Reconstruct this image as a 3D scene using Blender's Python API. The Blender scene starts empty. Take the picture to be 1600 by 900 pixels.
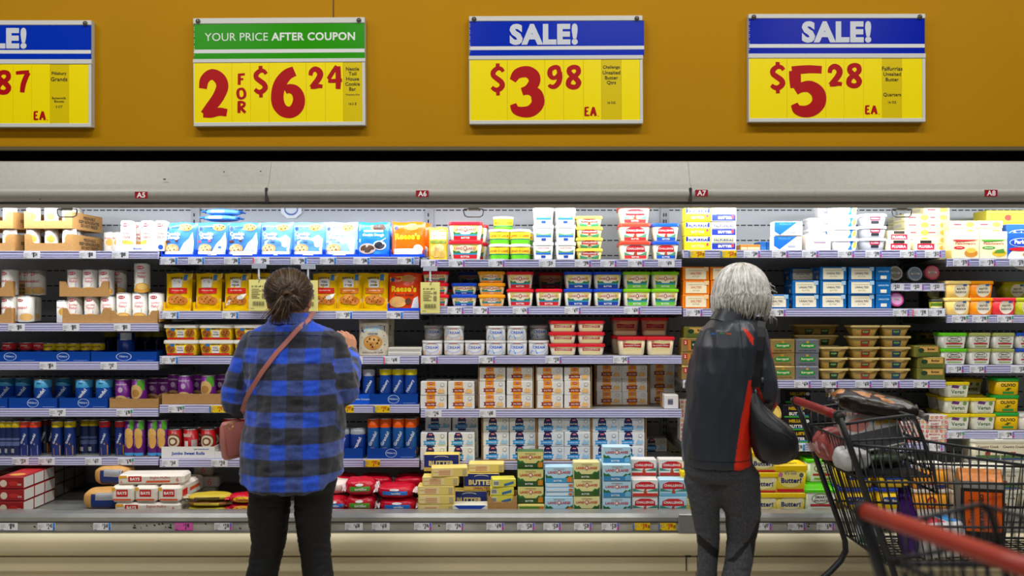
import bpy, math, random
from mathutils import Vector, Matrix, noise
from mathutils.bvhtree import BVHTree
random.seed(7)
SC = bpy.context.scene
COL = SC.collection
R = math.radians

# ------------------------------------------------------------------ camera, light, exposure
F, CX, HY, CZ = 1320.0, 800.0, 465.0, 1.42        # focal length in px, optical centre, horizon row, eye height
def X(px, Y): return (px - CX) * Y / F
def Z(py, Y): return CZ - (py - HY) * Y / F

cam = bpy.data.cameras.new('camera'); camo = bpy.data.objects.new('camera', cam); COL.objects.link(camo)
camo.location = (0, 0, CZ); camo.rotation_euler = (R(90), 0, 0)
cam.sensor_width = 36; cam.lens = F / 1600 * 36; cam.shift_y = (HY - 450) / 1600
cam.clip_start = .05
cam.dof.use_dof = True; cam.dof.focus_distance = 3.75; cam.dof.aperture_fstop = 1.5
SC.camera = camo
SC.view_settings.view_transform = 'Standard'; SC.view_settings.look = 'None'
SC.view_settings.gamma = 1; SC.view_settings.use_curve_mapping = False
SC.view_settings.exposure = 0.0
w = bpy.data.worlds.new('store_air'); SC.world = w; w.use_nodes = True
w.node_tree.nodes['Background'].inputs[0].default_value = (.9, .95, 1, 1)
w.node_tree.nodes['Background'].inputs[1].default_value = .034

def area(name, loc, rot, sx, sy, power, col=(1, 1, 1), spread=180):
    l = bpy.data.lights.new(name, 'AREA'); l.shape = 'RECTANGLE'; l.size = sx; l.size_y = sy
    l.energy = power; l.color = col; l.spread = R(spread)
    o = bpy.data.objects.new(name, l); o.location = loc; o.rotation_euler = rot; COL.objects.link(o)
    return o
# rows of ceiling fixtures over the aisle
for y, e in ((-1.2, 34), (2.25, 50)):
    for x in (-3.3, -1.1, 1.1, 3.3):
        area('ceiling_lamp', (x, y, 4.35), (0, 0, 0), 1.3, .3, e, (1, .985, .96))
# lamp strips under the canopy of the refrigerated case
for x in (-2.1, -.55, 1.0, 2.4):
    area('canopy_lamp', (x, 3.845, 1.868), (R(20), 0, 0), 1.5, .05, 7.5, (.95, .98, 1))

# ------------------------------------------------------------------ helpers
def lin(h):
    if isinstance(h, str):
        h = h.lstrip('#'); c = [int(h[i:i + 2], 16) / 255 for i in (0, 2, 4)]
    else: c = h
    g = .3 * c[0] + .59 * c[1] + .11 * c[2]; c = [min(1, max(0, g + (x - g) * 1.14)) for x in c]
    return tuple(x / 12.92 if x <= .04045 else ((x + .055) / 1.055) ** 2.4 for x in c)

_M = {}
def mat(col, rough=.45, metal=0.0, nz=0.0, scale=60, bump=0.0, emit=0, spec=.38, alpha=1, trans=0):
    key = (col, rough, metal, nz, scale, bump, emit, spec, alpha, trans)
    if key in _M: return _M[key]
    m = bpy.data.materials.new('finish_' + str(col).strip('#')); m.use_nodes = True
    nt = m.node_tree; b = nt.nodes['Principled BSDF']
    c = (*lin(col), 1)
    b.inputs['Base Color'].default_value = c
    b.inputs['Roughness'].default_value = rough; b.inputs['Metallic'].default_value = metal
    b.inputs['Specular IOR Level'].default_value = spec
    if alpha < 1: b.inputs['Alpha'].default_value = alpha
    if trans: b.inputs['Transmission Weight'].default_value = trans
    if emit:
        b.inputs['Emission Color'].default_value = c; b.inputs['Emission Strength'].default_value = emit
    if nz or bump:
        tc = nt.nodes.new('ShaderNodeTexCoord'); n = nt.nodes.new('ShaderNodeTexNoise')
        n.inputs['Scale'].default_value = scale; n.inputs['Detail'].default_value = 4
        nt.links.new(tc.outputs['Object'], n.inputs['Vector'])
        if nz:
            r = nt.nodes.new('ShaderNodeValToRGB')
            r.color_ramp.elements[0].position = .3; r.color_ramp.elements[1].position = .7
            r.color_ramp.elements[0].color = (*[x * (1 - nz) for x in c[:3]], 1)
            r.color_ramp.elements[1].color = (*[min(1, x * (1 + nz * .6)) for x in c[:3]], 1)
            nt.links.new(n.outputs['Fac'], r.inputs['Fac']); nt.links.new(r.outputs['Color'], b.inputs['Base Color'])
        if bump:
            bp = nt.nodes.new('ShaderNodeBump'); bp.inputs['Strength'].default_value = bump; bp.inputs['Distance'].default_value = .01
            nt.links.new(n.outputs['Fac'], bp.inputs['Height']); nt.links.new(bp.outputs['Normal'], b.inputs['Normal'])
    _M[key] = m
    return m
def M(c):
    return mat(c) if isinstance(c, (str, tuple)) else c

_T = {}
def glyphs(s, bold=0.0):
    """triangles of a line of lettering at size 1 and its bounds"""
    k = (s, bold)
    if k in _T: return _T[k]
    cu = bpy.data.curves.new('lettering', 'FONT'); cu.body = s; cu.resolution_u = 3; cu.offset = bold; cu.space_character = 1 + bold * 2
    o = bpy.data.objects.new('lettering', cu); COL.objects.link(o)
    me = bpy.data.meshes.new_from_object(o.evaluated_get(bpy.context.evaluated_depsgraph_get()))
    v = [(p.co.x, p.co.y) for p in me.vertices]; f = [tuple(p.vertices) for p in me.polygons]
    bpy.data.objects.remove(o); bpy.data.curves.remove(cu); bpy.data.meshes.remove(me)
    if v: bb = (min(p[0] for p in v), min(p[1] for p in v), max(p[0] for p in v), max(p[1] for p in v))
    else: bb = (0, 0, 1, 1)
    _T[k] = (v, f, bb)
    return _T[k]

class MB:
    def __init__(s): s.v = []; s.f = []; s.m = []; s.mats = []; s.smooth = []
    def mi(s, m):
        m = M(m)
        if m not in s.mats: s.mats.append(m)
        return s.mats.index(m)
    def add(s, vs, fs, m, smooth=False):
        b = len(s.v); i = s.mi(m)
        s.v.extend(tuple(p) for p in vs)
        for f in fs:
            s.f.append(tuple(b + k for k in f)); s.m.append(i); s.smooth.append(smooth)
        return s
    def box(s, x0, x1, y0, y1, z0, z1, m, c=0.0, M4=None):
        if c <= 0:
            vs = [(x, y, z) for z in (z0, z1) for y in (y0, y1) for x in (x0, x1)]
            fs = [(0, 2, 3, 1), (4, 5, 7, 6), (0, 1, 5, 4), (2, 6, 7, 3), (0, 4, 6, 2), (1, 3, 7, 5)]
        else:
            c = min(c, (x1 - x0) * .49, (y1 - y0) * .49, (z1 - z0) * .49)
            vs = []; idx = {}
            for sx in (0, 1):
                for sy in (0, 1):
                    for sz in (0, 1):
                        P = (x1 if sx else x0, y1 if sy else y0, z1 if sz else z0)
                        d = (-c if sx else c, -c if sy else c, -c if sz else c)
                        for a in range(3):
                            q = list(P)
                            for k in range(3):
                                if k != a: q[k] += d[k]
                            idx[(sx, sy, sz, a)] = len(vs); vs.append(tuple(q))
            fs = []
            for a in range(3):
                b_, c_ = [(1, 2), (2, 0), (0, 1)][a]
                for sa in (0, 1):
                    loop = []
                    for sb, sc in ((0, 0), (1, 0), (1, 1), (0, 1)):
                        k = [0, 0, 0]; k[a] = sa; k[b_] = sb; k[c_] = sc
                        loop.append(idx[(*k, a)])
                    fs.append(tuple(loop if sa else loop[::-1]))
            for a in range(3):
                b_, c_ = [(1, 2), (2, 0), (0, 1)][a]
                for sb in (0, 1):
                    for sc in (0, 1):
                        k0 = [0, 0, 0]; k1 = [0, 0, 0]; k1[a] = 1
                        for k in (k0, k1): k[b_] = sb; k[c_] = sc
                        q = [idx[(*k0, b_)], idx[(*k1, b_)], idx[(*k1, c_)], idx[(*k0, c_)]]
                        fs.append(tuple(q if (sb != sc) else q[::-1]))
            for sx in (0, 1):
                for sy in (0, 1):
                    for sz in (0, 1):
                        t = [idx[(sx, sy, sz, a)] for a in range(3)]
                        fs.append(tuple(t if (sx + sy + sz) % 2 else t[::-1]))
        if M4: vs = [tuple(M4 @ Vector(p)) for p in vs]
        return s.add(vs, fs, m)
    def loft(s, rings, m, caps=(True, True), smooth=True, closed=True):
        """rings of equal point count; m one material or one per band"""
        n = len(rings[0]); vs = [p for r in rings for p in r]
        ms = m if isinstance(m, list) else [m] * (len(rings) - 1)
        b = len(s.v); s.v.extend(tuple(p) for p in vs)
        for i in range(len(rings) - 1):
            k = s.mi(ms[i])
            for j in range(n if closed else n - 1):
                a, c = i * n + j, i * n + (j + 1) % n
                s.f.append((b + a, b + c, b + c + n, b + a + n)); s.m.append(k); s.smooth.append(smooth)
        if caps[0]: s.f.append(tuple(b + j for j in range(n))[::-1]); s.m.append(s.mi(ms[0])); s.smooth.append(False)
        if caps[1]: s.f.append(tuple(b + (len(rings) - 1) * n + j for j in range(n))); s.m.append(s.mi(ms[-1])); s.smooth.append(False)
        return s
    def lathe(s, prof, m, n=20, caps=(True, True), smooth=True, cx=0, cy=0):
        return s.loft([[(cx + r * math.cos(2 * math.pi * k / n), cy + r * math.sin(2 * math.pi * k / n), z) for k in range(n)] for r, z in prof], m, caps, smooth)
    def tube(s, pts, r, m, n=6, caps=True, flat=None):
        pts = [Vector(p) for p in pts]; rr = r if isinstance(r, (list, tuple)) else [r] * len(pts)
        rings = []; up = None
        for i, p in enumerate(pts):
            t = (pts[min(i + 1, len(pts) - 1)] - pts[max(i - 1, 0)]).normalized()
            if up is None:
                up = Vector((0, 0, 1)) if abs(t.z) < .9 else Vector((0, 1, 0))
            up = (up - t * up.dot(t)).normalized(); sd = t.cross(up)
            a, c = (rr[i], rr[i]) if flat is None else (rr[i] * flat[0], rr[i] * flat[1])
            rings.append([tuple(p + sd * (a * math.cos(2 * math.pi * k / n)) + up * (c * math.sin(2 * math.pi * k / n))) for k in range(n)])
        return s.loft(rings, m, (caps, caps))
    def cap(s, pts, r, m, n=14):
        """tube with rounded ends for bodies"""
        pts = [Vector(p) for p in pts]; rr = list(r)
        a, b = (pts[0] - pts[1]).normalized(), (pts[-1] - pts[-2]).normalized()
        P = [pts[0] + a * rr[0] * .85, pts[0] + a * rr[0] * .5] + pts + [pts[-1] + b * rr[-1] * .5, pts[-1] + b * rr[-1] * .85]
        return s.tube(P, [rr[0] * .45, rr[0] * .85] + rr + [rr[-1] * .85, rr[-1] * .45], m, n)
    def ball(s, c, r, m, n=14, M4=None):
        rx, ry, rz = r if isinstance(r, (tuple, list)) else (r, r, r)
        rings = []
        for i in range(1, n):
            a = math.pi * i / n
            rings.append([(c[0] + rx * math.sin(a) * math.cos(2 * math.pi * k / (2 * n)), c[1] + ry * math.sin(a) * math.sin(2 * math.pi * k / (2 * n)), c[2] - rz * math.cos(a)) for k in range(2 * n)])
        if M4: rings = [[tuple(M4 @ Vector(p)) for p in r_] for r_ in rings]
        return s.loft(rings, m)
    # flat printing on a surface: S maps (u, v, lift) to a point, S.w and S.h its size in metres
    def art(s, S, items, lift=.0004, step=.00025):
        for it in items:
            k = it[0]
            if k == 'r':
                _, u0, v0, u1, v1, c = it; nx = S.nx if S.nx == 1 else max(1, round(abs(u1 - u0) * S.nx)); ny = S.ny if S.ny == 1 else max(1, round(abs(v1 - v0) * S.ny))
                vs = [S.pt(u0 + (u1 - u0) * i / nx, v0 + (v1 - v0) * j / ny, lift) for j in range(ny + 1) for i in range(nx + 1)]
                s.add(vs, [(j * (nx + 1) + i, j * (nx + 1) + i + 1, (j + 1) * (nx + 1) + i + 1, (j + 1) * (nx + 1) + i) for j in range(ny) for i in range(nx)], c)
            elif k == 'e':
                _, cu, cv, ru, rv, c = it; n = 10; vs = []
                for i in range(n + 1):
                    a = math.pi * i / n; u = cu - ru * math.cos(a); dv = rv * math.sin(a)
                    vs += [S.pt(u, cv - dv, lift), S.pt(u, cv, lift), S.pt(u, cv + dv, lift)]
                s.add(vs, [q for i in range(n) for q in ((3 * i, 3 * i + 3, 3 * i + 4, 3 * i + 1), (3 * i + 1, 3 * i + 4, 3 * i + 5, 3 * i + 2))], c)
            elif k == 'p':
                s.add([S.pt(u, v, lift) for u, v in it[1]], [tuple(range(len(it[1])))], it[2])
            elif k == 'T':          # condensed figures filling a given width and height
                _, txt, cu, cv, wu, hv, c = it; v, f, bb = glyphs(txt, .035)
                s.add([S.pt(cu + ((x - bb[0]) / (bb[2] - bb[0]) - .5) * wu, cv + ((y - bb[1]) / (bb[3] - bb[1]) - .5) * hv, lift) for x, y in v], f, c)
            elif k == 't':
                _, txt, cu, cv, wu, c = it[:6]; bold = it[6] if len(it) > 6 else .01; hm = it[7] if len(it) > 7 else .6; rot = it[8] if len(it) > 8 else 0
                v, f, bb = glyphs(txt, bold)
                sc = min(wu * S.w / (bb[2] - bb[0]), hm * S.h / (bb[3] - bb[1]))
                mx, my = (bb[0] + bb[2]) / 2, (bb[1] + bb[3]) / 2; ca, sa = math.cos(rot), math.sin(rot)
                pts = []
                for x, y in v:
                    x, y = (x - mx) * sc, (y - my) * sc
                    pts.append(S.pt(cu + (x * ca - y * sa) / S.w, cv + (x * sa + y * ca) / S.h, lift))
                s.add(pts, f, c)
            lift += step
        return s
    def data(s, name):
        me = bpy.data.meshes.new(name); me.from_pydata(s.v, [], s.f)
        for m in s.mats: me.materials.append(m)
        me.polygons.foreach_set('material_index', s.m); me.polygons.foreach_set('use_smooth', s.smooth)
        me.update()
        return me

class Flat:
    nx = ny = 1
    def __init__(s, o, a, b, n): s.o, s.a, s.b, s.n = Vector(o), Vector(a), Vector(b), Vector(n).normalized(); s.w = s.a.length; s.h = s.b.length
    def pt(s, u, v, e): return tuple(s.o + s.a * u + s.b * v + s.n * e)
class Cyl:
    nx, ny = 12, 1
    def __init__(s, r, z0, z1, turn=0): s.r, s.z0, s.z1, s.t = r, z0, z1, turn; s.w = math.pi * r; s.h = z1 - z0
    def pt(s, u, v, e):
        a = u * math.pi + s.t; r = s.r + e
        return (r * math.sin(a), -r * math.cos(a), s.z0 + (s.z1 - s.z0) * v)
class Fn:
    def __init__(s, fn, w, h, nx=8, ny=8): s.fn, s.w, s.h, s.nx, s.ny = fn, w, h, nx, ny
    def pt(s, u, v, e): return s.fn(u, v, e)
def faces(w, d, h):
    return dict(F=Flat((0, -d / 2, 0), (w, 0, 0), (0, 0, h), (0, -1, 0)), R=Flat((w / 2, 0, 0), (0, d, 0), (0, 0, h), (1, 0, 0)),
                L=Flat((-w / 2, 0, 0), (0, -d, 0), (0, 0, h), (-1, 0, 0)), T=Flat((0, -d / 2, h), (w, 0, 0), (0, d, 0), (0, 0, 1)))

WORN = []
def setp(o, label, cat, group=None, kind=None):
    n = len([t for t in label.replace(',', ' ').split() if t])
    if n > 16 or n < 4: print('LABEL LENGTH', n, label)
    o['label'] = label; o['category'] = cat
    if group: o['group'] = group
    if kind: o['kind'] = kind
    return o
def link(name, me, parent=None):
    o = bpy.data.objects.new(name, me); COL.objects.link(o)
    if parent: o.parent = parent
    return o
def obj(name, mb, parent=None): return link(name, mb.data(name), parent)
def empty(name, loc=(0, 0, 0), rz=0):
    o = bpy.data.objects.new(name, None); o.empty_display_size = .05; COL.objects.link(o)
    o.location = loc; o.rotation_euler = (0, 0, rz)
    return o
def structure(name, mb):
    o = obj(name, mb); o['kind'] = 'structure'; return o

# a kind of product: name, category and its parts as (part name, mesh data); one part with no name is the thing itself
class Kind:
    def __init__(s, name, cat, parts, w, d, h): s.name, s.cat, s.parts, s.w, s.d, s.h = name, cat, parts, w, d, h
    def put(s, x, y, z, label, group=None, rot=(0, 0, 0)):
        if len(s.parts) == 1:
            o = link(s.name, s.parts[0][1])
        else:
            o = empty(s.name)
            for n, me in s.parts: link(n, me, o)
        o.location = (x, y, z); o.rotation_euler = rot
        return setp(o, label, s.cat, group)
# ------------------------------------------------------------------ the setting
YF = 3.90            # front plane of the shelves
YL = 3.60            # front of the lower rail
YB = 4.36            # back panel of the case
YW = 3.95            # face of the wall above
BX = [-2.84, -1.63, -.425, .787, 2.005, 3.22]     # bay limits

fl = MB(); fl.box(-6, 6, -3, 5.2, -.05, 0, mat('b9b2a4', .35, nz=.12, scale=3)); structure('floor', fl)
wl = MB(); wl.box(-6, 6, YW, YW + .02, 2.125, 4.6, mat('a97d00', .6, nz=.05, scale=1.2, spec=.12)); wall = structure('wall_back', wl)
sm = MB(); sm.box(X(521, YW) - .003, X(521, YW) + .003, YW - .0015, YW + .001, 2.72, 4.6, mat('5a3a06', .6)); structure('trim_2', sm)
tr = MB(); tr.box(-6, 6, YW - .010, YW + .021, 2.1085, 2.125, mat('5d5438', .6)); structure('trim_1', tr)
dk = MB(); dk.box(-6, 6, 5.0, 5.05, 0, 4.6, mat('0a0a0a', .9)); structure('wall_rear', dk)  # near-black colour paints in the deep shade of the gap above the case

# ------------------------------------------------------------------ refrigerated cases
def spline(p, n=7):
    out = []
    for i in range(len(p) - 1):
        a, b, c, d = p[max(i - 1, 0)], p[i], p[i + 1], p[min(i + 2, len(p) - 1)]
        for k in range(n):
            t = k / n
            out.append(tuple(.5 * (2 * b[q] + (c[q] - a[q]) * t + (2 * a[q] - 5 * b[q] + 4 * c[q] - d[q]) * t * t + (3 * b[q] - a[q] - 3 * c[q] + d[q]) * t ** 3) for q in range(3)))
    return out + [tuple(p[-1])]
PAN = mat('c6cad0', .5, nz=.03, scale=4); SLOT = mat('2b2d30', .8); CREAM = mat('c9be9f', .42, nz=.05, scale=2.2)
GREYW = mat('a8a59d', .36, nz=.07, scale=60); ALU = mat('b4b4b0', .32, .75, nz=.12, scale=14); DARK = mat('222222', .6); STEEL = mat('8f9092', .35, .8, nz=.1, scale=20)
def canopy(x0, x1, par):
    prof = [(4.36, 2.02), (3.80, Z(252, 3.80)), (3.775, Z(254, 3.775)), (3.735, Z(288, 3.735)), (3.715, Z(292, 3.715)), (3.700, Z(299, 3.70)), (3.702, Z(307, 3.702)), (3.722, Z(314, 3.722)),
            (3.742, Z(316, 3.742)), (3.744, Z(318, 3.744)), (3.73, Z(319.5, 3.73)), (3.745, Z(325, 3.745)), (3.765, Z(325, 3.765)), (3.80, 1.86), (3.86, 1.89), (4.36, 1.93)]
    nose = [(q[0], q[1]) for q in spline([(*q, 0) for q in prof[3:9]], 5)]; prof = prof[:3] + nose + prof[9:]
    mb = MB(); mb.loft([[(x, y, z) for y, z in prof] for x in (x0, x1)], GREYW, smooth=False)
    o = obj('canopy', mb, par)
    g = MB(); g.box(x0, x1, 3.7345, 3.7395, Z(291.5, 3.735), Z(290, 3.735), mat('6f6c66', .6)); g.box(x0, x1, 3.738, 3.748, Z(319.6, 3.74), Z(317.2, 3.74), mat('55534e', .6)); obj('groove', g, o)
    return o
def case(x0, x1, label, cans):
    t = empty('refrigerated_display_case', ((x0 + x1) / 2, YL, 0))
    t.location = (0, 0, 0)
    setp(t, label, 'display case')
    b = MB(); b.box(x0, x1, YB, YB + .05, .1, 1.95, PAN)
    z = .62
    while z < 1.90:
        x = x0 + .02
        while x < x1 - .03:
            b.add([(x, YB - .0006, z), (x + .026, YB - .0006, z), (x + .026, YB - .0006, z + .006), (x, YB - .0006, z + .006)], [(0, 1, 2, 3)], SLOT); x += .034
        z += .078
    bp = obj('back_panel', b, t)
    for x in BX:
        if x0 - .01 <= x <= x1 + .01:
            u = MB(); u.box(max(x0, x - .022), min(x1, x + .022), YB - .012, YB - .001, .5, 1.9, mat('aeb2b8', .45))
            for k in range(40): u.box(x - .009 if x > x0 else x + .003, x - .003 if x > x0 else x + .009, YB - .0135, YB - .0121, .55 + k * .033, .567 + k * .033, SLOT)
            obj('upright', u, t)
    for a, c in cans: canopy(a + .0006, c - .0006, t)
    for a, c in cans:
        l = MB(); l.tube([(a + .12, 3.80, 1.848), (c - .12, 3.80, 1.848)], .011, mat('f4f8ff', .3, emit=6), 10); obj('light_tube', l, t)
    d = MB(); d.box(x0, x1, 3.66, YB, .44, .465, mat('8c8c88', .4, .5, nz=.1, scale=15))
    obj('deck', d, t)
    # lower rail: rounded aluminium top, tag channel below
    r = MB(); r.loft([[(x, y, z) for y, z in ((3.69, .44), (3.69, .497), (3.64, .503), (3.612, .498), (3.603, .482), (3.603, Z(814.5, 3.603)), (3.607, Z(816, 3.607)), (3.66, .43))] for x in (x0 + .001, x1 - .001)], ALU, smooth=False)
    fr = obj('front_rail', r, t)
    c = MB(); c.box(x0 + .001, x1 - .001, 3.604, 3.66, Z(829.5, 3.604), Z(816, 3.604), mat('a7a49c', .5, nz=.25, scale=9)); c.box(x0 + .001, x1 - .001, 3.598, 3.606, Z(832, 3.6), Z(829.5, 3.6), STEEL)
    c.box(x0 + .001, x1 - .001, 3.601, 3.606, Z(817, 3.6), Z(815, 3.6), mat('3b3b3b', .5))
    for k in range(52):
        xx = x0 + random.random() * (x1 - x0); zz = Z(823, 3.6) + random.uniform(-.01, .01); ww = random.uniform(.002, .012)
        if k % 2 == 0 and x0 < -1: xx = random.uniform(X(330, 3.6), X(400, 3.6)) if k % 4 else random.uniform(X(205, 3.6), X(265, 3.6))
        c.add([(xx, 3.6035, zz), (xx + ww, 3.6035, zz - .002), (xx + ww * .8, 3.6035, zz + .004), (xx + ww * .2, 3.6035, zz + .006)], [(0, 1, 2, 3)], mat('2c2a26', .8))
    obj('tag_channel', c, t)
    # cream bumper base
    p = [(3.66, Z(831, 3.6)), (3.604, Z(832, 3.6)), (3.585, Z(836, 3.585)), (3.570, Z(845, 3.57)), (3.566, Z(855, 3.566)), (3.572, Z(865, 3.572)), (3.592, Z(868.5, 3.592)), (3.60, Z(869.5, 3.60)), (3.588, Z(871, 3.588)), (3.586, Z(892, 3.586)),
         (3.60, Z(893.5, 3.6)), (3.61, .245), (3.64, .12), (3.68, .0), (4.3, .0), (4.3, .4)]
    p = p[:1] + [(q[0], q[1]) for q in spline([(*q, 0) for q in p[1:8]], 6)] + p[8:]
    k = MB(); k.loft([[(x, y, z) for y, z in p] for x in (x0 + .0015, x1 - .0015)], CREAM, smooth=False)
    obj('base_panel', k, t)
    return t
caseA = case(-4.05, BX[3], 'long grey refrigerated dairy case with cream base, behind shopper in plaid shirt', [(-4.05, -1.0755), (-1.0755, BX[3])])
caseB = case(BX[3], 4.43, 'grey refrigerated dairy case with cream base, behind grey-haired shopper and cart', [(BX[3], 4.43)])
# joint cover on the rail between the cases, end caps of the canopy lenses, marks on the base
j = MB(); j.box(X(1060, 3.598), X(1089, 3.598), 3.592, 3.60, Z(833, 3.6), Z(803, 3.6), mat('8d8e8e', .4, .5), .003); obj('joint_cover', j, caseA)
for px in (416, 1079):
    e = MB(); e.box(X(px, 3.70) - .006, X(px, 3.70) + .006, 3.697, 3.72, Z(316, 3.70), Z(293, 3.70), mat('3a3835', .5), .003); obj('lens_end_cap', e, caseA)
e = MB(); e.box(X(1072, 3.58), X(1073.5, 3.58), 3.584, 3.60, Z(893, 3.58), Z(869, 3.58), DARK); e.box(X(1073, 3.58), X(1080, 3.58), 3.584, 3.60, Z(870.5, 3.58), Z(868.5, 3.58), DARK); obj('seam', e, caseA)
for px in (105, 740, 1409):
    y = 3.752
    h = MB(); h.box(X(px - 8, y), X(px + 8, y), y - .002, y + .004, Z(329, y), Z(324, y), mat('b6b19f', .5, .3))
    q = [(-15, 327), (-8, 326.5), (8, 326.5), (15, 327), (15.5, 330), (14, 336.5), (10, 339), (-10, 339), (-14, 336.5), (-15.5, 330), (-15, 327)]
    h.tube([(X(px + a, y), y, Z(b, y)) for a, b in q], .0032, mat('8f8f8b', .3, .6), 6)
    obj('curtain_handle', h, caseA if px < 1000 else caseB)
for n, px, py, par in (('A5', 221, 305, caseA), ('A6', 660, 303, caseA), ('A7', 1096, 302, caseB), ('A8', 1548, 302, caseB)):
    y = 3.7005; m = MB(); a = math.atan2(.01, .05)
    S = Flat((X(px, y), y - .004, Z(py + 5, y)), (.055, 0, 0), (0, .0, .029), (0, -1, 0))
    m.box(X(px, y) - .0275, X(px, y) + .0275, y - .004, y - .0005, Z(py + 5, y), Z(py + 5, y) + .029, '8e1420'); m.art(S, [('t', n, 0, .5, .9, 'f2ecec', .03, .8)])
    o = obj('section_marker', m); setp(o, {'A5': 'small red square section marker reading A5 on the canopy, leftmost one', 'A6': 'small red section marker reading A6 on the canopy above the centre bay',
        'A7': 'small red section marker reading A7 beside the canopy joint above butter boxes', 'A8': 'small red section marker reading A8 on the canopy, rightmost one'}[n], 'section marker', 'red section markers on the canopy')
for px, py in ((351, 269), (260, 281), (408, 268), (73, 313)):
    m = MB(); m.ball((X(px, 3.75), 3.757 - (py - 254) * .001, Z(py, 3.75)), (.0035 if px != 260 else .007, .002, .003), DARK, 5); obj('stain', m, caseA)
for px, py, par in ((195, 323.3, caseA), (832, 321.5, caseA), (1505, 313 + 9, caseB)):
    y = 3.7445; m = MB(); m.art(Flat((X(px, y), y - .002, Z(py + 2, y)), (.06, 0, 0), (0, 0, .011), (0, -1, 0)), [('t', 'Hussmann', 0, .5, 1, '2a2a2a', .01, 1)]); obj('maker_plate', m, par)
# round octagonal decal on the back panel
m = MB(); y = YB - .013; a0 = math.pi / 8
m.add([(X(455, y) + .058 * math.cos(a0 + k * math.pi / 4), y, Z(327, y) + .05 * math.sin(a0 + k * math.pi / 4)) for k in range(8)], [tuple(range(8))], 'f0f4fa')
m.art(Flat((X(455, y), y, Z(327, y) - .05), (.1, 0, 0), (0, 0, .1), (0, -1, 0)), [('e', 0, .5, .36, .32, '5a78b8'), ('e', 0, .52, .3, .25, 'e8eef8')])
o = obj('round_sticker', m); setp(o, 'white octagonal sticker with blue ring on the case back, above cookie dough bags', 'sticker')

# ------------------------------------------------------------------ shelves
STRIP = mat('b6b5d6', .35, nz=.03, scale=8); STRIPL = mat('d8d8ee', .35); DECK = mat('a6a6a4', .45, .2, nz=.05, scale=8)
BAY = ['leftmost bay', 'cookie-dough bay', 'centre bay', 'right-of-centre bay', 'rightmost bay']
TIER = ['top shelf', 'second shelf', 'third shelf', 'fourth shelf', 'fifth shelf', 'bottom deck']
STEP = ['topmost', 'second from the top', 'third from the top', 'fourth from the top', 'lowest']
SHY = [[392, 505.3, 565.5, 638.5, 714.5], [401.3, 486, 556.5, 632.6, 717.4], [405.4, 478.8, 556, 639.9, 721.6], [390.7, 482.2, 594, 692.9], [404, 492, 570.6, 673]]
SHH = 12.6
DY = 801.0
GOOD = ['canned biscuits and dough', 'cookie dough and rolls', 'spreads and store butter', 'butter and gold tubs', 'plant-based spreads']
def sz(b, t):
    """height of the top of a shelf"""
    return Z(SHY[b][t], YF) if t < len(SHY[b]) else .467
for b in range(5):
    for t, py in enumerate(SHY[b]):
        z = Z(py, YF); x0, x1 = BX[b] + .004, BX[b + 1] - .004; h = SHH * YF / F
        s = empty('shelf', ((x0 + x1) / 2, YF, z)); w2 = (x1 - x0) / 2
        setp(s, f'lavender-edged metal shelf, {STEP[t] if t < len(SHY[b]) - 1 else "lowest"}, {BAY[b]} of {GOOD[b]}', 'shelf', 'shelves of the refrigerated cases')
        d = MB(); d.box(-w2, w2, .012, YB - YF - .015, -.018, -.001, DECK); obj('shelf_deck', d, s)
        c = MB()
        c.box(-w2, w2, .0, .012, -h, 0, STRIP)
        for k in (.0, .36, .62, .86): c.box(-w2, w2, -.0022, .001, -h * (k + .08), -h * k, STRIPL)
        obj('price_channel', c, s)
        for sx in (-1, 1):
            m = MB(); x = sx * (w2 - .004)
            pr = [(.02, -.018), (.02, -.032), (.25, -.05), (YB - YF - .02, -.05), (YB - YF - .02, -.018)]
            m.loft([[(x - .0025, y, zz) for y, zz in pr], [(x + .0025, y, zz) for y, zz in pr]], mat('7d7d7a', .5, .2), smooth=False); obj('bracket', m, s)
# small extra shelf for the cups
zc = Z(443, 3.93); s = empty('cup_rack', (X(1435, 3.93), 3.93, zc)); setp(s, 'short narrow rack with lavender strip holding round lidded cups above the second shelf', 'rack')
w2 = 42 * 3.93 / F
m = MB(); m.box(-w2, w2, .01, .25, -.012, 0, DARK); obj('rack_deck', m, s)
m = MB(); m.box(-w2, w2, 0, .01, -.036, .002, STRIP)
for k in (0, .4, .85): m.box(-w2, w2, -.002, .001, -.036 * (k + .1), -.036 * k, STRIPL)
obj('price_channel', m, s)
for sx in (-1, 1):
    m = MB(); m.box(sx * w2 - .003, sx * w2 + .003, .01, .25, sz(3, 1) - zc, 0, DARK); obj('rack_side', m, s)

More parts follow.
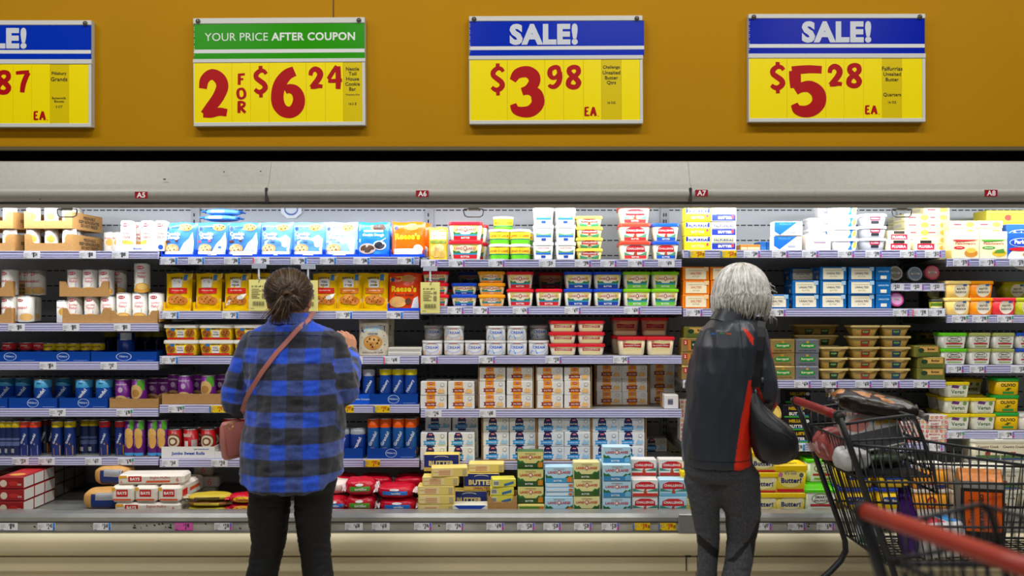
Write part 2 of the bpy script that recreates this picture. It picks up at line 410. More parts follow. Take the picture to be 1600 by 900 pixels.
# ------------------------------------------------------------------ sale signs
BR = {  # brush strokes (x, y, width) in a unit box
 '2': [[(.13, .62, .2), (.2, .8, .24), (.45, .9, .27), (.72, .82, .3), (.82, .66, .31), (.68, .46, .3), (.42, .26, .28), (.2, .1, .26)], [(.14, .13, .2), (.4, .12, .2), (.7, .16, .21), (.98, .14, .19)]],
 '3': [[(.04, .72, .16), (.2, .86, .24), (.5, .9, .27), (.72, .82, .29), (.74, .68, .27), (.56, .55, .22), (.34, .5, .18)], [(.38, .51, .18), (.62, .52, .22), (.82, .44, .29), (.86, .26, .3), (.66, .12, .28), (.4, .09, .25), (.14, .13, .2), (.05, .25, .15)]],
 '5': [[(.03, .9, .2), (.3, .92, .19), (.6, .93, .18), (.96, .92, .17)], [(.12, .9, .26), (.13, .74, .26), (.15, .56, .24)], [(.14, .5, .19), (.34, .57, .22), (.6, .58, .27), (.84, .46, .31), (.87, .28, .31), (.7, .14, .29), (.44, .09, .26), (.2, .13, .22), (.1, .24, .15)]],
 '6': [[(.72, .94, .24), (.46, .86, .27), (.24, .68, .3), (.15, .46, .3), (.18, .26, .3), (.36, .12, .28), (.62, .1, .28), (.82, .22, .3), (.86, .4, .28), (.74, .54, .25), (.54, .58, .22), (.4, .54, .18)]],
 '8': [[(.62, .56, .22), (.82, .7, .24), (.78, .88, .24), (.52, .94, .22), (.24, .86, .24), (.22, .7, .25), (.42, .56, .25), (.68, .42, .26), (.84, .26, .26), (.7, .1, .24), (.42, .07, .24), (.16, .16, .25), (.18, .34, .25), (.38, .48, .23), (.62, .56, .22)]],
 '9': [[(.82, .7, .22), (.74, .9, .24), (.48, .93, .23), (.2, .82, .25), (.16, .62, .26), (.34, .48, .22), (.6, .5, .2), (.8, .64, .22)], [(.84, .74, .24), (.86, .5, .27), (.76, .26, .27), (.5, .1, .24), (.22, .1, .2), (.08, .18, .16)]],
 '4': [[(.66, .98, .16), (.42, .74, .2), (.12, .44, .2)], [(.1, .36, .18), (.4, .36, .19), (.7, .37, .19), (1.0, .4, .17)], [(.74, .96, .24), (.76, .6, .25), (.76, .3, .25), (.74, .03, .22)]],
 '7': [[(.04, .88, .16), (.4, .9, .18), (.92, .92, .18)], [(.86, .9, .24), (.66, .62, .25), (.52, .34, .25), (.46, .04, .22)]],
 '$': [[(.9, .74, .13), (.74, .83, .14), (.46, .84, .16), (.2, .74, .18), (.2, .62, .18), (.46, .52, .19), (.74, .42, .19), (.82, .3, .19), (.6, .19, .18), (.32, .18, .16), (.08, .26, .13)], [(.5, 1.0, .14), (.5, .8, .14)], [(.5, .22, .14), (.52, .0, .13)]],
 'F': [[(.22, .98, .2), (.22, .5, .22), (.2, .02, .2)], [(.1, .92, .16), (.5, .92, .17), (.95, .95, .16)], [(.22, .5, .14), (.75, .53, .15)]],
 'O': [[(.5, .92, .17), (.2, .8, .2), (.12, .5, .22), (.24, .16, .2), (.55, .08, .18), (.84, .24, .2), (.88, .56, .2), (.72, .84, .18), (.46, .92, .17)]],
 'R': [[(.22, .98, .2), (.22, .5, .22), (.2, .02, .2)], [(.1, .92, .16), (.5, .93, .16), (.8, .82, .18), (.74, .6, .17), (.3, .47, .15)], [(.4, .48, .18), (.62, .28, .19), (.92, .06, .18)]],
 'E': [[(.22, .96, .2), (.2, .5, .22), (.2, .04, .2)], [(.15, .92, .16), (.85, .94, .16)], [(.15, .52, .14), (.72, .54, .15)], [(.15, .09, .16), (.9, .1, .16)]],
 'A': [[(.5, .98, .19), (.3, .5, .2), (.1, .03, .2)], [(.5, .96, .2), (.68, .5, .22), (.84, .02, .22)], [(.25, .34, .13), (.75, .36, .13)]],
 '.': [[(.3, .16, .2), (.5, .14, .22), (.62, .15, .2)]]}
def brush(mb, ch, x0, x1, z0, z1, y, m):
    w, h = x1 - x0, z1 - z0
    k = 0
    for st in BR[ch]:
        P = [(x0 + p[0] * w, z0 + p[1] * h, p[2] * (min(h, w * 1.5) if ch in 'FOREA.' else min(h * .9, w * 1.4)) * (1.25 if ch in 'FOREA' else 1.4 if ch == '$' else 1)) for p in spline(st)]
        vs = []
        for i, p in enumerate(P):
            a, b = P[max(i - 1, 0)], P[min(i + 1, len(P) - 1)]; dx, dz = b[0] - a[0], b[1] - a[1]; l = math.hypot(dx, dz) or 1
            nx, nz = -dz / l * p[2] / 2, dx / l * p[2] / 2
            vs += [(p[0] + nx, y - k * .0003 - i * .000005, p[1] + nz), (p[0] - nx, y - k * .0003 - i * .000005, p[1] - nz)]
        mb.add(vs, [(2 * i, 2 * i + 1, 2 * i + 3, 2 * i + 2) for i in range(len(P) - 1)], m); k += 1
RED = mat('9c0a10', .35, spec=.25); YEL = mat('ecd800', .28, spec=.25); YELD = mat('d0ba00', .3, spec=.25); SGREY = mat('c9c9c4', .35)
def sign(label, x0, x1, top, head, div, yel, bot, color, hdr, cards, tilt=0, hx=0, stripe=15.5):
    """pixel rows: frame top, header top, divider top, yellow top, yellow bottom"""
    y = YW - .030; px = lambda p: X(p, y); pz = lambda p: Z(p, y)
    t = empty('sale_sign', (px((x0 + x1) / 2), y, pz(bot))); ox, oz = t.location.x, t.location.z
    t.rotation_euler = (0, R(tilt), 0)
    setp(t, label, 'sign', 'hanging sale signs on the yellow wall')
    L = lambda p: px(p) - ox
    H = lambda p: pz(p) - oz
    f = MB()
    f.box(L(x0), L(x1), .004, .029, H(bot + 5), H(top), mat('b8b8b2', .5))
    f.box(L(x0), L(x1), -.004, .006, H(head), H(top), SGREY, .002); f.box(L(x0) - .002, L(x1) + .002, -.006, .006, H(yel), H(div), SGREY, .002); f.box(L(x0), L(x1), -.006, .006, H(bot + 6), H(bot), SGREY, .002)
    f.box(L(x0), L(x0 + 1.6), -.003, .006, H(bot), H(yel), SGREY); f.box(L(x1 - 4.5), L(x1), -.003, .006, H(bot), H(yel), SGREY)
    obj('frame', f, t)
    h = MB(); a, b = L(x0 + .6), L(x1 - .6 + hx); h.box(a, b, -.001, .003, H(div), H(head), mat(color, .2, spec=.12))
    S = Flat(((a + b) / 2, -.001, H(div)), (b - a, 0, 0), (0, 0, H(head) - H(div)), (0, -1, 0))
    h.art(S, [('r', -.5, .17, .5, .275, 'd6d6d4')] + hdr); 
    for k in range(16): h.box(a + .001, a + .004, -.0017, -.0008, H(div) + .008 + k * .0098, H(div) + .012 + k * .0098, 'cfc9a8' if k % 3 else '33508f')
    obj('header_panel', h, t)
    for e0, e1, items in cards:
        c = MB(); dark = any(i[0] == 'd' for i in items)
        c.box(L(e0), L(e1) - .0008, -.0025 - .0006 * (len(items) % 2), .0035, H(bot), H(yel), YELD if dark else YEL); yy = -.0034
        for i in items:
            if i[0] == 'd': continue
            if i[0] == 'b': brush(c, i[1], L(i[2]), L(i[3]), H(i[5]), H(i[4]), yy, RED)
            else:
                w = (i[3] - i[2]) * y / F
                c.art(Flat((L((i[2] + i[3]) / 2), yy, H(i[5])), (w, 0, 0), (0, 0, (i[5] - i[4]) * y / F), (0, -1, 0)), [('t', i[1], 0, .5, 1.3, '2c2410', .008, .98)])
        obj('price_card', c, t)
    for p in (x0 + 8, x1 - 9):
        s = MB(); s.lathe([(.011, 0), (.011, .003), (.0075, .004), (.0065, .009), (.003, .011)], mat('6d6a62', .3, .8), 12)
        o = obj('screw', s, t); o.rotation_euler = (R(90), 0, 0); o.location = (L(p), -.004, H(top + 5))
    return t
def small(lines, cx, half):
    return [('d',)] + [('x', t, cx - half * f, cx + half * f, y - hh * .4, y + hh * .4) for t, y, hh, f in lines]
SALE = lambda u, w=.42: [('t', 'SALE!', u, .62, w, 'c9ccd2', .055, .62)]
ea = lambda a, b, c, d: [('b', 'E', a, a + (b - a) * .34, c, d), ('b', 'A', a + (b - a) * .38, a + (b - a) * .8, c, d), ('b', '.', b - (b - a) * .18, b, d - 6, d + 1)]
sign('blue-headed yellow sale sign cut by the frame edge, price ending 87, leftmost sign', -125, 143, 32, 39.5, 93, 100.5, 193, '0a2f9e', SALE(-.075), [
    (-123, -9, [('b', '1', 0, 0, 0, 0)][:0] + [('b', '$', -100, -78, 109, 158)]), (-9, 21, [('b', '8', -6, 18, 111, 147)]), (21, 50, [('b', '7', 24.5, 48, 110, 146)]), (50, 79, ea(53, 77, 174, 188)),
    (79, 108, small([('Pillsbury', 115.5, 8, 1), ('Grands', 124, 8, .8), ('Buttermilk', 153.5, 4.5, .7), ('Biscuits', 158.5, 4.5, .55), ('5 CT', 167, 5, .3)], 93, 13)), (108, 138.5, [])])
sign('green-headed yellow sign about price after coupon, 2 for 6.24', 303, 571, 28, 37, 92, 98, 191, '2f8a12',
    [('t', 'YOUR PRICE', -.25, .63, .37, 'd8ded4', .0, .4), ('t', 'AFTER COUPON', .2, .63, .49, 'd8ded4', .03, .4)], [
    (304.5, 363, [('b', '2', 312, 356, 108, 187)]), (363, 392, [('b', 'F', 372, 384, 115, 133), ('b', 'O', 370.5, 385, 137, 155), ('b', 'R', 371, 385, 158, 177)]), (392, 421, [('b', '$', 397, 419, 103, 152.5)]),
    (421, 479, [('b', '6', 427, 474, 107, 183)]), (479, 509, [('b', '2', 483, 505, 105, 141)]), (509, 537, [('b', '4', 511, 535, 103, 141)]),
    (537, 567, small([('Nestle', 108.5, 7, .7), ('Toll', 116, 7, .4), ('House', 124, 7, .7), ('Cookie', 132, 7, .75), ('Bar', 140, 7, .4), ('Chocolate Chip', 149, 4, 1.05), ('16.5 Z', 163, 4.5, .5)], 551.5, 13))], tilt=-.35)
sign('blue-headed sale sign priced 3.98, above the centre bay of butter', 733.5, 1004.5, 25, 33, 87, 93.5, 188, '0a2a9c', SALE(-.075), [
    (735, 793, [('b', '$', 767, 789, 99, 149)]), (793, 851.5, [('b', '3', 799.5, 847, 104.5, 182)]), (851.5, 881, [('b', '9', 856, 878, 103, 139)]), (881, 912, [('b', '8', 885, 908, 103, 139)]), (912, 940, ea(913, 937, 167.5, 182)),
    (940, 971, small([('Challenge', 106, 8, 1), ('Unsalted', 114, 7, .9), ('Butter', 122, 7, .65), ('Qtrs', 130, 8, .45), ('16 OZ', 161, 4.5, .42)], 955.5, 13.5)), (971, 1000, [])], tilt=-.25, hx=3)
sign('blue-headed sale sign priced 5.28, above the grey-haired shopper, rightmost sign', 1169.5, 1445.5, 22, 29, 84, 91.5, 185, '0a2094', SALE(-.002), [
    (1171, 1229.5, [('b', '$', 1203, 1226.5, 97, 146)]), (1229.5, 1290, [('b', '5', 1235.5, 1285.6, 103, 181.5)]), (1290, 1318.6, [('b', '2', 1293, 1315.6, 100.5, 137)]), (1318.6, 1349, [('b', '8', 1322.5, 1346, 100, 137)]), (1349, 1378, ea(1351, 1375.6, 165, 179)),
    (1378, 1408.6, small([('Falfurrias', 107.5, 8, 1), ('Unsalted', 116, 7, .93), ('Butter', 124.5, 7, .67), ('Quarters', 148.5, 8, 1), ('16 OZ', 160, 4.5, .42)], 1393.6, 13.8)), (1408.6, 1441, [])], tilt=-.05)
# ------------------------------------------------------------------ kinds of goods
GL = lambda c: mat(c, .3)                         # coated print
KRAFT = mat('b28a58', .75, nz=.1, scale=90); WHITEP = GL('eceae4')
def rr(w, d, z, r, n=4, cx=0, cy=0):
    out = []
    for q, (sx, sy) in enumerate(((1, 1), (-1, 1), (-1, -1), (1, -1))):
        for k in range(n + 1):
            a = math.pi / 2 * (q + k / n)
            out.append((cx + sx * (w / 2 - r) + r * math.cos(a), cy + sy * (d / 2 - r) + r * math.sin(a), z))
    return out
def tub(name, w, d, h, lid, body, art, taper=.84, cat='tub', lidh=.014, lart=None, r=.018, rough=.35):
    """oblong tapered tub with an overhanging rimmed lid"""
    b = MB(); bm = mat(body, rough)
    hb = h - lidh * .6
    b.loft([rr(w * taper * .96, d * taper * .96, 0, r), rr(w * taper, d * taper, .004, r), rr(w * .955, d * .955, hb, r)], bm)
    S = Fn(lambda u, v, e: (u * w * (taper + (.955 - taper) * v), -d / 2 * (taper + (.955 - taper) * v) - e, v * hb), w * .92, hb, 1, 1)
    b.art(S, art)
    l = MB(); lm = mat(lid, .32)
    l.loft([rr(w, d, h - lidh, r), rr(w * 1.005, d * 1.005, h - lidh * .75, r), rr(w * .995, d * .995, h - lidh * .15, r), rr(w * .96, d * .95, h, r), rr(w * .92, d * .90, h - .0005, r), rr(w * .9, d * .87, h - .004, r)], lm, smooth=False)
    if lart: l.art(Flat((0, -d * .38, h - .004), (w * .85, 0, 0), (0, d * .76, 0), (0, 0, 1)), lart)
    return Kind(name, cat, [('tub_body', b.data('tub_body')), ('lid', l.data('lid'))], w, d, h)
def pot(name, dia, h, lid, body, art, taper=.9, cat='tub', lidh=.012):
    """round pot with a lid"""
    b = MB(); r0, r1 = dia / 2 * taper, dia / 2 * .965; hb = h - lidh * .5
    b.lathe([(r0 * .95, 0), (r0, .004), (r1, hb)], mat(body, .35), 24)
    S = Fn(lambda u, v, e: ((r0 + (r1 - r0) * v + e) * math.sin(u * math.pi), -(r0 + (r1 - r0) * v + e) * math.cos(u * math.pi), v * hb), math.pi * dia / 2 * .95, hb, 14, 1)
    b.art(S, art)
    l = MB(); l.lathe([(dia / 2, h - lidh), (dia / 2 * 1.01, h - lidh * .6), (dia / 2, h - .001), (dia / 2 * .94, h), (dia / 2 * .9, h - .004)], mat(lid, .35), 24)
    return Kind(name, cat, [('tub_body', b.data('tub_body')), ('lid', l.data('lid'))], dia, dia, h)
def can(name, dia, h, bands, art, cat='can', end='b9b9bb'):
    """bands: (top of band as a share of the height, colour)"""
    b = MB(); r = dia / 2; pr = [(r * .94, .0), (r, .004)]; ms = [mat(end, .3, .8)]; last = .004
    for f, c in bands: pr.append((r, f * (h - .004))); ms.append(GL(c))
    b.lathe(pr, ms, 22)
    b.art(Cyl(r, 0, h), art)
    e = MB(); e.lathe([(r, h - .004), (r * 1.03, h - .003), (r * 1.03, h - .0005), (r * .97, h), (r * .93, h - .003)], mat(end, .28, .85), 22)
    return Kind(name, cat, [('can_body', b.data('can_body')), ('rim', e.data('rim'))], dia, dia, h)
def carton(name, w, d, h, col, F_=(), R_=(), L_=(), T_=(), cat='box', c=.0025, m=None):
    b = MB(); b.box(-w / 2, w / 2, -d / 2, d / 2, 0, h, m or mat(col, .38), c)
    fs = faces(w, d, h)
    for k, a in (('F', F_), ('R', R_), ('L', L_), ('T', T_)):
        if a: b.art(fs[k], list(a))
    return Kind(name, cat, [(name, b.data(name))], w, d, h)
def pouch(name, w, h, th, back, art, cat='bag', lean=.0, seed=1, rough=.22, flat_base=True):
    """filled pouch standing on its base: crimped top seal, bulging front, wrinkled film"""
    nx, ny = 14, 16; rnd = random.Random(seed); off = Vector((seed * 3.1, seed * 1.7, 0))
    def fr(u, v, e, side=-1):
        bu = max(0, 1 - (2 * abs(u)) ** 3.2); bv = (1 - max(0, v - .06) ** 4 * 1.0) if flat_base else (1 - abs(2 * v - 1) ** 3.5)
        if v > .93: bv *= max(.03, (1 - v) / .07)
        t = th / 2 * (bu * bv) ** .7
        x = u * w * (1 - .03 * math.sin(v * math.pi)); wr = noise.noise(Vector((u * 5, v * 6, side)) + off) * .0035 * min(1, bu * 3)
        return (x, side * (t + wr * (1 if t > .004 else .2)) + side * e + lean * v * h, v * h + .002 * math.sin(u * 9 + seed) * (v > .9))
    b = MB(); bm = mat(back, rough)
    for side in (-1, 1):
        vs = [fr(-.5 + i / nx, j / ny, 0, side) for j in range(ny + 1) for i in range(nx + 1)]
        q = [(j * (nx + 1) + i, j * (nx + 1) + i + 1, (j + 1) * (nx + 1) + i + 1, (j + 1) * (nx + 1) + i) for j in range(ny) for i in range(nx)]
        b.add(vs, q if side < 0 else [f[::-1] for f in q], bm, True)
    bot = [fr(-.5 + i / nx, 0, 0, -1) for i in range(nx + 1)] + [fr(.5 - i / nx, 0, 0, 1) for i in range(nx + 1)]
    b.add(bot, [tuple(range(len(bot)))[::-1]], bm)
    b.art(Fn(fr, w, h, 14, 16), list(art), .0006, .0003)
    return Kind(name, cat, [(name, b.data(name))], w, th, h)
def tray(name, w, d, h, col, front=None, art=(), sart=(), cut=True, back=True, cat='tray'):
    """open display tray of folded board with a scooped front"""
    b = MB(); m = col if not isinstance(col, str) else mat(col, .6, nz=.06, scale=50); t = .003
    b.box(-w / 2, w / 2, -d / 2, d / 2, 0, t, m)
    for sx in (-1, 1): b.box(min(sx * w / 2, sx * (w / 2 - t)), max(sx * w / 2, sx * (w / 2 - t)), -d / 2, d / 2, t, h, m)
    b.box(-w / 2 + t, w / 2 - t, d / 2 - t, d / 2, t, h, m)
    hf = front or h
    if cut and hf < h:
        e = w * .14; out = [(-w / 2 + t, t), (w / 2 - t, t), (w / 2 - t, h), (w / 2 - e * .8, h), (w / 2 - e, h * .9), (w / 2 - e * 1.15, hf * 1.15), (w / 2 - e * 1.5, hf), (-w / 2 + e * 1.5, hf), (-w / 2 + e * 1.15, hf * 1.15), (-w / 2 + e, h * .9), (-w / 2 + e * .8, h), (-w / 2 + t, h)]
    else: out = [(-w / 2 + t, t), (w / 2 - t, t), (w / 2 - t, hf), (-w / 2 + t, hf)]
    n = len(out)
    b.add([(x, -d / 2, z) for x, z in out] + [(x, -d / 2 + t, z) for x, z in out], [tuple(range(n)), tuple(range(n, 2 * n))[::-1]] + [(i, i + n, (i + 1) % n + n, (i + 1) % n) for i in range(n)], m)
    fs = faces(w, d, hf)
    if art: b.art(fs['F'], list(art))
    if sart: b.art(faces(w, d, h)['R'], list(sart))
    return Kind(name, cat, [(name, b.data(name))], w, d, h)

HEB = lambda u, v, s=.3, hv=.1: [('e', u, v, s / 2, hv / 2, 'b5122a'), ('t', 'H-E-B', u, v, s * .72, 'f4eeee', .04, hv * .55)]
NK = {}
# --- spreads: LAND O LAKES style tub faces
def lol(band, sky='f0e08c', txt='b3202c', name2='BUTTER'):
    return [('r', -.4, .04, .4, .93, 'f4eed6'), ('r', -.4, .5, .4, .93, sky), ('e', 0, .62, .3, .25, 'f8f2d8'), ('p', [(-.4, .36), (-.12, .36), (-.2, .5), (-.3, .46), (-.4, .56)], '3f7a3c'), ('p', [(.4, .36), (.12, .36), (.2, .5), (.3, .46), (.4, .56)], '3f7a3c'),
            ('r', -.4, .28, .4, .38, '3a8fa8'), ('r', -.4, .05, .4, .28, band), ('t', name2, 0, .165, .4, 'f4f0e4', .03, .11), ('t', 'LAND    LAKES', 0, .66, .68, txt, .02, .19), ('e', .0, .66, .055, .14, txt), ('e', .0, .66, .035, .09, 'f4eed6')]
K = NK
K['lol_big'] = tub('spread_tub', .158, .13, .087, 'cc1f2f', 'f0ece0', lol('c4202c'))
K['lol_red'] = tub('spread_tub', .128, .10, .0800, 'cf1e30', 'efeadb', lol('c4202c'))
K['lol_blue'] = tub('spread_tub', .136, .10, .0800, '1c45b0', 'efeadb', lol('1d3f93'))
K['lol_green'] = tub('spread_tub', .130, .10, .0800, '83c31f', 'efeadb', lol('6fbf3f'))
K['lol_sred'] = tub('spread_tub', .124, .09, .0535, 'd2202f', 'efeadb', lol('c4202c'))
K['lol_sblue'] = tub('spread_tub', .121, .09, .0535, '1c45b0', 'efeadb', lol('1d3f93'))
K['lol_sorange'] = tub('spread_tub', .127, .09, .0535, 'f0a222', 'f0d9a4', lol('e8933a', 'f0c060', 'b3202c', 'HONEY'))
K['lol_green_pot'] = pot('spread_pot', .100, .070, 'f2f2ee', 'f4f0e6', [('r', -.42, .05, .42, .92, 'f0d83c'), ('r', -.42, .05, .42, .34, '6cc32c'), ('r', -.42, .34, .42, .42, '2c7a6c'), ('t', 'LAND O LAKES', 0, .62, .66, 'b3202c', .02, .2)])
K['lol_white'] = tub('spread_tub', .096, .085, .0800, 'f4f4f2', 'f4f3ee', [('r', -.4, .06, .4, .9, 'f6f4ea'), ('t', 'LAND O LAKES', 0, .74, .6, 'b3202c', .01, .16), ('p', [(-.4, .4), (.4, .4), (.4, .62), (.2, .52), (-.1, .5), (-.3, .56), (-.4, .62)], '74a66a'), ('r', -.4, .32, .4, .44, '2a6fc4'), ('r', -.12, .1, .12, .26, '2048a0')], taper=.88)
ch = lambda rib, top='f4f1e4': [('r', -.4, .06, .4, .94, top), ('p', [(-.4, .25), (-.4, .45), (-.2, .32), (.0, .25), (.22, .34), (.4, .5), (.4, .25)], '5f9c7c'), ('r', -.4, .06, .4, .25, rib), ('p', [(-.34, .48), (.34, .48), (.3, .78), (.15, .88), (-.15, .88), (-.3, .78)], 'c22830'), ('t', 'CHALLENGE', 0, .67, .58, 'f6eeea', .03, .2), ('p', [(-.07, .26), (.07, .26), (.03, .44), (.08, .52), (-.02, .46), (-.05, .4)], 'b04a2a'), ('t', 'BUTTER', 0, .15, .4, 'f2efe6', .03, .1)]
K['ch_yel'] = tub('spread_tub', .126, .085, .050, 'ecd65c', 'f0e08c', ch('3f8c5a', 'f4ecc0'), lidh=.012)
K['ch_red'] = tub('spread_tub', .146, .11, .0835, 'd84636', 'f2ecd0', ch('cf3a3a'))
K['ch_blue'] = tub('spread_tub', .126, .10, .0835, '2050c0', 'f2ecd0', ch('2058b4'))
K['cream_or'] = pot('cream_cheese_pot', .096, .068, 'ececea', 'ece8e2', [('e', 0, .56, .27, .38, 'c8d4ea'), ('e', 0, .56, .22, .3, 'f2efe8'), ('t', 'CREAM', 0, .58, .4, '5a78c8', .03, .3), ('p', [(-.3, .1), (-.05, .12), (.25, .08), (.3, .34), (.1, .28), (-.1, .4), (-.26, .36)], 'eba03c'), ('r', -.12, .86, .12, .96, 'c23a2a')], taper=.95)
K['cream_bl'] = pot('cream_cheese_pot', .096, .068, 'ececea', 'ece8e2', [('e', 0, .56, .27, .38, 'c8d8ee'), ('e', 0, .56, .22, .3, 'f2f2f0'), ('t', 'CREAM', 0, .6, .4, '3a6cd0', .03, .3), ('p', [(-.3, .1), (-.05, .12), (.22, .08), (.28, .3), (.1, .36), (-.1, .44), (-.26, .36)], '3a9ad8'), ('r', -.12, .86, .12, .96, 'c23a2a')], taper=.95)
sw = lambda: [('r', -.36, .1, .36, .86, 'f2e3ac'), ('p', [(-.34, .46), (-.1, .5), (.34, .46), (.34, .72), (.1, .68), (-.34, .74)], 'b3202c'), ('t', 'Spreadable Butter', 0, .59, .6, 'f2e8e0', .02, .2)] + HEB(-.3, .84, .14, .1)
K['sw_s'] = tub('spread_tub', .130, .09, .0535, 'd9303a', 'efe6d2', sw())
K['sw_l'] = tub('spread_tub', .134, .105, .086, 'd9303a', 'efe2c4', sw())
K['toll'] = tub('dough_tub', .160, .12, .072, 'f2efe6', 'e8c418', [('r', -.45, .04, .45, .18, 'd01f26'), ('e', -.3, .5, .14, .3, 'a9682c'), ('e', .3, .52, .15, .32, 'b3742f'), ('r', -.3, .7, -.17, .96, '2f7fc4'), ('r', -.12, .2, .12, .72, 'f4f2ea'), ('t', 'TOLL', 0, .58, .17, '3a2a1c', .03, .14), ('t', 'HOUSE', 0, .4, .19, '3a2a1c', .03, .14), ('t', 'NESTLE', 0, .86, .26, '3a2a1c', .04, .16)] +
    [('e', a, b_, .022, .05, '5a3418') for a, b_ in ((-.34, .6), (-.26, .45), (-.3, .35), (.26, .6), (.34, .5), (.3, .38), (.36, .65), (.24, .42))], lidh=.016, taper=.86)
gold = 'a88c4c'
kg = lambda c: [('r', -.17, .06, .17, .66, c), ('e', 0, .44, .13, .16, '1f7a3a'), ('t', 'Kerrygold', 0, .45, .22, 'e8dca0', .03, .14)]
K['kg_dark'] = tub('butter_tub', .140, .10, .0500, 'cdb982', gold, kg('20301f'), taper=.72, lidh=.009)
K['kg_red'] = tub('butter_tub', .140, .10, .0500, 'cdb982', gold, kg('a02a2a'), taper=.72, lidh=.009)
K['kg_blue'] = tub('butter_tub', .140, .10, .0500, 'cdb982', gold, kg('24406a'), taper=.72, lidh=.009)
eb = lambda: [('e', .08, .5, .29, .46, 'efe6cc'), ('t', 'earth', .08, .62, .34, '4a4436', .01, .22), ('t', 'balance', .08, .4, .44, '4a4436', .01, .24), ('r', .16, .78, .3, .9, '3a6fb0')]
for n, c, l in (('eb_cream', 'ecc976', 'efd48a'), ('eb_orange', 'f0961a', 'f4a21e'), ('eb_red', 'd8383e', 'dc3c48'), ('eb_lime', 'b8b82a', 'c4c232')):
    K[n] = tub('plant_spread_tub', .124, .095, .078, l, c, eb(), taper=.86)
sb = lambda: [('r', -.42, .06, .42, .92, 'eeece4'), ('e', 0, .66, .3, .24, '6f8a3a'), ('e', 0, .66, .27, .2, 'f0eee6'), ('t', 'SMART', 0, .73, .38, '2d3d20', .03, .14), ('t', 'BALANCE', 0, .58, .42, '2d3d20', .02, .13), ('r', -.34, .32, .34, .42, 'b8323a'), ('r', -.3, .14, .3, .22, '8fb04a')]
K['sb_green'] = tub('plant_spread_tub', .128, .09, .0735, '6cc62a', 'eeece2', sb()); K['sb_pale'] = tub('plant_spread_tub', .106, .085, .0735, 'a9b06a', 'eeece2', sb()); K['sb_blue'] = tub('plant_spread_tub', .106, .085, .0735, '2a50a8', 'eeece2', sb())
K['sb_big'] = tub('plant_spread_tub', .150, .12, .105, '5fc420', 'd8e8c0', sb(), taper=.9)
K['vegan'] = tub('plant_spread_tub', .122, .095, .074, 'e8d02c', 'ecead6', [('r', -.42, .06, .42, .94, 'f0eedc'), ('t', 'Vegan', 0, .38, .56, '2f6a34', .02, .4), ('p', [(-.28, .72), (.02, .66), (.06, .84), (-.22, .92)], '6a3a7a'), ('e', .27, .74, .08, .14, '7aa05a'), ('r', -.3, .1, .3, .16, 'c0cc98')])
K['olivio'] = tub('plant_spread_tub', .118, .09, .080, '35a447', 'e0b81c', [('t', 'OLIVIO', 0, .66, .62, '2a2a22', .04, .26), ('e', 0, .4, .05, .1, '4a5a20'), ('e', .08, .44, .05, .04, '55702a'), ('e', -.08, .36, .05, .04, '55702a'), ('r', -.24, .1, .24, .24, '3a9048')], taper=.9)
K['wht_small'] = tub('spread_tub', .118, .09, .075, 'e8e6e0', 'e2dccc', [('r', -.3, .2, .3, .7, 'd4c8a8')])
K['nb'] = tub('spread_tub', .158, .13, .122, 'ecc81c', 'e6cc2c', [('r', -.42, .02, .42, .14, 'c8202a'), ('e', 0, .56, .38, .36, 'f2e48a'), ('t', "It's not", 0, .8, .36, '3a3a7a', .01, .14), ('t', 'Butter!', .02, .5, .62, '232a6c', .04, .34), ('e', .32, .72, .08, .13, 'f0ecd8'), ('e', .32, .72, .065, .1, '6a6a4a'), ('e', -.3, .74, .06, .1, 'c878a8')], taper=.88, lidh=.024, lart=[('t', 'Butter!', 0, .5, .7, '3a3a30', .03, .5)])
K['nb_s'] = tub('spread_tub', .150, .12, .090, 'ecca1c', 'eedc74', [('r', -.42, .02, .42, .12, 'c8202a'), ('e', 0, .56, .38, .36, 'f4ecb4'), ('t', 'Butter!', .02, .5, .62, '232a6c', .04, .34), ('e', .32, .72, .08, .13, 'f0ecd8')], taper=.88, lidh=.02)
K['bonnet'] = tub('spread_tub', .158, .12, .108, '2a48a8', 'ecc41e', [('p', [(-.3, .36), (.3, .36), (.38, .5), (.3, .7), (-.3, .7), (-.38, .5)], '24448f'), ('t', 'Blue Bonnet', 0, .53, .6, 'f0ecd8', .03, .2)], taper=.86)
K['crock'] = tub('spread_tub', .150, .12, .100, 'd8d4c4', 'e6dec4', [('r', -.42, .06, .42, .92, 'e8e0c8'), ('t', 'Country Crock', 0, .7, .7, '5a2a20', .03, .2), ('r', -.42, .06, .42, .3, '5a7a48'), ('r', -.1, .3, .08, .46, 'a83a2a'), ('r', -.42, .06, .42, .14, '2a4a8a')])
K['imperial'] = tub('spread_tub', .168, .12, .105, 'e2d8cc', 'e8a23c', [('e', 0, .46, .15, .3, 'b8222a'), ('e', 0, .46, .1, .2, 'e8a23c'), ('r', -.42, .03, .42, .2, '2a2f6c'), ('t', 'IMPERIAL', 0, .115, .62, 'eee6da', .03, .13)])
K['wave'] = tub('butter_tub', .130, .09, .0535, 'f2f3f4', 'eceef0', [('t', 'Creamy Classic', -.17, .55, .36, '6a7aa8', .02, .3), ('p', [(.1, .04), (.28, .04), (.24, .4), (.3, .9), (.16, .9), (.2, .5)], '2a78c8'), ('e', .36, .5, .07, .3, 'e8cc5c')], lidh=.012)
K['plugra_tub'] = tub('butter_tub', .128, .095, .056, 'c3c5ca', 'b4b6bc', [('r', -.2, .52, .2, .88, 'b0163a'), ('t', 'PLUGRA', 0, .7, .32, 'f0e6ea', .04, .2), ('r', -.16, .22, .16, .48, '2a2a30')], r=.035, lidh=.013, rough=.3)
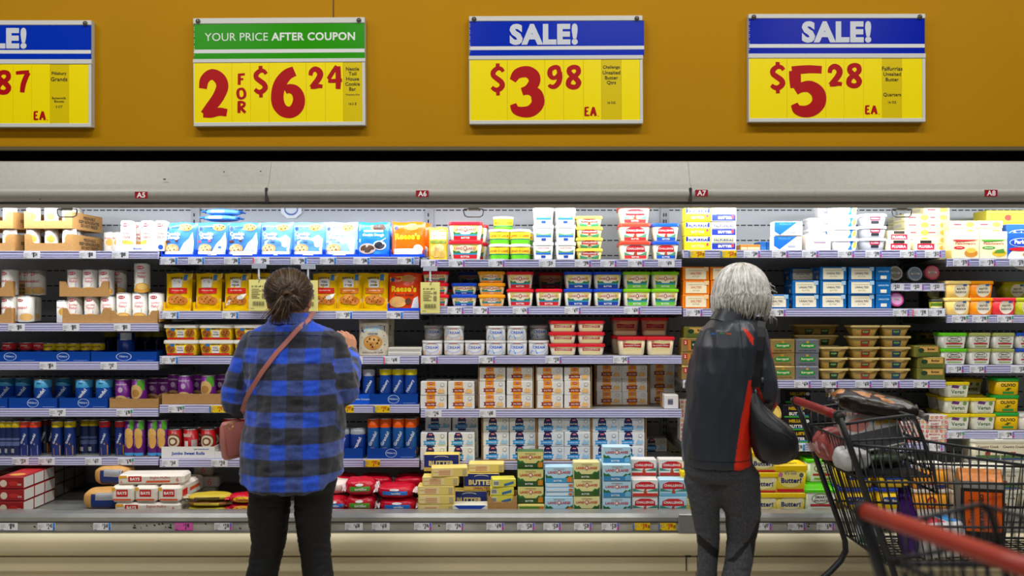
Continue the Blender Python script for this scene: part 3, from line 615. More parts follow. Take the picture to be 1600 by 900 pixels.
# --- butter boxes
heb_o = [('r', -.26, .02, .06, .98, 'ee9a20'), ('p', [(-.34, .2), (.12, .2), (.08, .34), (.12, .48), (-.34, .46), (-.3, .33)], '8e2a22'), ('t', 'SALTED', -.1, .33, .3, 'f2e4d8', .03, .16), ('t', 'BUTTER', -.1, .63, .28, 'f8ecd4', .05, .26)] + HEB(-.1, .86, .16, .16) + [('e', .33, .76, .075, .13, '8a8f98'), ('e', .33, .76, .062, .11, 'f0eee8'), ('p', [(.14, .16), (.4, .16), (.42, .34), (.36, .5), (.3, .4), (.24, .52), (.18, .38)], 'f2c88a')]
K['heb_or'] = carton('butter_box', .1215, .066, .0635, 'f0eee8', heb_o, [('r', -.3, .2, .3, .8, 'f2c88a')])
heb_b = [('p', [(-.28, .3), (.03, .3), (.03, .78), (-.05, 1.0), (-.22, 1.0), (-.28, .78)], '1d2a5e'), ('p', [(-.4, .12), (.08, .16), (.06, .3), (.1, .44), (-.4, .4), (-.36, .26)], '2f9cdc'), ('t', 'UNSALTED', -.15, .28, .36, 'f2f6fa', .03, .14), ('t', 'BUTTER', -.12, .57, .27, 'f0f0ee', .05, .26), ('r', -.28, .0, .03, .12, '1d2a5e')] + HEB(-.12, .86, .16, .15) + [('e', .33, .76, .075, .13, '7a8088'), ('e', .33, .76, .062, .11, 'eef0f0'), ('p', [(.14, .16), (.42, .16), (.44, .3), (.4, .5), (.36, .34), (.3, .4), (.24, .52), (.2, .3)], 'a8d0ea')]
K['heb_bl'] = carton('butter_box', .1215, .066, .0655, 'eceef0', heb_b, [('r', -.3, .2, .3, .8, 'a8d0ea')])
fal = lambda a, b_: [('r', -.47, .06, .47, .46, b_), ('r', -.42, .56, .4, .9, 'f0e6a0'), ('t', 'FALFURRIAS', 0, .7, .78, a, .05, .3), ('t', 'BUTTER', .05, .27, .55, 'f4f2e6', .06, .3), ('e', .36, .32, .05, .14, 'd84a4a'), ('r', -.47, .48, .47, .52, a)]
K['fal_y'] = carton('butter_box', .122, .066, .0655, 'e8d838', [('r', -.45, .55, .45, .95, 'f2ecc0'), ('t', 'FALFURRIAS', 0, .72, .84, '2438a0', .06, .34), ('p', [(-.45, .62), (-.38, .62), (-.38, .95), (-.45, .95)], '2438a0'), ('p', [(.38, .62), (.45, .62), (.45, .95), (.38, .95)], '2438a0'), ('t', 'BUTTER', 0, .28, .5, 'f4eeb0', .04, .22), ('e', .36, .4, .04, .1, 'd03a6a')], L_=[('r', -.4, .1, .4, .9, 'd8c82c')])
K['fal_b'] = carton('butter_box', .116, .066, .0655, 'eceade', fal('3a4a8a', '2a3a9c'), L_=[('r', -.4, .1, .4, .9, 'e0d860')])
K['salted'] = carton('butter_box', .123, .070, .064, 'e07f14', [('r', -.4, .1, .38, .9, 'f2e6c4'), ('t', 'SALTED', 0, .52, .4, 'd86a2a', .02, .18), ('t', 'BUTTER', 0, .3, .26, 'b0a080', .0, .11), ('r', -.3, .72, .24, .75, 'c8b890'), ('r', .3, .7, .46, .98, 'f2cf9c')], L_=[('r', -.4, .2, .4, .8, 'cf7010')])
K['unsalted'] = carton('butter_box', .122, .10, .064, '12629e', [('r', -.4, .1, .38, .9, 'eee6cc'), ('t', 'UNSALTED', 0, .52, .52, '2a3a5a', .02, .18), ('t', 'BUTTER', 0, .3, .28, '9a947c', .0, .11), ('r', -.3, .72, .24, .75, 'c0b898'), ('r', .3, .7, .46, .98, 'a9c6da')], R_=[('t', 'UNSALTED', 0, .66, .6, 'a8cce4', .03, .2), ('r', -.14, .12, .14, .36, 'e8e2d0')], L_=[('t', 'UNSALTED', 0, .66, .6, 'a8cce4', .03, .2), ('e', .1, .25, .12, .14, 'e8d0a8')])
kgb = lambda c: [('p', [(-.36, .5), (-.24, .34), (.24, .34), (.36, .5), (.24, .7), (-.24, .7)], '1f8a3c'), ('t', 'Kerrygold', 0, .52, .5, 'eee6c0', .04, .24), ('t', 'PURE IRISH BUTTER', 0, .16, .74, c, .02, .12), ('e', 0, .8, .06, .09, 'c8a83a')]
foil = mat('b59a62', .34, .45, nz=.06, scale=30); silv = mat('8f9298', .34, .5, nz=.05, scale=30)
K['kgb_gold'] = carton('butter_brick', .112, .075, .0620, 0, kgb('5a4a20'), m=foil); K['kgb_silver'] = carton('butter_brick', .108, .075, .0620, 0, kgb('3a3c44'), m=silv)
K['kgb_green'] = carton('butter_brick', .112, .10, .0640, 0, [('p', [(-.1, .2), (.5, .2), (.5, .8), (-.1, .8)], '123f24'), ('t', 'Kerrygold', .2, .5, .5, 'd8e0c0', .04, .3), ('r', -.42, .5, -.26, .86, 'c02a2a'), ('t', '2', -.34, .68, .08, 'f2e8d8', .04, .24), ('r', -.24, .1, -.12, .9, 'c8803a')], m=foil)
K['gold_brick'] = carton('butter_brick', .125, .09, .052, '8f8440', [('r', -.3, .45, .42, .92, 'd0a860'), ('e', -.25, .6, .12, .2, '24402a'), ('t', 'Butter', .15, .7, .3, '3a2a1a', .03, .2), ('r', -.4, .1, .4, .35, '5a6a34')], m=mat('7d7a3a', .4, .2))
K['plugra'] = carton('butter_brick', .108, .06, .048, 'e6dcb8', [('r', -.36, .06, .36, .62, 'b0163a'), ('t', 'PLUGRA', 0, .34, .6, 'f4e8e4', .05, .4), ('r', -.24, .66, .24, .95, '2e2a26')])
K['bluewhite'] = carton('butter_box', .130, .07, .066, 'ece6dc', [('p', [(-.5, .96), (.32, .96), (-.3, .04), (-.5, .3)], '1f66b0'), ('p', [(-.3, .04), (.32, .96), (.4, .96), (-.18, .04)], 'f0ece6'), ('t', 'PREMIUM', -.12, .8, .5, '5a94cc', .02, .14), ('r', .0, .2, .26, .32, 'a0a4c0')])
K['white_box'] = carton('butter_box', .112, .07, .072, 'efe6e0', [('p', [(-.22, .4), (.3, .4), (.24, .62), (-.14, .62)], 'e8bcb0'), ('r', -.2, .46, .3, .52, '8a8ab0'), ('t', 'unsalted butter', 0, .18, .56, 'a89c98', .01, .12), ('t', 'BUTTER', .02, .76, .3, 'b8a8a4', .01, .12)])
K['fleisch_o'] = carton('margarine_box', .128, .06, .125, 'efe7bc', [('t', "Fleischmann's", 0, .56, .72, 'a82a3a', .02, .14), ('e', -.22, .4, .2, .06, 'c8202e'), ('t', 'Original', -.22, .4, .26, 'f4ecdc', .02, .06), ('e', .2, .2, .24, .15, 'c98a3a'), ('e', .2, .3, .18, .1, 'e8c060'), ('p', [(-.5, .7), (.5, .7), (.3, .66), (-.3, .62)], 'c8303e')], L_=[('r', -.5, 0, .5, .3, 'd8c070')])
K['fleisch_g'] = carton('margarine_box', .128, .06, .125, 'efe7bc', [('t', "Fleischmann's", 0, .56, .72, 'a82a3a', .02, .14), ('e', -.18, .4, .24, .06, '4f9a3a'), ('t', 'Unsalted', -.18, .4, .28, 'f4ecdc', .02, .06), ('e', .2, .2, .26, .13, 'd8b83a'), ('p', [(.0, .2), (.4, .2), (.36, .36), (.1, .32)], '5f9040'), ('p', [(-.5, .7), (.5, .7), (.3, .66), (-.3, .62)], '4f9a3a')])
K['fl_flat'] = carton('margarine_box', .125, .12, .036, 'ece2b0', [('e', -.2, .5, .2, .24, 'f4ecd8'), ('r', -.36, .4, -.06, .6, 'c8404a'), ('e', .26, .5, .16, .36, 'd8a050')], L_=[('r', -.4, .3, .2, .7, 'd0c8b8')])
K['parkay'] = carton('margarine_box', .140, .06, .120, '2a5cb4', [('e', .1, .0, .6, .44, 'f0ead8'), ('e', -.02, .62, .42, .17, 'e8eef6'), ('e', -.02, .62, .4, .15, '1c48a8'), ('t', 'Parkay', -.02, .62, .66, 'f2f2f4', .05, .2), ('e', -.1, .36, .36, .07, 'c8202e'), ('e', .2, .16, .2, .12, 'd89a4a')])
K['yel_flat'] = carton('margarine_box', .15, .12, .06, 'd8cc4a', [('r', -.4, .2, .4, .8, 'c8bc3c'), ('e', .2, .4, .12, .24, 'c84a3a')])
K['nellie'] = carton('butter_box', .124, .066, .058, '1d1a22', [('t', "NELLIE'S", 0, .74, .74, 'd8b020', .05, .26), ('t', 'BUTTER', .02, .3, .62, 'f0eee6', .05, .26), ('r', -.46, .0, .46, .12, '4aa044'), ('r', -.1, .14, .44, .2, '3a78b8'), ('e', .38, .72, .08, .14, 'e6e2da')])
tile = []
for i in range(6):
    for j in range(3):
        tile += [('e', -.42 + i * .168, .16 + j * .34, .05, .1, ('d83a24', 'e89a1c', 'c8282c')[(i + j) % 3]), ('e', -.42 + i * .168, .16 + j * .34, .02, .04, 'f4ece0')]
K['minerva'] = carton('butter_box', .124, .066, .064, 'ece6dc', tile + [('r', -.24, .26, .24, .74, 'f2eee6'), ('t', 'MINERVA', 0, .62, .42, 'a8242c', .03, .18), ('t', 'DAIRY', 0, .38, .3, 'a8242c', .03, .18)])
lb = lambda sky, low, acc: [('r', -.48, .02, .48, .98, sky), ('p', [(-.48, .3), (-.2, .3), (-.3, .46), (-.38, .42), (-.48, .54)], '2f6a3a'), ('p', [(.48, .3), (.2, .3), (.3, .46), (.38, .42), (.48, .54)], '2f6a3a'), ('r', -.48, .02, .48, .3, low), ('t', 'LAND    LAKES', 0, .66, .8, 'b82430', .03, .24), ('e', 0.0, .66, .06, .13, 'b82430'), ('e', 0.0, .66, .04, .085, 'f0ece0'), ('p', [(.28, .06), (.46, .06), (.46, .36), (.36, .4), (.28, .3)], acc), ('t', 'BUTTER', -.05, .14, .3, 'f0f0ea', .03, .12), ('r', -.2, .85, .2, .88, '8a5a4a')]
K['lb_blue'] = carton('butter_box', .125, .066, .072, 'b4d4e4', lb('b8dcea', '4a9cc4', 'd87a2c')); K['lb_blue2'] = carton('butter_box', .125, .066, .072, 'c0d8e4', lb('b8d8e6', '3f86b4', '7ab4d0'))
K['lb_yel'] = carton('butter_box', .116, .066, .075, 'e2dca0', lb('e6e0a4', '3f5f2c', '2f5a2c')); K['lb_green'] = carton('butter_box', .118, .066, .075, '3f5f2c', lb('dcd48c', '2f4f24', 'c8862c'))
cb = lambda bg, low: [('r', -.48, .02, .48, .98, bg), ('p', [(-.48, .3), (-.48, .5), (-.24, .38), (0, .3), (.26, .4), (.48, .52), (.48, .3)], '4a8a7a'), ('r', -.48, .02, .48, .2, low), ('p', [(-.4, .46), (.4, .46), (.38, .74), (.18, .88), (-.18, .88), (-.38, .74)], 'c02630'), ('t', 'CHALLENGE', 0, .66, .68, 'f6eeea', .04, .24), ('p', [(-.06, .2), (.08, .2), (.03, .4), (.08, .48), (-.02, .44), (-.05, .36)], 'b05028')]
K['cb_red'] = carton('butter_box', .114, .066, .074, 'e4dcd4', cb('e8ece8', 'c43a34')); K['cb_blue'] = carton('butter_box', .122, .066, .074, 'b8d8e8', cb('bcdcec', '7ab8d8'))
K['buttery'] = carton('butter_box', .160, .075, .078, 'ddc468', [('r', -.49, .25, .49, .98, '1f2f74'), ('e', 0, .82, .2, .1, 'd8d4c0'), ('e', 0, .78, .2, .1, '1f2f74'), ('t', 'BUTTER', 0, .48, .72, 'e8d89c', .06, .36), ('t', 'UNSALTED', 0, .14, .5, '8a2a2a', .03, .14)])
K['cream_side'] = carton('butter_box', .160, .075, .040, 'e6cf7c', [('r', -.46, .1, .1, .9, 'ecd9a0'), ('t', 'NUTRITION', -.38, .5, .14, 'b03a3a', .02, .4), ('r', -.3, .2, .02, .3, 'd89a7a'), ('r', -.3, .4, .02, .5, 'd89a7a'), ('r', -.3, .6, .02, .7, 'd89a7a'), ('r', .36, .2, .46, .8, 'bcae88')])
K['blue_low'] = carton('butter_box', .155, .07, .038, 'ecead8', [('p', [(-.46, .95), (.46, .95), (.3, .5), (-.3, .5)], '2a4aa4'), ('r', -.4, .1, .2, .4, 'e8dc9c')])
K['small_yel'] = carton('butter_box', .105, .07, .036, 'd8d058', [('r', -.46, .2, -.2, .8, 'e8e6d8'), ('r', -.44, .28, -.22, .72, '8a8a80'), ('p', [(.0, .1), (.4, .4), (.4, .7), (.0, .4)], '3a6a9c')])
K['muffin_red'] = carton('dough_box', .11, .26, .052, '8e1d22', [('e', -.3, .45, .14, .3, 'd8c8b4'), ('e', .1, .45, .2, .2, 'b0302c'), ('t', '300', .34, .36, .16, 'd8c0b4', .03, .3)], R_=[('r', -.49, .06, -.2, .94, 'd6d2ca'), ('r', -.17, .06, .12, .94, 'd6d2ca'), ('r', .15, .06, .46, .94, 'd6d2ca')], T_=[('r', -.4, .1, .4, .9, 'a8282c'), ('e', 0, .2, .3, .1, 'd89a4a')])
K['shaded_red'] = carton('dough_box', .13, .30, .060, '5a1216', [('t', '300', .3, .5, .2, 'b08a80', .02, .4), ('p', [(-.4, .4), (-.1, .5), (-.1, .8), (-.36, .7)], '9a8078')], R_=[('r', -.49, .06, -.2, .94, '8a8680'), ('r', -.17, .06, .12, .94, '8a8680'), ('r', .15, .06, .46, .94, '8a8680')])  # red dough box again, shade at the back put into darker colours
K['flat_pack'] = carton('dough_box', .153, .12, .019, 'dcd8cc', [('r', -.46, .3, .46, .5, 'b0aca0')])
K['barcode_box'] = carton('butter_box', .066, .1215, .065, 'f0ece8', [('r', -.26, .3, .12, .72, 'a8a8b8')] + [('r', -.24, .32 + k * .06, .1, .345 + k * .06, '4a4a6a') for k in range(6)], L_=[('r', -.26, .02, .06, .98, 'ee9a20')])
# --- cans
K['texas'] = can('biscuit_can', .066, .138, [(.2, 'd8a040'), (1, 'e9e4dc')], HEB(0, .85, .3, .12) + [('t', 'Texas', 0, .58, .36, 'c23a3a', .02, .2), ('t', 'Style', .04, .44, .34, 'c23a3a', .02, .2), ('e', 0, .22, .36, .12, 'e4b45c')])
jb = lambda c: HEB(0, .85, .3, .12) + [('t', 'Jumbo', .06, .66, .34, 'c23a4a', .01, .16), ('t', 'Flaky!', .06, .54, .32, 'c23a4a', .01, .16), ('p', [(-.28, .3), (.16, .34), (.18, .46), (-.26, .42)], c), ('e', .08, .16, .3, .17, 'dca44c'), ('e', .08, .2, .22, .1, 'ecc878')]
K['jum_b'] = can('biscuit_can', .069, .122, [(1, 'e8e4dc')], jb('3a8fd0')); K['jum_g'] = can('biscuit_can', .071, .137, [(.14, 'e0b81c'), (1, 'e8e4dc')], jb('3a9a54'))
K['wcan'] = can('biscuit_can', .060, .105, [(1, 'dedad4')], [('e', .1, .5, .2, .16, 'd8b060'), ('t', 'Biscuits', 0, .7, .4, 'b84a5a', .01, .16), ('p', [(-.3, .14), (.2, .2), (.2, .34), (-.3, .28)], '4a7ac0')])
K['jlow'] = can('biscuit_can', .072, .122, [(1, 'e8e4dc')], HEB(-.1, .84, .3, .12) + [('t', 'Jumbo!', -.04, .55, .46, 'c23a4a', .02, .2), ('p', [(-.36, .2), (.0, .22), (.0, .34), (-.36, .32)], '3a5ab4'), ('e', .16, .2, .26, .14, 'dcb070')])
def tall(top, body='17306e', pic='d8962c', h=.163, word='Grands!'):
    return can('dough_can', .050, h, [(.84, body), (1, top)], [('t', word, .02, .5, .62, 'dfe6f2', .03, .16, 1.2), ('p', [(-.05, .02), (.3, .02), (.3, .3), (.1, .38), (-.08, .22)], pic), ('t', 'biscuits', 0, .91, .4, '3a3a3a', .01, .06)])
K['t_yel'] = tall('c4b020'); K['t_red'] = tall('b8282c'); K['t_ored'] = tall('d44a2a', pic='8a94b4'); K['t_dark'] = tall('5a1a20', '141c3c')
K['t_yback'] = can('dough_can', .050, .163, [(.84, '17264e'), (1, 'b8a41e')], [('r', -.3, .3, .3, .42, '5a6a94'), ('r', -.3, .46, .3, .52, '5a6a94'), ('r', -.26, .1, .0, .22, 'a8a8a8')])
K['t_purp'] = can('dough_can', .053, .168, [(1, '5a1e6c')], [('r', .06, .74, .36, .97, '5aa43a'), ('e', .0, .62, .24, .16, 'dfb870'), ('e', .05, .42, .2, .2, 'd8a860'), ('t', 'crescents', -.2, .4, .5, 'e0c8e4', .02, .14, 1.57), ('r', -.3, .03, .3, .1, '4a98c8')])
K['purp'] = can('dough_can', .069, .128, [(1, '6a2078')], [('e', .0, .62, .1, .1, 'c8b0d0'), ('t', 'cinnamon', 0, .82, .5, 'dcc4e0', .02, .14), ('e', .0, .22, .32, .2, 'd8b888'), ('e', .0, .22, .2, .12, 'a87848'), ('r', .28, .05, .42, .34, 'c8c4c4')])
K['purp2'] = can('dough_can', .069, .128, [(1, '6a2078')], [('r', .04, .6, .36, .96, '5aa43a'), ('e', -.04, .55, .28, .26, 'd9b87e'), ('e', -.04, .5, .16, .14, 'b4854c'), ('t', 'rolls', 0, .16, .5, 'e4cce6', .02, .18)])
K['grand'] = can('dough_can', .075, .128, [(.72, '1b4a9c'), (1, '4f9fc8')], [('t', 'Grands!', 0, .42, .62, 'e8eef6', .04, .2, .9), ('p', [(-.4, .0), (-.12, .0), (-.02, .16), (-.3, .24)], 'dcae3c'), ('t', 'flaky', 0, .86, .3, '2a4a7c', .02, .08)])
K['grand_s'] = can('dough_can', .076, .135, [(.8, '1b3f94'), (1, '9fa4ae')], [('t', 'Grands!', 0, .44, .6, 'e8eef6', .04, .2, 1.1)])
K['low_y'] = can('dough_can', .060, .080, [(.62, '1b2d5c'), (1, 'c8ae1c')], [('t', 'buttermilk', 0, .8, .5, '4a3a10', .02, .14)]); K['low_r'] = can('dough_can', .066, .083, [(.62, '1b2044'), (1, 'a8242c')], [('t', 'original', 0, .82, .4, 'e8d8d4', .02, .12)])
K['short_b'] = can('dough_can', .062, .135, [(.8, '14244c'), (1, 'b4a024')], [('t', 'crescent', 0, .46, .5, 'c8d0e4', .02, .14, 1.57)]); K['short_l'] = can('dough_can', .075, .13, [(1, '163a84')], [('r', -.1, .72, .34, .96, 'cfd6e2'), ('t', 'crescent', -.3, .5, .5, 'dfe6f2', .02, .14, 1.57)])
K['cin'] = can('dough_can', .066, .130, [(1, 'a3161c')], [('e', 0, .56, .36, .28, '7a4a2c'), ('e', 0, .56, .3, .22, 'e4d8c4'), ('e', 0, .56, .2, .15, '7a4a2c'), ('e', 0, .56, .12, .09, 'e4d8c4'), ('p', [(-.3, .02), (.2, .02), (.2, .16), (-.3, .2)], '2a4a94')])
K['cin_back'] = can('dough_can', .066, .130, [(1, 'a8181e')], [('r', .12, .04, .4, .62, 'b8b2ae'), ('r', -.36, .72, .1, .84, 'd8b0aa'), ('r', -.2, .34, -.02, .58, 'e4dcd8')])
K['tall_cin'] = can('dough_can', .070, .180, [(1, '98141a')], [('t', 'cinnamon rolls', .1, .45, 1.2, 'e0c8b8', .02, .3, 1.57), ('r', -.4, .05, -.24, .3, 'b8b2ae')])
K['cookie_c'] = can('dough_can', .056, .158, [(.82, '1c4696'), (1, 'a8aab4')], [('t', 'cookies', 0, .5, .7, 'e8eef6', .03, .18, 1.1), ('e', 0, .1, .3, .09, 'b07a40')])
K['cookie_y'] = can('dough_can', .058, .160, [(.84, '1c4696'), (1, 'd4c41c')], [('t', 'Pillsbury', 0, .5, .7, 'e8eef6', .03, .18, 1.1), ('e', 0, .1, .32, .1, 'd8c0a0'), ('e', .0, .09, .2, .06, '7a4a2c')])
K['cookie_o'] = can('dough_can', .056, .180, [(.78, '1a5a9e'), (1, 'd8601c')], [('t', 'Grands!', 0, .48, .8, 'e4ecf4', .03, .18, 1.1), ('e', 0, .13, .34, .12, 'd8a868'), ('e', .0, .11, .24, .07, '7a4a24')])
# --- pouches
def dough(bg, word, c2, pale=0, seed=1):
    wash = [('p', [(-.3, .1), (.4, .08), (.44, .5), (.3, .62), (.1, .5), (-.1, .56), (-.34, .4)], 'eef2f8')] if pale else [('p', [(.02, .12), (.42, .1), (.44, .4), (.4, .7), (.3, .5), (.16, .36)], 'dfe8f4')]  # pale: glare painted on the film as a broad white patch
    return pouch('cookie_dough_pouch', .156, .158, .05, bg, [('p', [(-.44, .72), (.06, .78), (.06, .92), (-.44, .88)], 'ecd92c'), ('e', -.37, .8, .06, .06, '1f3f8c'), ('t', 'ready to bake', -.13, .83, .32, '26367a', .02, .06), ('e', .2, .84, .19, .11, 'c89a5c')] + [('e', .2 + a, .84 + b_, .022, .02, '5a3820') for a, b_ in ((-.1, .02), (.02, .05), (.08, -.03), (-.04, -.05), (.12, .03))] + wash +
                 [('t', 'Cookie', -.18, .64, .46, 'f4f6fa', .05, .13), ('t', 'Dough', -.16, .52, .44, 'f4f6fa', .05, .13), ('p', [(-.44, .38), (-.02, .4), (-.02, .46), (-.44, .45)], c2), ('e', -.2, .2, .22, .14, 'd8b27c'), ('e', -.2, .2, .16, .09, 'e6cfa6')] + [('e', -.2 + a, .2 + b_, .02, .018, '5a3820') for a, b_ in ((-.1, .02), (.02, .05), (.08, -.03), (-.04, -.05))] + ([('r', -.42, .0, .42, .12, 'f2f2f4')]), seed=seed)
K['dough_choc'] = dough('4d83cc', '', '5a2a24', seed=1); K['dough_pink'] = dough('4d83cc', '', 'd8607c', seed=2); K['dough_sugar'] = dough('6a9fd8', '', '5a7ab8', 1, seed=3); K['dough_glare'] = dough('9dbfe6', '', 'c8d4ea', 1, seed=4)  # last two carry painted glare: paler film and white patch
K['dough_blue'] = pouch('cookie_dough_pouch', .152, .158, .05, '2f78c4', [('p', [(-.44, .74), (.0, .78), (.0, .92), (-.44, .88)], 'ecd92c'), ('e', .18, .83, .2, .11, '4a3428'), ('r', -.3, .7, .3, .76, 'e8f0f8'), ('t', 'Cookie Dough', 0, .6, .74, 'f0f4fa', .04, .1), ('e', .2, .3, .2, .14, 'd0d8e4'), ('e', .2, .3, .16, .11, '2a2a34'), ('e', -.18, .2, .26, .16, 'b8a8a0'), ('e', -.18, .2, .22, .12, '4a3428'), ('p', [(-.44, .4), (.3, .44), (.4, .52), (-.44, .5)], 'c8dcf0')], seed=5)
rs = lambda top: [('t', "Reese's", -.02, .56, .76, 'f2d21c', .05, .2), ('e', .1, .84, .2, .1, 'c89050'), ('p', [(-.44, .74), (-.08, .78), (-.08, .9), (-.44, .88)], 'e8d83c'), ('e', -.36, .81, .06, .05, '1f3f8c')] + ([('r', -.42, .0, .42, .2, 'f0e4dc'), ('e', .3, .2, .14, .12, 'f2eeea')] if top else [('t', 'Peanut Butter', 0, .4, .6, '7a2a12', .03, .1), ('e', -.2, .2, .26, .15, 'd8a868'), ('e', .12, .22, .1, .09, '5a3420'), ('p', [(.2, .04), (.42, .04), (.4, .36), (.28, .3)], 'e8eef4')])
K['reese'] = pouch('cookie_dough_pouch', .158, .160, .055, 'e2661c', rs(1), seed=6); K['reese2'] = pouch('cookie_dough_pouch', .158, .172, .055, 'd8481c', rs(0), seed=7)
def toll(c2, seed, glare=0):
    return pouch('cookie_dough_pouch', .123, .170, .045, 'e6be16', [('p', [(-.47, .0), (.47, .0), (.47, .3), (.2, .42), (-.47, .38)], 'e4d9cc'), ('t', 'NESTLE', -.06, .86, .44, '4a3418', .05, .09), ('r', .2, .8, .34, .97, '3a7ab0'), ('p', [(-.22, .6), (.16, .6), (.18, .8), (.1, .84), (-.16, .84), (-.24, .8)], 'e8e6e0'), ('t', 'TOLL', -.03, .76, .24, '3a3a44', .04, .08), ('t', 'HOUSE', -.03, .67, .28, '3a3a44', .04, .08), ('r', -.36, .44, .36, .59, c2), ('t', 'chocolate chip', 0, .52, .6, 'f2dcc8', .02, .05),
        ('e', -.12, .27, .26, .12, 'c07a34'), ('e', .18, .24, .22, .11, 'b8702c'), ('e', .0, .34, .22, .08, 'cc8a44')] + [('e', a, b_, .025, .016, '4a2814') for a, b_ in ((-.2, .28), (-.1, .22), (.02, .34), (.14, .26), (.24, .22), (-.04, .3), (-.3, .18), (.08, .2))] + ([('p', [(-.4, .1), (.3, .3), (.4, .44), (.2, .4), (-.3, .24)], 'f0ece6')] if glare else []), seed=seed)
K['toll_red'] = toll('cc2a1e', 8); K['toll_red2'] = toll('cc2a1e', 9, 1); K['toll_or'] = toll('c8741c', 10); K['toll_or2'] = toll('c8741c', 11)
K['puff'] = pouch('cookie_bag', .140, .168, .06, 'dcd3bc', [('p', [(-.4, .66), (-.3, .62), (.3, .62), (.4, .68), (.38, .82), (.2, .85), (-.2, .85), (-.38, .8)], '24508c'), ('t', 'PUFF', 0, .735, .68, 'b4d8f0', .045, .16), ('t', 'COOKIES', 0, .6, .4, '3a5a8c', .02, .05), ('e', 0, .36, .32, .2, 'c8924c'), ('e', 0, .38, .27, .15, 'dcb070')] + [('e', a, b_, .03, .025, '4a2818') for a, b_ in ((-.18, .38), (-.06, .3), (.05, .44), (.16, .34), (.2, .42), (-.1, .46), (.0, .24))] + [('e', a, b_, .016, .013, '4a3020') for a, b_ in ((-.4, .2), (.4, .3), (-.38, .5), (.38, .55), (.4, .8), (-.4, .75), (.3, .15))] + [('t', 'CHOCOLATE CHIP', 0, .08, .72, '3a3020', .03, .05)], seed=12)
K['pierogi'] = pouch('pasta_pouch', .088, .150, .05, 'd8b848', [('r', -.42, .62, .42, .86, 'e8dcc0'), ('t', 'LAND O LAKES', 0, .74, .78, 'b3202c', .02, .08), ('r', -.45, .5, .45, .58, '8a9a4a'), ('e', -.1, .26, .3, .2, 'ecc878'), ('e', .16, .2, .24, .15, 'e4bc68'), ('e', .1, .36, .22, .12, 'f0d89c')], seed=13)
# ------------------------------------------------------------------ stocking the shelves
FRONT = [YF + .013] * 5 + [3.725]
ENT = []
def A(kind, desc, b, t, xs, n=1, dy=0.0, zb=0.0, rz=0.0, jit=.012, grp=None, dzs=None, lean=0.0):
    """kind at the given columns of shelf t in bay b, n high; dy sets it back, zb lifts it"""
    k = NK[kind]
    for q in xs:
        c, m = (q if isinstance(q, tuple) else (q, n))
        yf = FRONT[t if t < len(SHY[b]) else 5] + dy
        x = X(c, yf)
        for j in range(m):
            ENT.append(dict(k=k, desc=desc, b=b, t=t if t < len(SHY[b]) else 5, x=x + random.uniform(-.0012, .0012), y=yf + k.d / 2 + random.uniform(0, .004), z=sz(b, t) + .0008 + zb + j * (k.h + .0004), n=m, j=j, rz=rz + random.uniform(-jit, jit), grp=grp, lean=lean))
def px_c(l, r): return (l + r) / 2
def flush_entries():
    by = {}
    for e in ENT: by.setdefault((e['desc'], e['b'], e['t']), []).append(e)
    o3 = ['first', 'second', 'third', 'fourth', 'fifth', 'sixth', 'seventh', 'eighth', 'ninth', 'tenth', 'eleventh', 'twelfth', 'thirteenth', 'fourteenth']
    for (desc, b, t), es in by.items():
        cols = sorted({round(e['x'], 2) for e in es}); merged = []
        for c in cols:
            if not merged or c - merged[-1] > .03: merged.append(c)
        for e in es:
            ci = min(range(len(merged)), key=lambda i: abs(merged[i] - e['x']))
            zs = sorted({round(f['z'], 2) for f in es if abs(f['x'] - e['x']) < .03}); lev = []
            for z_ in zs:
                if not lev or z_ - lev[-1] > .015: lev.append(z_)
            n = len(lev); j = min(range(n), key=lambda i: abs(lev[i] - e['z']))
            row = '' if n == 1 else ('top' if j == n - 1 else 'bottom' if j == 0 else 'middle' if n == 3 else o3[n - 1 - j] + ' down')
            col = '' if len(merged) == 1 else o3[ci]
            if row and col: mid = f', {row} of {col} stack'
            elif row: mid = f', {row} of stack'
            elif col: mid = f', {col} from left'
            else: mid = ''
            tier = TIER[t] if t < 5 else TIER[5]
            key = (desc, mid, b, t)
            e['k'].put(e['x'], e['y'], e['z'], f'{desc}{mid}, {tier}, {BAY[b]}', e['grp'] or f'{e["k"].name.replace("_", " ")}s in the {BAY[b]}', (e['lean'], 0, e['rz']))

kside = [('t', 'PERISHABLE', .05, .74, .5, '3a2a1c', .04, .2), ('t', 'KEEP REFRIGERATED', .05, .5, .7, '3a2a1c', .04, .2), ('t', 'DO NOT FREEZE', .05, .26, .6, '3a2a1c', .04, .2)]
NK['kray'] = tray('display_tray', .222, .29, .078, KRAFT, .036, sart=kside); NK['kray2'] = tray('display_tray', .226, .20, .070, KRAFT, .040, sart=kside); NK['kray3'] = tray('display_tray', .226, .16, .058, KRAFT, .034)
NK['kray_low'] = tray('display_tray', .226, .16, .046, KRAFT, .043, cut=False); NK['kray_low2'] = tray('display_tray', .270, .16, .050, KRAFT, .048, cut=False)
wt = [('t', 'Biscuits', .1, .36, .34, '2c56b0', .03, .3)]
NK['wray'] = tray('display_tray', .166, .12, .062, WHITEP, .030, wt); NK['wray2'] = tray('display_tray', .06, .12, .062, WHITEP, .058, [('e', .3, .3, .2, .2, '2c56b0')], cut=False)
BLU = GL('0f4290'); emb = [('e', .0, .5, .12, .42, 'c8d6ea'), ('e', .0, .5, .108, .38, '0f4290'), ('t', 'Pillsbury', 0, .5, .18, 'c8d6ea', .02, .24), ('r', .2, .1, .46, .14, '8fa8d0')]
NK['bray'] = tray('display_tray', .246, .16, .046, BLU, .045, [(*i,) for i in emb], cut=False); NK['bray_w'] = tray('display_tray', .302, .16, .046, BLU, .045, emb, cut=False)
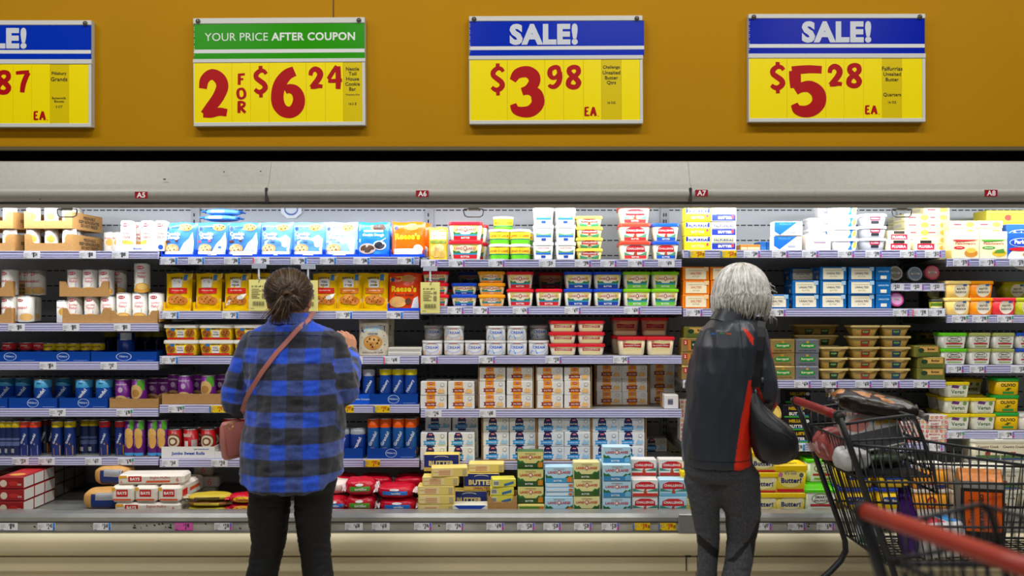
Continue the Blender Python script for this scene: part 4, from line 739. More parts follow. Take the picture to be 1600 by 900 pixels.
NK['bray_s'] = tray('display_tray', .222, .16, .048, BLU, .047, emb, cut=False); NK['bray_br'] = tray('display_tray', .145, .16, .048, GL('1d5cc8'), .047, [('t', 'cookies Cinnamon', .12, .5, .6, 'dfe8f4', .02, .3), ('e', -.34, .4, .1, .3, 'b07a40')], cut=False)
NK['bray_sm'] = tray('display_tray', .094, .16, .048, BLU, .047, (), cut=False)
NK['tbag'] = tray('pouch_tray', .158, .10, .034, GL('1d49b8'), .012, cut=False); NK['ytray'] = tray('pouch_tray', .126, .10, .04, GL('e2bc1c'), .010, cut=False)
NK['sweet'] = tray('display_tray', .246, .14, .056, WHITEP, .054, [('t', 'Jumbo Sweet Rolls', 0, .4, .84, '24489c', .05, .34), ('t', 'KEEP REFRIGERATED', .25, .78, .28, '4a6ab0', .03, .1)], cut=False)
NK['sweet2'] = tray('display_tray', .150, .14, .034, WHITEP, .032, [('t', 'Sweet Rolls', .1, .36, .7, '24489c', .05, .4)], cut=False)
# ---- leftmost bay
for zb, who in ((.0, 'lower'), (.0795 + .0245, 'upper')):
    A('kray', f'brown {who} tray of canned biscuits', 0, 0, [(-17, 1), (75, 1)], zb=zb, jit=.004)
    A('wcan', f'white biscuit can in {who} tray', 0, 0, [10, 47, 75, 103], zb=zb + .0035, dy=.006)
    for i in (1, 2, 3): A('wcan', f'white can deeper in {who} tray', 0, 0, [106 + i * 3.0], zb=zb + .0035, dy=.006 + i * .066)
A('wray', 'white scooped tray lettered for biscuits', 0, 0, [209], jit=0); A('wray2', 'narrow white tray beside cookie pouches', 0, 0, [244.5], jit=0)
A('texas', 'tall white biscuit can with red script', 0, 0, [196, 227], zb=.0035, dy=.006); A('texas', 'tall white can standing in narrow tray', 0, 0, [249], zb=.0035, dy=.008); A('texas', 'tall white can behind the front ones', 0, 0, [211], zb=.0035, dy=.085)
A('wcan', 'low grey can behind brown trays', 0, 0, [168, 181], zb=-.03 + .03, dy=.2)
A('kray2', 'lower brown scooped tray of cans', 0, 1, [(-20, 1)]); A('kray2', 'upper brown scooped tray of cans', 0, 1, [(-20, 1)], zb=.124)
A('jlow', 'white can with large red script in lower tray', 0, 1, [(9, 1), (34, 1)], zb=.0035, dy=.006); A('jlow', 'white can with red script in upper tray', 0, 1, [(9, 1)], zb=.1275, dy=.006)
A('jlow', 'white can deeper in lower tray', 0, 1, [(33, 1), (45, 1)], zb=.0035, dy=.1); A('jlow', 'white can deeper in upper tray', 0, 1, [(30, 1), (41, 1), (52, 1)], zb=.1275, dy=.1)
A('kray2', 'lower brown tray under another tray', 0, 1, [133], zb=0); A('kray2', 'brown tray stacked over another tray', 0, 1, [130], zb=.1235)
A('jum_b', 'white biscuit can with blue flash, lower tray', 0, 1, [111, 138, 163], zb=.0035, dy=.006); A('jum_b', 'white biscuit can with blue flash, upper tray', 0, 1, [111, 136, 161], zb=.1270, dy=.006)
A('wcan', 'white can turned away beside tray', 0, 1, [94], dy=.0)
A('jum_b', 'white can deeper in the stacked tray', 0, 1, [172, 181], zb=.1270, dy=.09)
A('kray3', 'brown scooped tray near yellow pouches', 0, 1, [208]); A('jum_g', 'white biscuit can with green flash', 0, 1, [189, 214, 239], zb=.0035, dy=.006)
A('jum_g', 'white can standing on top of other cans', 0, 1, [217], zb=.1415, dy=.006, rz=.1)
A('bray', 'blue display tray', 0, 2, [15, 99]); A('bray_w', 'wide blue display tray', 0, 2, [193])
A('low_r', 'low red-topped dough can', 0, 2, [9, 36, 57], zb=.0035, dy=.03); A('low_y', 'low yellow-topped dough can', 0, 2, [73, 92, 111, 131, 148], zb=.0035, dy=.03)
A('short_b', 'dark blue yellow-topped can set back', 0, 2, [168, 206, 226, 244], zb=.0, dy=.19); A('short_l', 'dark blue can with white label', 0, 2, [192], zb=.0035, dy=.05)
A('bray_s', 'blue display tray', 0, 3, [-26, 51, 130]); A('kray_low', 'low brown tray of purple cans', 0, 3, [209])
A('grand', 'blue biscuit can with slanted white script', 0, 3, [60, 125, 157], zb=.0035, dy=.006); A('grand', 'blue biscuit can further back', 0, 3, [4, 30, 93], zb=.0035, dy=.09)
A('purp', 'purple roll can with text side', 0, 3, [187], zb=.0035, dy=.006); A('purp2', 'purple roll can with pastry picture', 0, 3, [212], zb=.0035, dy=.006); A('purp', 'purple can further back', 0, 3, [236, 254], zb=.0035, dy=.09)
A('t_yback', 'tall dark can with yellow top', 0, 4, [1, 11, 22]); A('t_ored', 'tall dark can with orange-red top', 0, 4, [34, 50]); A('t_dark', 'tall dark can with maroon top', 0, 4, [66], dy=.06)
A('t_yel', 'tall blue dough can with yellow top', 0, 4, [85, 105]); A('t_yback', 'tall dark yellow-topped can further back', 0, 4, [130, 143], dy=.05); A('t_red', 'tall blue dough can with red top', 0, 4, [160, 184], dy=.01); A('t_purp', 'tall purple crescent can', 0, 4, [200, 215, 236, 250])
for i in range(8): A('t_dark' if i % 3 else 't_red', 'tall can in the dark second row', 0, 4, [24 + i * 27], dy=.075)
for i in range(5): A('muffin_red', f'red and white dough box, {"left" if i < 2 else "right"} pile', 0, 5, [(-2 if i < 2 else 17)], zb=(i - (0 if i < 2 else 2)) * .0545 + (0.0 if i > 1 else .0), dy=.0 if i > 1 else .30)
for i in range(3): A('shaded_red', 'shade-darkened red box set back', 0, 5, [62], dy=.28, zb=i * .0605)
# ---- cookie-dough bay
for i, (c, k) in enumerate(zip((278, 330, 379, 430, 481, 531, 582), ('dough_choc', 'dough_pink', 'dough_choc', 'dough_sugar', 'dough_sugar', 'dough_glare', 'dough_blue'))):
    A('tbag', 'low blue pouch tray', 1, 0, [c], jit=0); A(k, 'light blue cookie dough pouch' if i < 6 else 'darker blue cookie dough pouch', 1, 0, [c], zb=.005, dy=.006, lean=R(-4), jit=.03)
    if i not in (0, 5): A('dough_choc' if i != 6 else 'dough_blue', 'blue pouch standing behind others', 1, 0, [c + 6], zb=.006, dy=.085, lean=R(-3), jit=.05)
A('tbag', 'blue pouch tray under orange pouch', 1, 0, [636], jit=0); A('reese', 'orange peanut butter cookie dough pouch', 1, 0, [637], zb=.005, dy=.006, lean=R(-4)); A('reese', 'orange pouch standing behind', 1, 0, [646], zb=.006, dy=.085, lean=R(-3))
for i, (c, k) in enumerate(zip((276.5, 323, 369, 411, 507, 545, 585), ('toll_red', 'toll_red', 'toll_red2', 'toll_red', 'toll_red2', 'toll_or', 'toll_or2'))):
    A('ytray', 'low yellow pouch tray', 1, 1, [c], jit=0); A(k, 'yellow cookie dough pouch, red band' if 'red' in k else 'yellow cookie dough pouch, orange band', 1, 1, [c], zb=.005, dy=.006, lean=R(-3), jit=.03)
    A('toll_or', 'yellow pouch standing behind', 1, 1, [c + 5], zb=.006, dy=.08, lean=R(-3), jit=.04)
A('tbag', 'blue pouch tray under orange pouch', 1, 1, [632], jit=0); A('reese2', 'tall orange-red cookie dough pouch', 1, 1, [632], zb=.005, dy=.006, lean=R(-3)); A('reese2', 'orange pouch standing behind', 1, 1, [637], zb=.006, dy=.085, lean=R(-3))
A('toll', 'yellow cookie dough tub with white lid', 1, 2, [(281, 2), (336, 2), (390, 2)])
A('puff', 'cream cookie bag with puffy blue lettering', 1, 2, [582], lean=R(-2)); A('puff', 'cream cookie bag behind another', 1, 2, [592], dy=.11, lean=R(-2))
A('flat_pack', 'flat white pack beside cookie bag', 1, 2, [(632, 2)])
A('kray_low2', 'low brown tray of purple cans', 1, 3, [298]); A('purp', 'purple roll can with swirl', 1, 3, [286], zb=.0035, dy=.006); A('purp2', 'purple roll can with pastry picture', 1, 3, [321], zb=.0035, dy=.006); A('purp', 'purple can further back', 1, 3, [270, 306, 343], zb=.0035, dy=.08)
A('bray_br', 'bright blue cookie tray', 1, 3, [559]); A('cookie_c', 'slim blue can with grey top', 1, 3, [550, 575], zb=.0035, dy=.006); A('bray_s', 'dark blue cookie tray', 1, 3, [615]); A('cookie_y', 'slim blue cookie can with yellow top', 1, 3, [601, 621, 641], zb=.0035, dy=.006)
A('cookie_c', 'slim can behind bright blue tray', 1, 3, [556, 578], zb=.0, dy=.175)
A('sweet', 'white tray lettered for sweet rolls', 1, 4, [294]); A('sweet2', 'narrower white tray lettered for sweet rolls', 1, 4, [361]); A('cin', 'red roll can with cinnamon swirl', 1, 4, [269, 322], zb=.0035, dy=.006); A('cin_back', 'red roll can with barcode side', 1, 4, [294], zb=.0035, dy=.006); A('cin', 'red roll can in second row', 1, 4, [262, 285, 308, 332], zb=.0035, dy=.074)
A('tall_cin', 'tall red cinnamon roll can', 1, 4, [357, 381], zb=.0035, dy=.01)
A('bray_sm', 'dark blue narrow tray', 1, 4, [551]); A('grand_s', 'stout blue biscuit can', 1, 4, [532, 557], zb=.0035, dy=.006); A('bray_s', 'dark blue tray of tall cans', 1, 4, [611]); A('cookie_o', 'tall blue can with orange top', 1, 4, [582, 601, 621, 641], zb=.0035, dy=.006); A('cookie_o', 'tall orange-topped can, second row', 1, 4, [588, 607, 626, 645], zb=.0035, dy=.07)
# ---- centre bay
A('pierogi', 'yellow stand-up pouch with white label', 2, 0, [684]); A('lol_big', 'large white tub with red lid', 2, 0, [(727, 2)]); A('lol_big', 'large red-lidded tub behind', 2, 0, [(737, 2)], dy=.15)
A('lol_green_pot', 'round yellow and green spread pot', 2, 0, [(780, 2), (813, 2)]); A('lol_green_pot', 'round white spread pot behind', 2, 0, [(786, 3), (818, 2)], dy=.11)
A('lol_white', 'tall white tub with blue stripe', 2, 0, [(849, 3), (884, 3)]); A('lol_white', 'white tub in second row', 2, 0, [(853, 3), (885, 3)], dy=.1)
A('ch_yel', 'small yellow-lidded butter tub', 2, 0, [(921, 4)]); A('ch_yel', 'small yellow tub behind', 2, 0, [(917, 3)], dy=.1)
A('ch_red', 'cream tub with orange-red lid', 2, 0, [(993, 3)]); A('ch_red', 'orange-red-lidded tub behind', 2, 0, [(991, 3)], dy=.12); A('ch_blue', 'cream tub with blue lid', 2, 0, [(1041, 2)])
A('lol_sred', 'small red-lidded spread tub', 2, 1, [(680, 3)]); A('lol_sblue', 'small blue-lidded spread tub', 2, 1, [(725, 2)]); A('lol_sorange', 'small orange-lidded spread tub', 2, 1, [(768, 3)]); A('lol_red', 'red-lidded spread tub', 2, 1, [(813, 2), (858, 1)])
A('lol_red', 'red-lidded tub in shade behind', 2, 1, [(861, 2), (712, 1)], dy=.16); A('lol_sblue', 'small blue tub in shade behind', 2, 1, [(735, 3)], dy=.14)
A('lol_blue', 'blue-lidded spread tub', 2, 1, [(904, 2), (950, 2)]); A('lol_green', 'green-lidded spread tub', 2, 1, [(996, 2), (1040, 2)])
A('cream_or', 'white cream cheese pot with orange picture', 2, 2, [(674, 1), (708, 2), (741, 1)]); A('cream_or', 'cream cheese pot in shade behind', 2, 2, [(677, 2)], dy=.1)
A('cream_bl', 'white cream cheese pot with blue picture', 2, 2, [(775, 2), (808, 2), (842, 1)]); A('cream_bl', 'blue cream cheese pot in shade behind', 2, 2, [(843, 2)], dy=.1)
A('sw_s', 'small red-lidded spreadable butter tub', 2, 2, [(880, 3), (924, 2)]); A('sw_s', 'small red-lidded tub pushed forward', 2, 2, [(931, 1)][:0]); A('sw_l', 'large red-lidded spreadable butter tub', 2, 2, [(988, 1), (1033, 1)]); A('sw_l', 'large red-lidded tub set back', 2, 2, [(978, 2), (1024, 2)], dy=.07 + .045)
A('sw_s', 'small red-lidded tub above shifted one', 2, 2, [(924, 1)], zb=.108)
A('heb_or', 'white butter box with orange band', 2, 3, [(677.5, 2), (721, 2)]); A('heb_or', 'boxed case of orange-banded butter, left', 2, 3, [(769, 3), (812, 3)], dy=.02); A('heb_or', 'boxed case of orange-banded butter, middle', 2, 3, [(859.5, 3), (902, 3)], dy=.012); A('heb_or', 'boxed case of orange-banded butter, shaded', 2, 3, [(952, 3), (992, 3)], dy=.14); A('heb_or', 'orange-banded butter box set far back', 2, 3, [(1035, 3)], dy=.2); A('barcode_box', 'white butter box turned to show barcode', 2, 3, [1049])
A('heb_or', 'orange-banded butter box behind loose ones', 2, 3, [(684, 2), (727, 2)], dy=.075)
A('heb_bl', 'white butter box with blue band', 2, 4, [(677.5, 2), (721, 2)]); A('heb_bl', 'blue-banded butter box in second row', 2, 4, [(684, 3), (727, 3)], dy=.075); A('heb_bl', 'cased blue-banded butter box, left case', 2, 4, [(775, 3), (817, 3)], dy=.02); A('heb_bl', 'cased blue-banded butter box, middle case', 2, 4, [(861, 3), (902, 3)], dy=.012); A('heb_bl', 'cased blue-banded butter box, last case', 2, 4, [(946, 3), (987, 3)], dy=.012); A('heb_bl', 'blue-banded butter box set far back', 2, 4, [(1023, 1)], dy=.24, zb=.0)
for b_, t_, xs_ in ((2, 3, ((790.5, .020, .248), (881, .012, .248), (972, .14, .248))), (2, 4, ((796, .020, .248), (881.5, .012, .248), (966.5, .012, .248)))):
    for i, (c, dy, wd) in enumerate(xs_):
        nm = f'case_tray_{t_}{i}'; NK[nm] = tray('shipping_case', wd + .012, .16, .196 + .004 * (t_ == 4), KRAFT, .004, cut=False)
        A(nm, ('brown open-fronted case of ' + ('orange' if t_ == 3 else 'blue') + '-banded butter'), b_, t_, [c], dy=dy - .004, jit=0, zb=-.0005)
B = 5
A('cream_side', 'cream butter box lying sideways, left pile', 2, B, [(681, 1)], zb=0); A('cream_side', 'cream butter box lying sideways, left pile', 2, B, [(682, 1)], zb=.0405); A('cream_side', 'cream butter box lying sideways, left pile', 2, B, [(681, 1)], zb=.081); A('cream_side', 'cream butter box lying sideways, left pile', 2, B, [(688, 1)], zb=.1215); A('cream_side', 'cream butter box lying askew on pile', 2, B, [(701, 1)], zb=.162, rz=.1)
A('blue_low', 'low white and blue butter box', 2, B, [(734, 1)]); A('buttery', 'yellow box with large butter lettering', 2, B, [(733, 1)], zb=.0, dy=.09); A('buttery', 'yellow box with large butter lettering', 2, B, [(752, 1)], zb=.08, dy=.09); A('buttery', 'cream box lettered butter behind the pile', 2, B, [(690, 1)], zb=.16, dy=.12); A('cream_side', 'cream box behind butter-lettered box', 2, B, [(760, 1)], zb=.16, dy=.1)
NK['kraft_s'] = tray('display_tray', .130, .12, .075, KRAFT, .05); A('kraft_s', 'brown scooped tray of small yellow boxes', 2, B, [785], jit=0); A('small_yel', 'small yellow butter box in brown tray', 2, B, [(784, 3)], zb=.004, dy=.008); A('small_yel', 'small yellow butter box tilted on top', 2, B, [(786, 1)], zb=.1145, dy=.006, rz=.12)
A('lb_green', 'dark green butter box with yellow face', 2, B, [(829, 2)], zb=.04, dy=.02); A('lb_green', 'dark green butter box with yellow face', 2, B, [(829, 1)], zb=.1915, dy=.04); NK['yel_lie'] = carton('butter_box', .118, .075, .038, 'ccc070', [('r', -.45, .2, .3, .8, '5f8a3c'), ('r', .3, .2, .46, .8, 'c8703a')]); A('yel_lie', 'butter box lying under green ones', 2, B, [(830, 1)])
A('lb_blue', 'light blue butter box with lake picture', 2, B, [(874, 1)]); NK['blue_lie'] = carton('butter_box', .125, .072, .019, 'a8cce0', [('r', -.45, .2, .3, .8, 'd8e4ec'), ('r', .34, .2, .46, .8, 'c8703a')]); A('blue_lie', 'light blue butter box lying flat', 2, B, [(874, 3)], zb=.0735, dy=.006); A('lb_blue', 'light blue butter box on flat ones', 2, B, [(874, 1)], zb=.132, dy=.008)
A('lb_yel', 'yellow and dark green butter box', 2, B, [(917, 3)]); A('lb_blue2', 'tall-stacked light blue butter box', 2, B, [(964, 3)], dy=-.01); A('lb_blue2', 'light blue box topping the tallest stack', 2, B, [(964, 1)], zb=.2165, dy=.03)
A('lb_blue2', 'light blue box behind tallest stack', 2, B, [(960, 3)], dy=.07)
A('cb_red', 'white and red butter box', 2, B, [(1008, 2)]); A('cb_red', 'red butter box in second row', 2, B, [(1006, 3)], dy=.08); A('cb_blue', 'pale blue butter box with red badge', 2, B, [(1052, 2)]); A('cb_red', 'butter box in shade behind blue ones', 2, B, [(1050, 3)], dy=.08)
A('nb_s', 'yellow tub half hidden by leg', 2, B, [(1092, 2)], dy=.02)
# ---- right-of-centre bay
A('fal_y', 'yellow butter box with blue lettering', 3, 0, [(1090.5, 3)]); A('fal_b', 'white and blue butter box', 3, 0, [(1131, 3)]); A('fal_y', 'yellow box in second row', 3, 0, [(1092, 3)], dy=.08); A('fal_b', 'white box in second row', 3, 0, [(1131, 3)], dy=.08)
A('bluewhite', 'butter box with blue diagonal face', 3, 0, [(1232, 2)]); A('white_box', 'white butter box with pink picture', 3, 0, [(1279, 1)]); NK['brick_s'] = carton('butter_brick', .030, .11, .046, '2a66a8', [('r', -.4, .1, .4, .5, '3f7cc0')], c=.003)
NK['brick_t'] = carton('butter_brick', .036, .11, .030, 'b0783c', [('r', -.4, .2, .4, .6, 'd8c8a4')]); A('brick_s', 'small dark blue brick of butter', 3, 0, [1193, 1203, 1214], dy=.10); A('brick_t', 'small brown-wrapped butter brick', 3, 0, [1163, 1173, 1183], dy=.07)
A('wave', 'white butter tub with blue wave', 3, 0, [(1322, 4)]); A('wave', 'white butter tub in row behind', 3, 0, [(1284, 3), (1300, 4)], dy=.13)
A('plugra_tub', 'grey butter tub with crimson label', 3, 0, [(1368, 3)]); A('plugra', 'cream butter brick with crimson label', 3, 0, [(1405, 1), (1447, 1)]); A('plugra', 'crimson-labelled butter brick behind', 3, 0, [(1405, 2)], dy=.07)
A('fl_flat', 'flat cream margarine box', 3, 0, [(1434, 5), (1464, 6)], dy=.13); A('fl_flat', 'flat margarine box further back', 3, 0, [(1424, 5)], dy=.27)
A('salted', 'orange butter box', 3, 1, [(1088, 3), (1131, 3)]); A('unsalted', 'blue butter box with cream label', 3, 1, [(1213, 1), (1260, 2), (1302.5, 3), (1347, 3)]); A('unsalted', 'blue butter box set back', 3, 1, [(1255, 3)], dy=.11)
NK['unsalted_end'] = carton('butter_box', .070, .12, .064, '12629e', [('t', 'UNSALTED', 0, .66, .7, 'b4d0e6', .04, .2), ('r', -.2, .12, .2, .36, 'e8e2d0')]); A('unsalted_end', 'blue butter box turned end-on', 3, 1, [(1381, 3)])
A('kgb_green', 'gold and green butter brick', 3, 2, [(1084, 3)]); A('kgb_gold', 'gold-foil butter brick', 3, 2, [(1223, 3)], jit=.03); A('kgb_gold', 'gold-foil butter brick behind', 3, 2, [(1230, 3)], dy=.1); A('kgb_silver', 'silver-foil butter brick', 3, 2, [(1262, 3)])
A('gold_brick', 'gold wrapped brick topping green pile', 3, 2, [1090], zb=.193)
A('kg_dark', 'gold butter tub with dark label', 3, 2, [(1304, 3)]); A('kg_red', 'gold butter tub with red label', 3, 2, [(1353.5, 5)]); A('kg_blue', 'gold butter tub with blue label', 3, 2, [(1402, 5)]); A('kg_dark', 'gold tub in shade, second row', 3, 2, [(1290, 5), (1265, 5)], dy=.13)
A('gold_brick', 'olive-gold butter brick', 3, 2, [(1456, 2)], zb=0, rz=-.05); A('gold_brick', 'olive-gold butter brick', 3, 2, [(1448, 1)], zb=.105, rz=.12); A('gold_brick', 'dim butter brick at back', 3, 2, [(1452, 4)], dy=.22)
A('nellie', 'black butter box with yellow lettering', 3, 3, [(1245, 3)]); A('nellie', 'black butter box in second row', 3, 3, [(1247, 4)], dy=.08); A('minerva', 'white butter box with red tile pattern', 3, 3, [(1416, 2), (1459, 2)]); A('minerva', 'white-tiled butter box beside shopper', 3, 3, [(1083, 3)], dy=.05)
A('minerva', 'tile-patterned box behind cart', 3, 3, [(1372, 2), (1330, 2)], dy=.1)
A('nb', 'large yellow tub with dark blue script', 3, B, [(1236, 1)], zb=.0905); A('nb_s', 'yellow tub with cream label', 3, B, [(1193, 3), (1236, 1)]); A('nb_s', 'yellow tub further back', 3, B, [(1230, 2), (1183, 2)], dy=.145)
A('nb_s', 'yellow tub at the back', 3, B, [(1226, 2)], dy=.28)
A('sb_big', 'large white tub with green lid', 3, B, [(1284, 1)]); A('sb_big', 'large green-lidded tub set back', 3, B, [(1287, 2)], dy=.14)
A('bonnet', 'yellow tub with blue lid', 3, B, [(1341, 2), (1398, 2)], dy=.01); A('bonnet', 'yellow blue-lidded tub behind', 3, B, [(1395, 2)], dy=.14); A('imperial', 'orange tub with red seal', 3, B, [(1457, 2)])
# cups with printed lids on the small rack and below it
def cup(name, dia, lidc, inner, bodyc):
    b = MB(); r = dia / 2
    b.lathe([(r * .8, 0), (r * .98, .05)], mat(bodyc, .35), 22, (True, False)); l = MB(); l.lathe([(r, .048), (r * 1.04, .052), (r * 1.02, .058), (r * .9, .059)], mat(lidc, .3), 22, (False, True))
    l.art(Flat((0, -r, .059), (2 * r, 0, 0), (0, 2 * r, 0), (0, 0, 1)), [('e', 0, .5, .4, .4, inner), ('r', -.3, .44, .3, .56, 'd8d4cc'), ('t', 'butter', 0, .5, .5, '4a4a4a', .03, .1)])
    return Kind(name, 'cup', [('cup_body', b.data('cup_body')), ('lid', l.data('lid'))], dia, dia, .059)
for px_, py_, a, c, dsc in ((1401, 430, 'b8b4a8', '8a8478', 'round cup with clear grey lid facing out, first on small rack'), (1432, 431, 'a8b2bc', '7a8894', 'round cup with clear silver lid facing out, middle of small rack'), (1459, 429, 'c0485c', 'b87a78', 'round cup with clear pink lid facing out, last on small rack'), (1403, 471, 'c84a8c', 'd8a0c4', 'round cup with bright pink lid facing out, below small rack')):
    k = cup('butter_cup', .066, a, c, 'c8c4bc'); y = 3.93
    k.put(X(px_, y), y + .02 + .05, Z(py_, y), dsc, 'cups by the small rack', (R(80), 0, 0)).location.y = y + .07
k = pot('dip_pot', .062, .042, '3a3a34', 'd2c83c', [('r', -.4, .3, .4, .7, '5a7a2a'), ('r', -.4, .05, .4, .2, 'e8e4d0')]); k.put(X(1462, 3.95), 3.95, sz(3, 1) + .001, 'small lime pot with black lid under the small rack, near equal price tags')
k = cup('butter_cup', .060, 'a89a5c', 'd8cc94', '3a3830'); k.put(X(1459, 3.99), 4.04, sz(3, 1) + .062, 'round cup with yellow lid facing out, above the lime pot', 'cups by the small rack', (R(78), 0, 0))
# ---- rightmost bay
A('fleisch_o', 'cream margarine box with red oval', 4, 0, [(1508.5, 1)]); A('fleisch_g', 'cream margarine box with green oval', 4, 0, [(1552.5, 1)]); A('parkay', 'blue margarine box with white oval', 4, 0, [(1598, 1)]); A('parkay', 'blue margarine box behind', 4, 0, [(1597, 1)], dy=.07, zb=.045)
A('fl_flat', 'flat cream margarine box behind upright ones', 4, 0, [(1505, 5), (1546, 5)], dy=.07); A('yel_flat', 'mustard margarine box at the back', 4, 0, [(1566, 4), (1600, 4)], dy=.17)
A('eb_cream', 'cream plant spread tub', 4, 1, [(1499, 2)]); A('eb_orange', 'orange plant spread tub', 4, 1, [(1535, 2)]); A('eb_red', 'red plant spread tub', 4, 1, [(1571, 1)]); A('eb_lime', 'lime plant spread tub', 4, 1, [(1606, 1)]); A('eb_lime', 'lime plant spread tub set back', 4, 1, [(1588, 2)], dy=.12)
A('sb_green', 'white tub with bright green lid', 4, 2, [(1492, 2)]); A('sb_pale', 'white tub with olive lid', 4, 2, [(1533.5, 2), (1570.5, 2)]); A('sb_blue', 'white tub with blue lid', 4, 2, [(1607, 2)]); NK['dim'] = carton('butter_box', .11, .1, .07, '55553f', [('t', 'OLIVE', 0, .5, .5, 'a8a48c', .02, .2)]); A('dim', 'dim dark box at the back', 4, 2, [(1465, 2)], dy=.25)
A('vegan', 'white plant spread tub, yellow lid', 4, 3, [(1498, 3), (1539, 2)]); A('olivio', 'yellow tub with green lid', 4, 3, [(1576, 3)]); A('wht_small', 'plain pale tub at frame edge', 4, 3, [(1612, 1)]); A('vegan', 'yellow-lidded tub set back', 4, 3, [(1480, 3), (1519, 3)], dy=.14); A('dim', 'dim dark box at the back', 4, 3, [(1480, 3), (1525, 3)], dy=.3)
A('crock', 'pale tub with cottage label', 4, B, [(1516, 2), (1571, 2), (1626, 2)]); A('crock', 'pale tub at the back', 4, B, [(1545, 3), (1585, 3)], dy=.15)
flush_entries()

# ------------------------------------------------------------------ soft goods lying on the lower deck
def pillow(w, d, h, m, art=(), seed=1, wr=.004, sq=3.0, ends=None, name='bag'):
    """soft pack lying down: squarish pillow; ends adds crimped film at both sides"""
    b = MB(); nu, nv = 28, 14; off = Vector((seed * 2.3, seed, 0))
    def p(a, c):
        ca, sa, cc, sc = math.cos(a), math.sin(a), math.cos(c), math.sin(c)
        f = lambda q: math.copysign(abs(q) ** (2 / sq), q)
        x, y, z = f(ca) * f(cc) * w / 2, f(sa) * f(cc) * d / 2, f(sc) * h / 2
        n = noise.noise(Vector((x * 22, y * 22, z * 40)) + off) * wr
        return (x * (1 + n * 8), y * (1 + n * 8), z + h / 2 + n)
    b.loft([[p(2 * math.pi * k / nu, -math.pi / 2 + math.pi * (i + .15) / (nv + .3)) for k in range(nu)] for i in range(nv + 1)], m)
    if ends:
        for sx in (-1, 1):
            ring = []
            for fx, fh in ((.47, .5), (.53, .3), (.58, .42)):
                ring.append([(sx * w * fx + .004 * math.sin(k * 2.1), (k / 8 - .5) * d * (.7 if fx < .55 else .95), h * .5 + h * fh * .5 * math.sin(k * 1.9 + seed)) for k in range(9)])
            b.loft(ring, ends, (False, False), closed=False)
    bv = BVHTree.FromPolygons(b.v, b.f)
    def on(u, v, e):
        for q in (1, .9, .75, .5):
            hit = bv.ray_cast(Vector((u * w * q, -1, h * .5 + (v - .5) * h * q)), Vector((0, 1, 0)))
            if hit[0] is not None: return (u * w * q, hit[0].y - e, h * .5 + (v - .5) * h * q)
        return (u * w, -d / 2, v * h)
    if art: b.art(Fn(on, w, h, 14, 10), list(art), .002, .0006)
    return Kind(name, 'bag', [(name, b.data(name))], w, d, h)
def lay(k, px_, dy, z, label, grp=None, rz=0.0, rx=0.0):
    yf = 3.725 + dy; return k.put(X(px_, yf), yf + k.d / 2, .468 + z, label, grp, (rx, 0, rz))
FILM = mat('e4dccf', .3, bump=.3, scale=40)
mu = [('r', -.34, .3, -.14, .84, 'b8201f'), ('t', 'BAYS', -.24, .57, .17, 'f2e8e0', .05, .3), ('p', [(-.48, .62), (-.36, .66), (-.36, .9), (-.48, .9)], 'e8b040'), ('t', 'English Muffins', .14, .66, .46, 'b8402c', .0, .3), ('p', [(-.08, .22), (.28, .24), (.3, .42), (-.06, .4)], 'd2582c'), ('t', '6', .4, .5, .06, 'c8502c', .0, .4), ('t', '6', -.44, .3, .05, 'c8502c', .0, .3)]
ms = [('r', -.26, .36, .26, .78, 'b8201f'), ('t', 'BAYS', 0, .58, .42, 'f2e8e0', .05, .26), ('r', -.4, .14, .4, .24, 'd2582c'), ('p', [(-.46, .7), (-.3, .72), (-.3, .92), (-.46, .9)], 'e8b040')]
ml = carton('muffin_pack', .290, .10, .046, 0, mu, c=.01, m=FILM, cat='bread pack'); me_ = carton('muffin_pack', .100, .27, .074, 0, ms, R_=[('r', -.4, .3, -.2, .7, 'c0302a'), ('r', -.1, .4, .3, .6, 'd2582c')], T_=[('r', -.3, .1, .3, .22, 'b8201f')], c=.012, m=FILM, cat='bread pack')
G = 'english muffin packs on the bottom deck'
lay(ml, 230, 0, .0, 'white muffin pack, lowest of the pile, leftmost bottom deck', G)
for i, c in enumerate((192, 228.5, 265)): lay(me_, c, .0, .047, f'white muffin pack end-on in middle of pile, {("first", "second", "third")[i]} from left', G, rz=-.03)
lay(ml, 235, .02, .122, 'white muffin pack lying on top of the muffin pile', G, rz=.04)
md = carton('muffin_pack', .09, .07, .055, '8f8a80', [('t', '6', 0, .5, .3, 'a8504a', .02, .6)], cat='bread pack', c=.008)  # film greyed to paint in the shade behind the pile
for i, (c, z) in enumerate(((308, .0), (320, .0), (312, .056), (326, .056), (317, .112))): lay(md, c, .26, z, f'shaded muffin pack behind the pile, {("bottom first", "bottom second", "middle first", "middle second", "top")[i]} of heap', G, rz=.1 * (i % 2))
bread = pillow(.17, .11, .088, mat('c89a5e', .5, nz=.1, scale=30, bump=.1), [('r', -.22, .1, .42, .8, '20346e'), ('r', -.1, .5, .4, .86, 'a4a4a8')], 3, sq=3.4, name='bread_bag')
lay(bread, 155, .06, .0, 'bagel bag with blue wrap lying beside muffin packs', 'bread bags on the bottom deck'); lay(bread, 171, .14, .089, 'bagel bag with dark wrap lying higher behind muffins', 'bread bags on the bottom deck', rz=-.2)
for i in range(3):
    tor = pillow(.185, .10, .026, mat(('b8a428', '8a5a2c', 'c0a83c')[i], .3), [('r', -.3, .3, .3, .7, ('6a3a20', 'c8b83c', '5a4a20')[i])], 20 + i, ends=mat('c8c0a0', .25), name='cracker_pack')
    lay(tor, 322, .0, i * .0265, f'flat yellow and brown snack pack, {("bottom", "middle", "top")[i]} of three beside muffins', 'flat snack packs', rz=.04 * (i - 1))
RF = mat('b3142c', .25, bump=.5, scale=45)
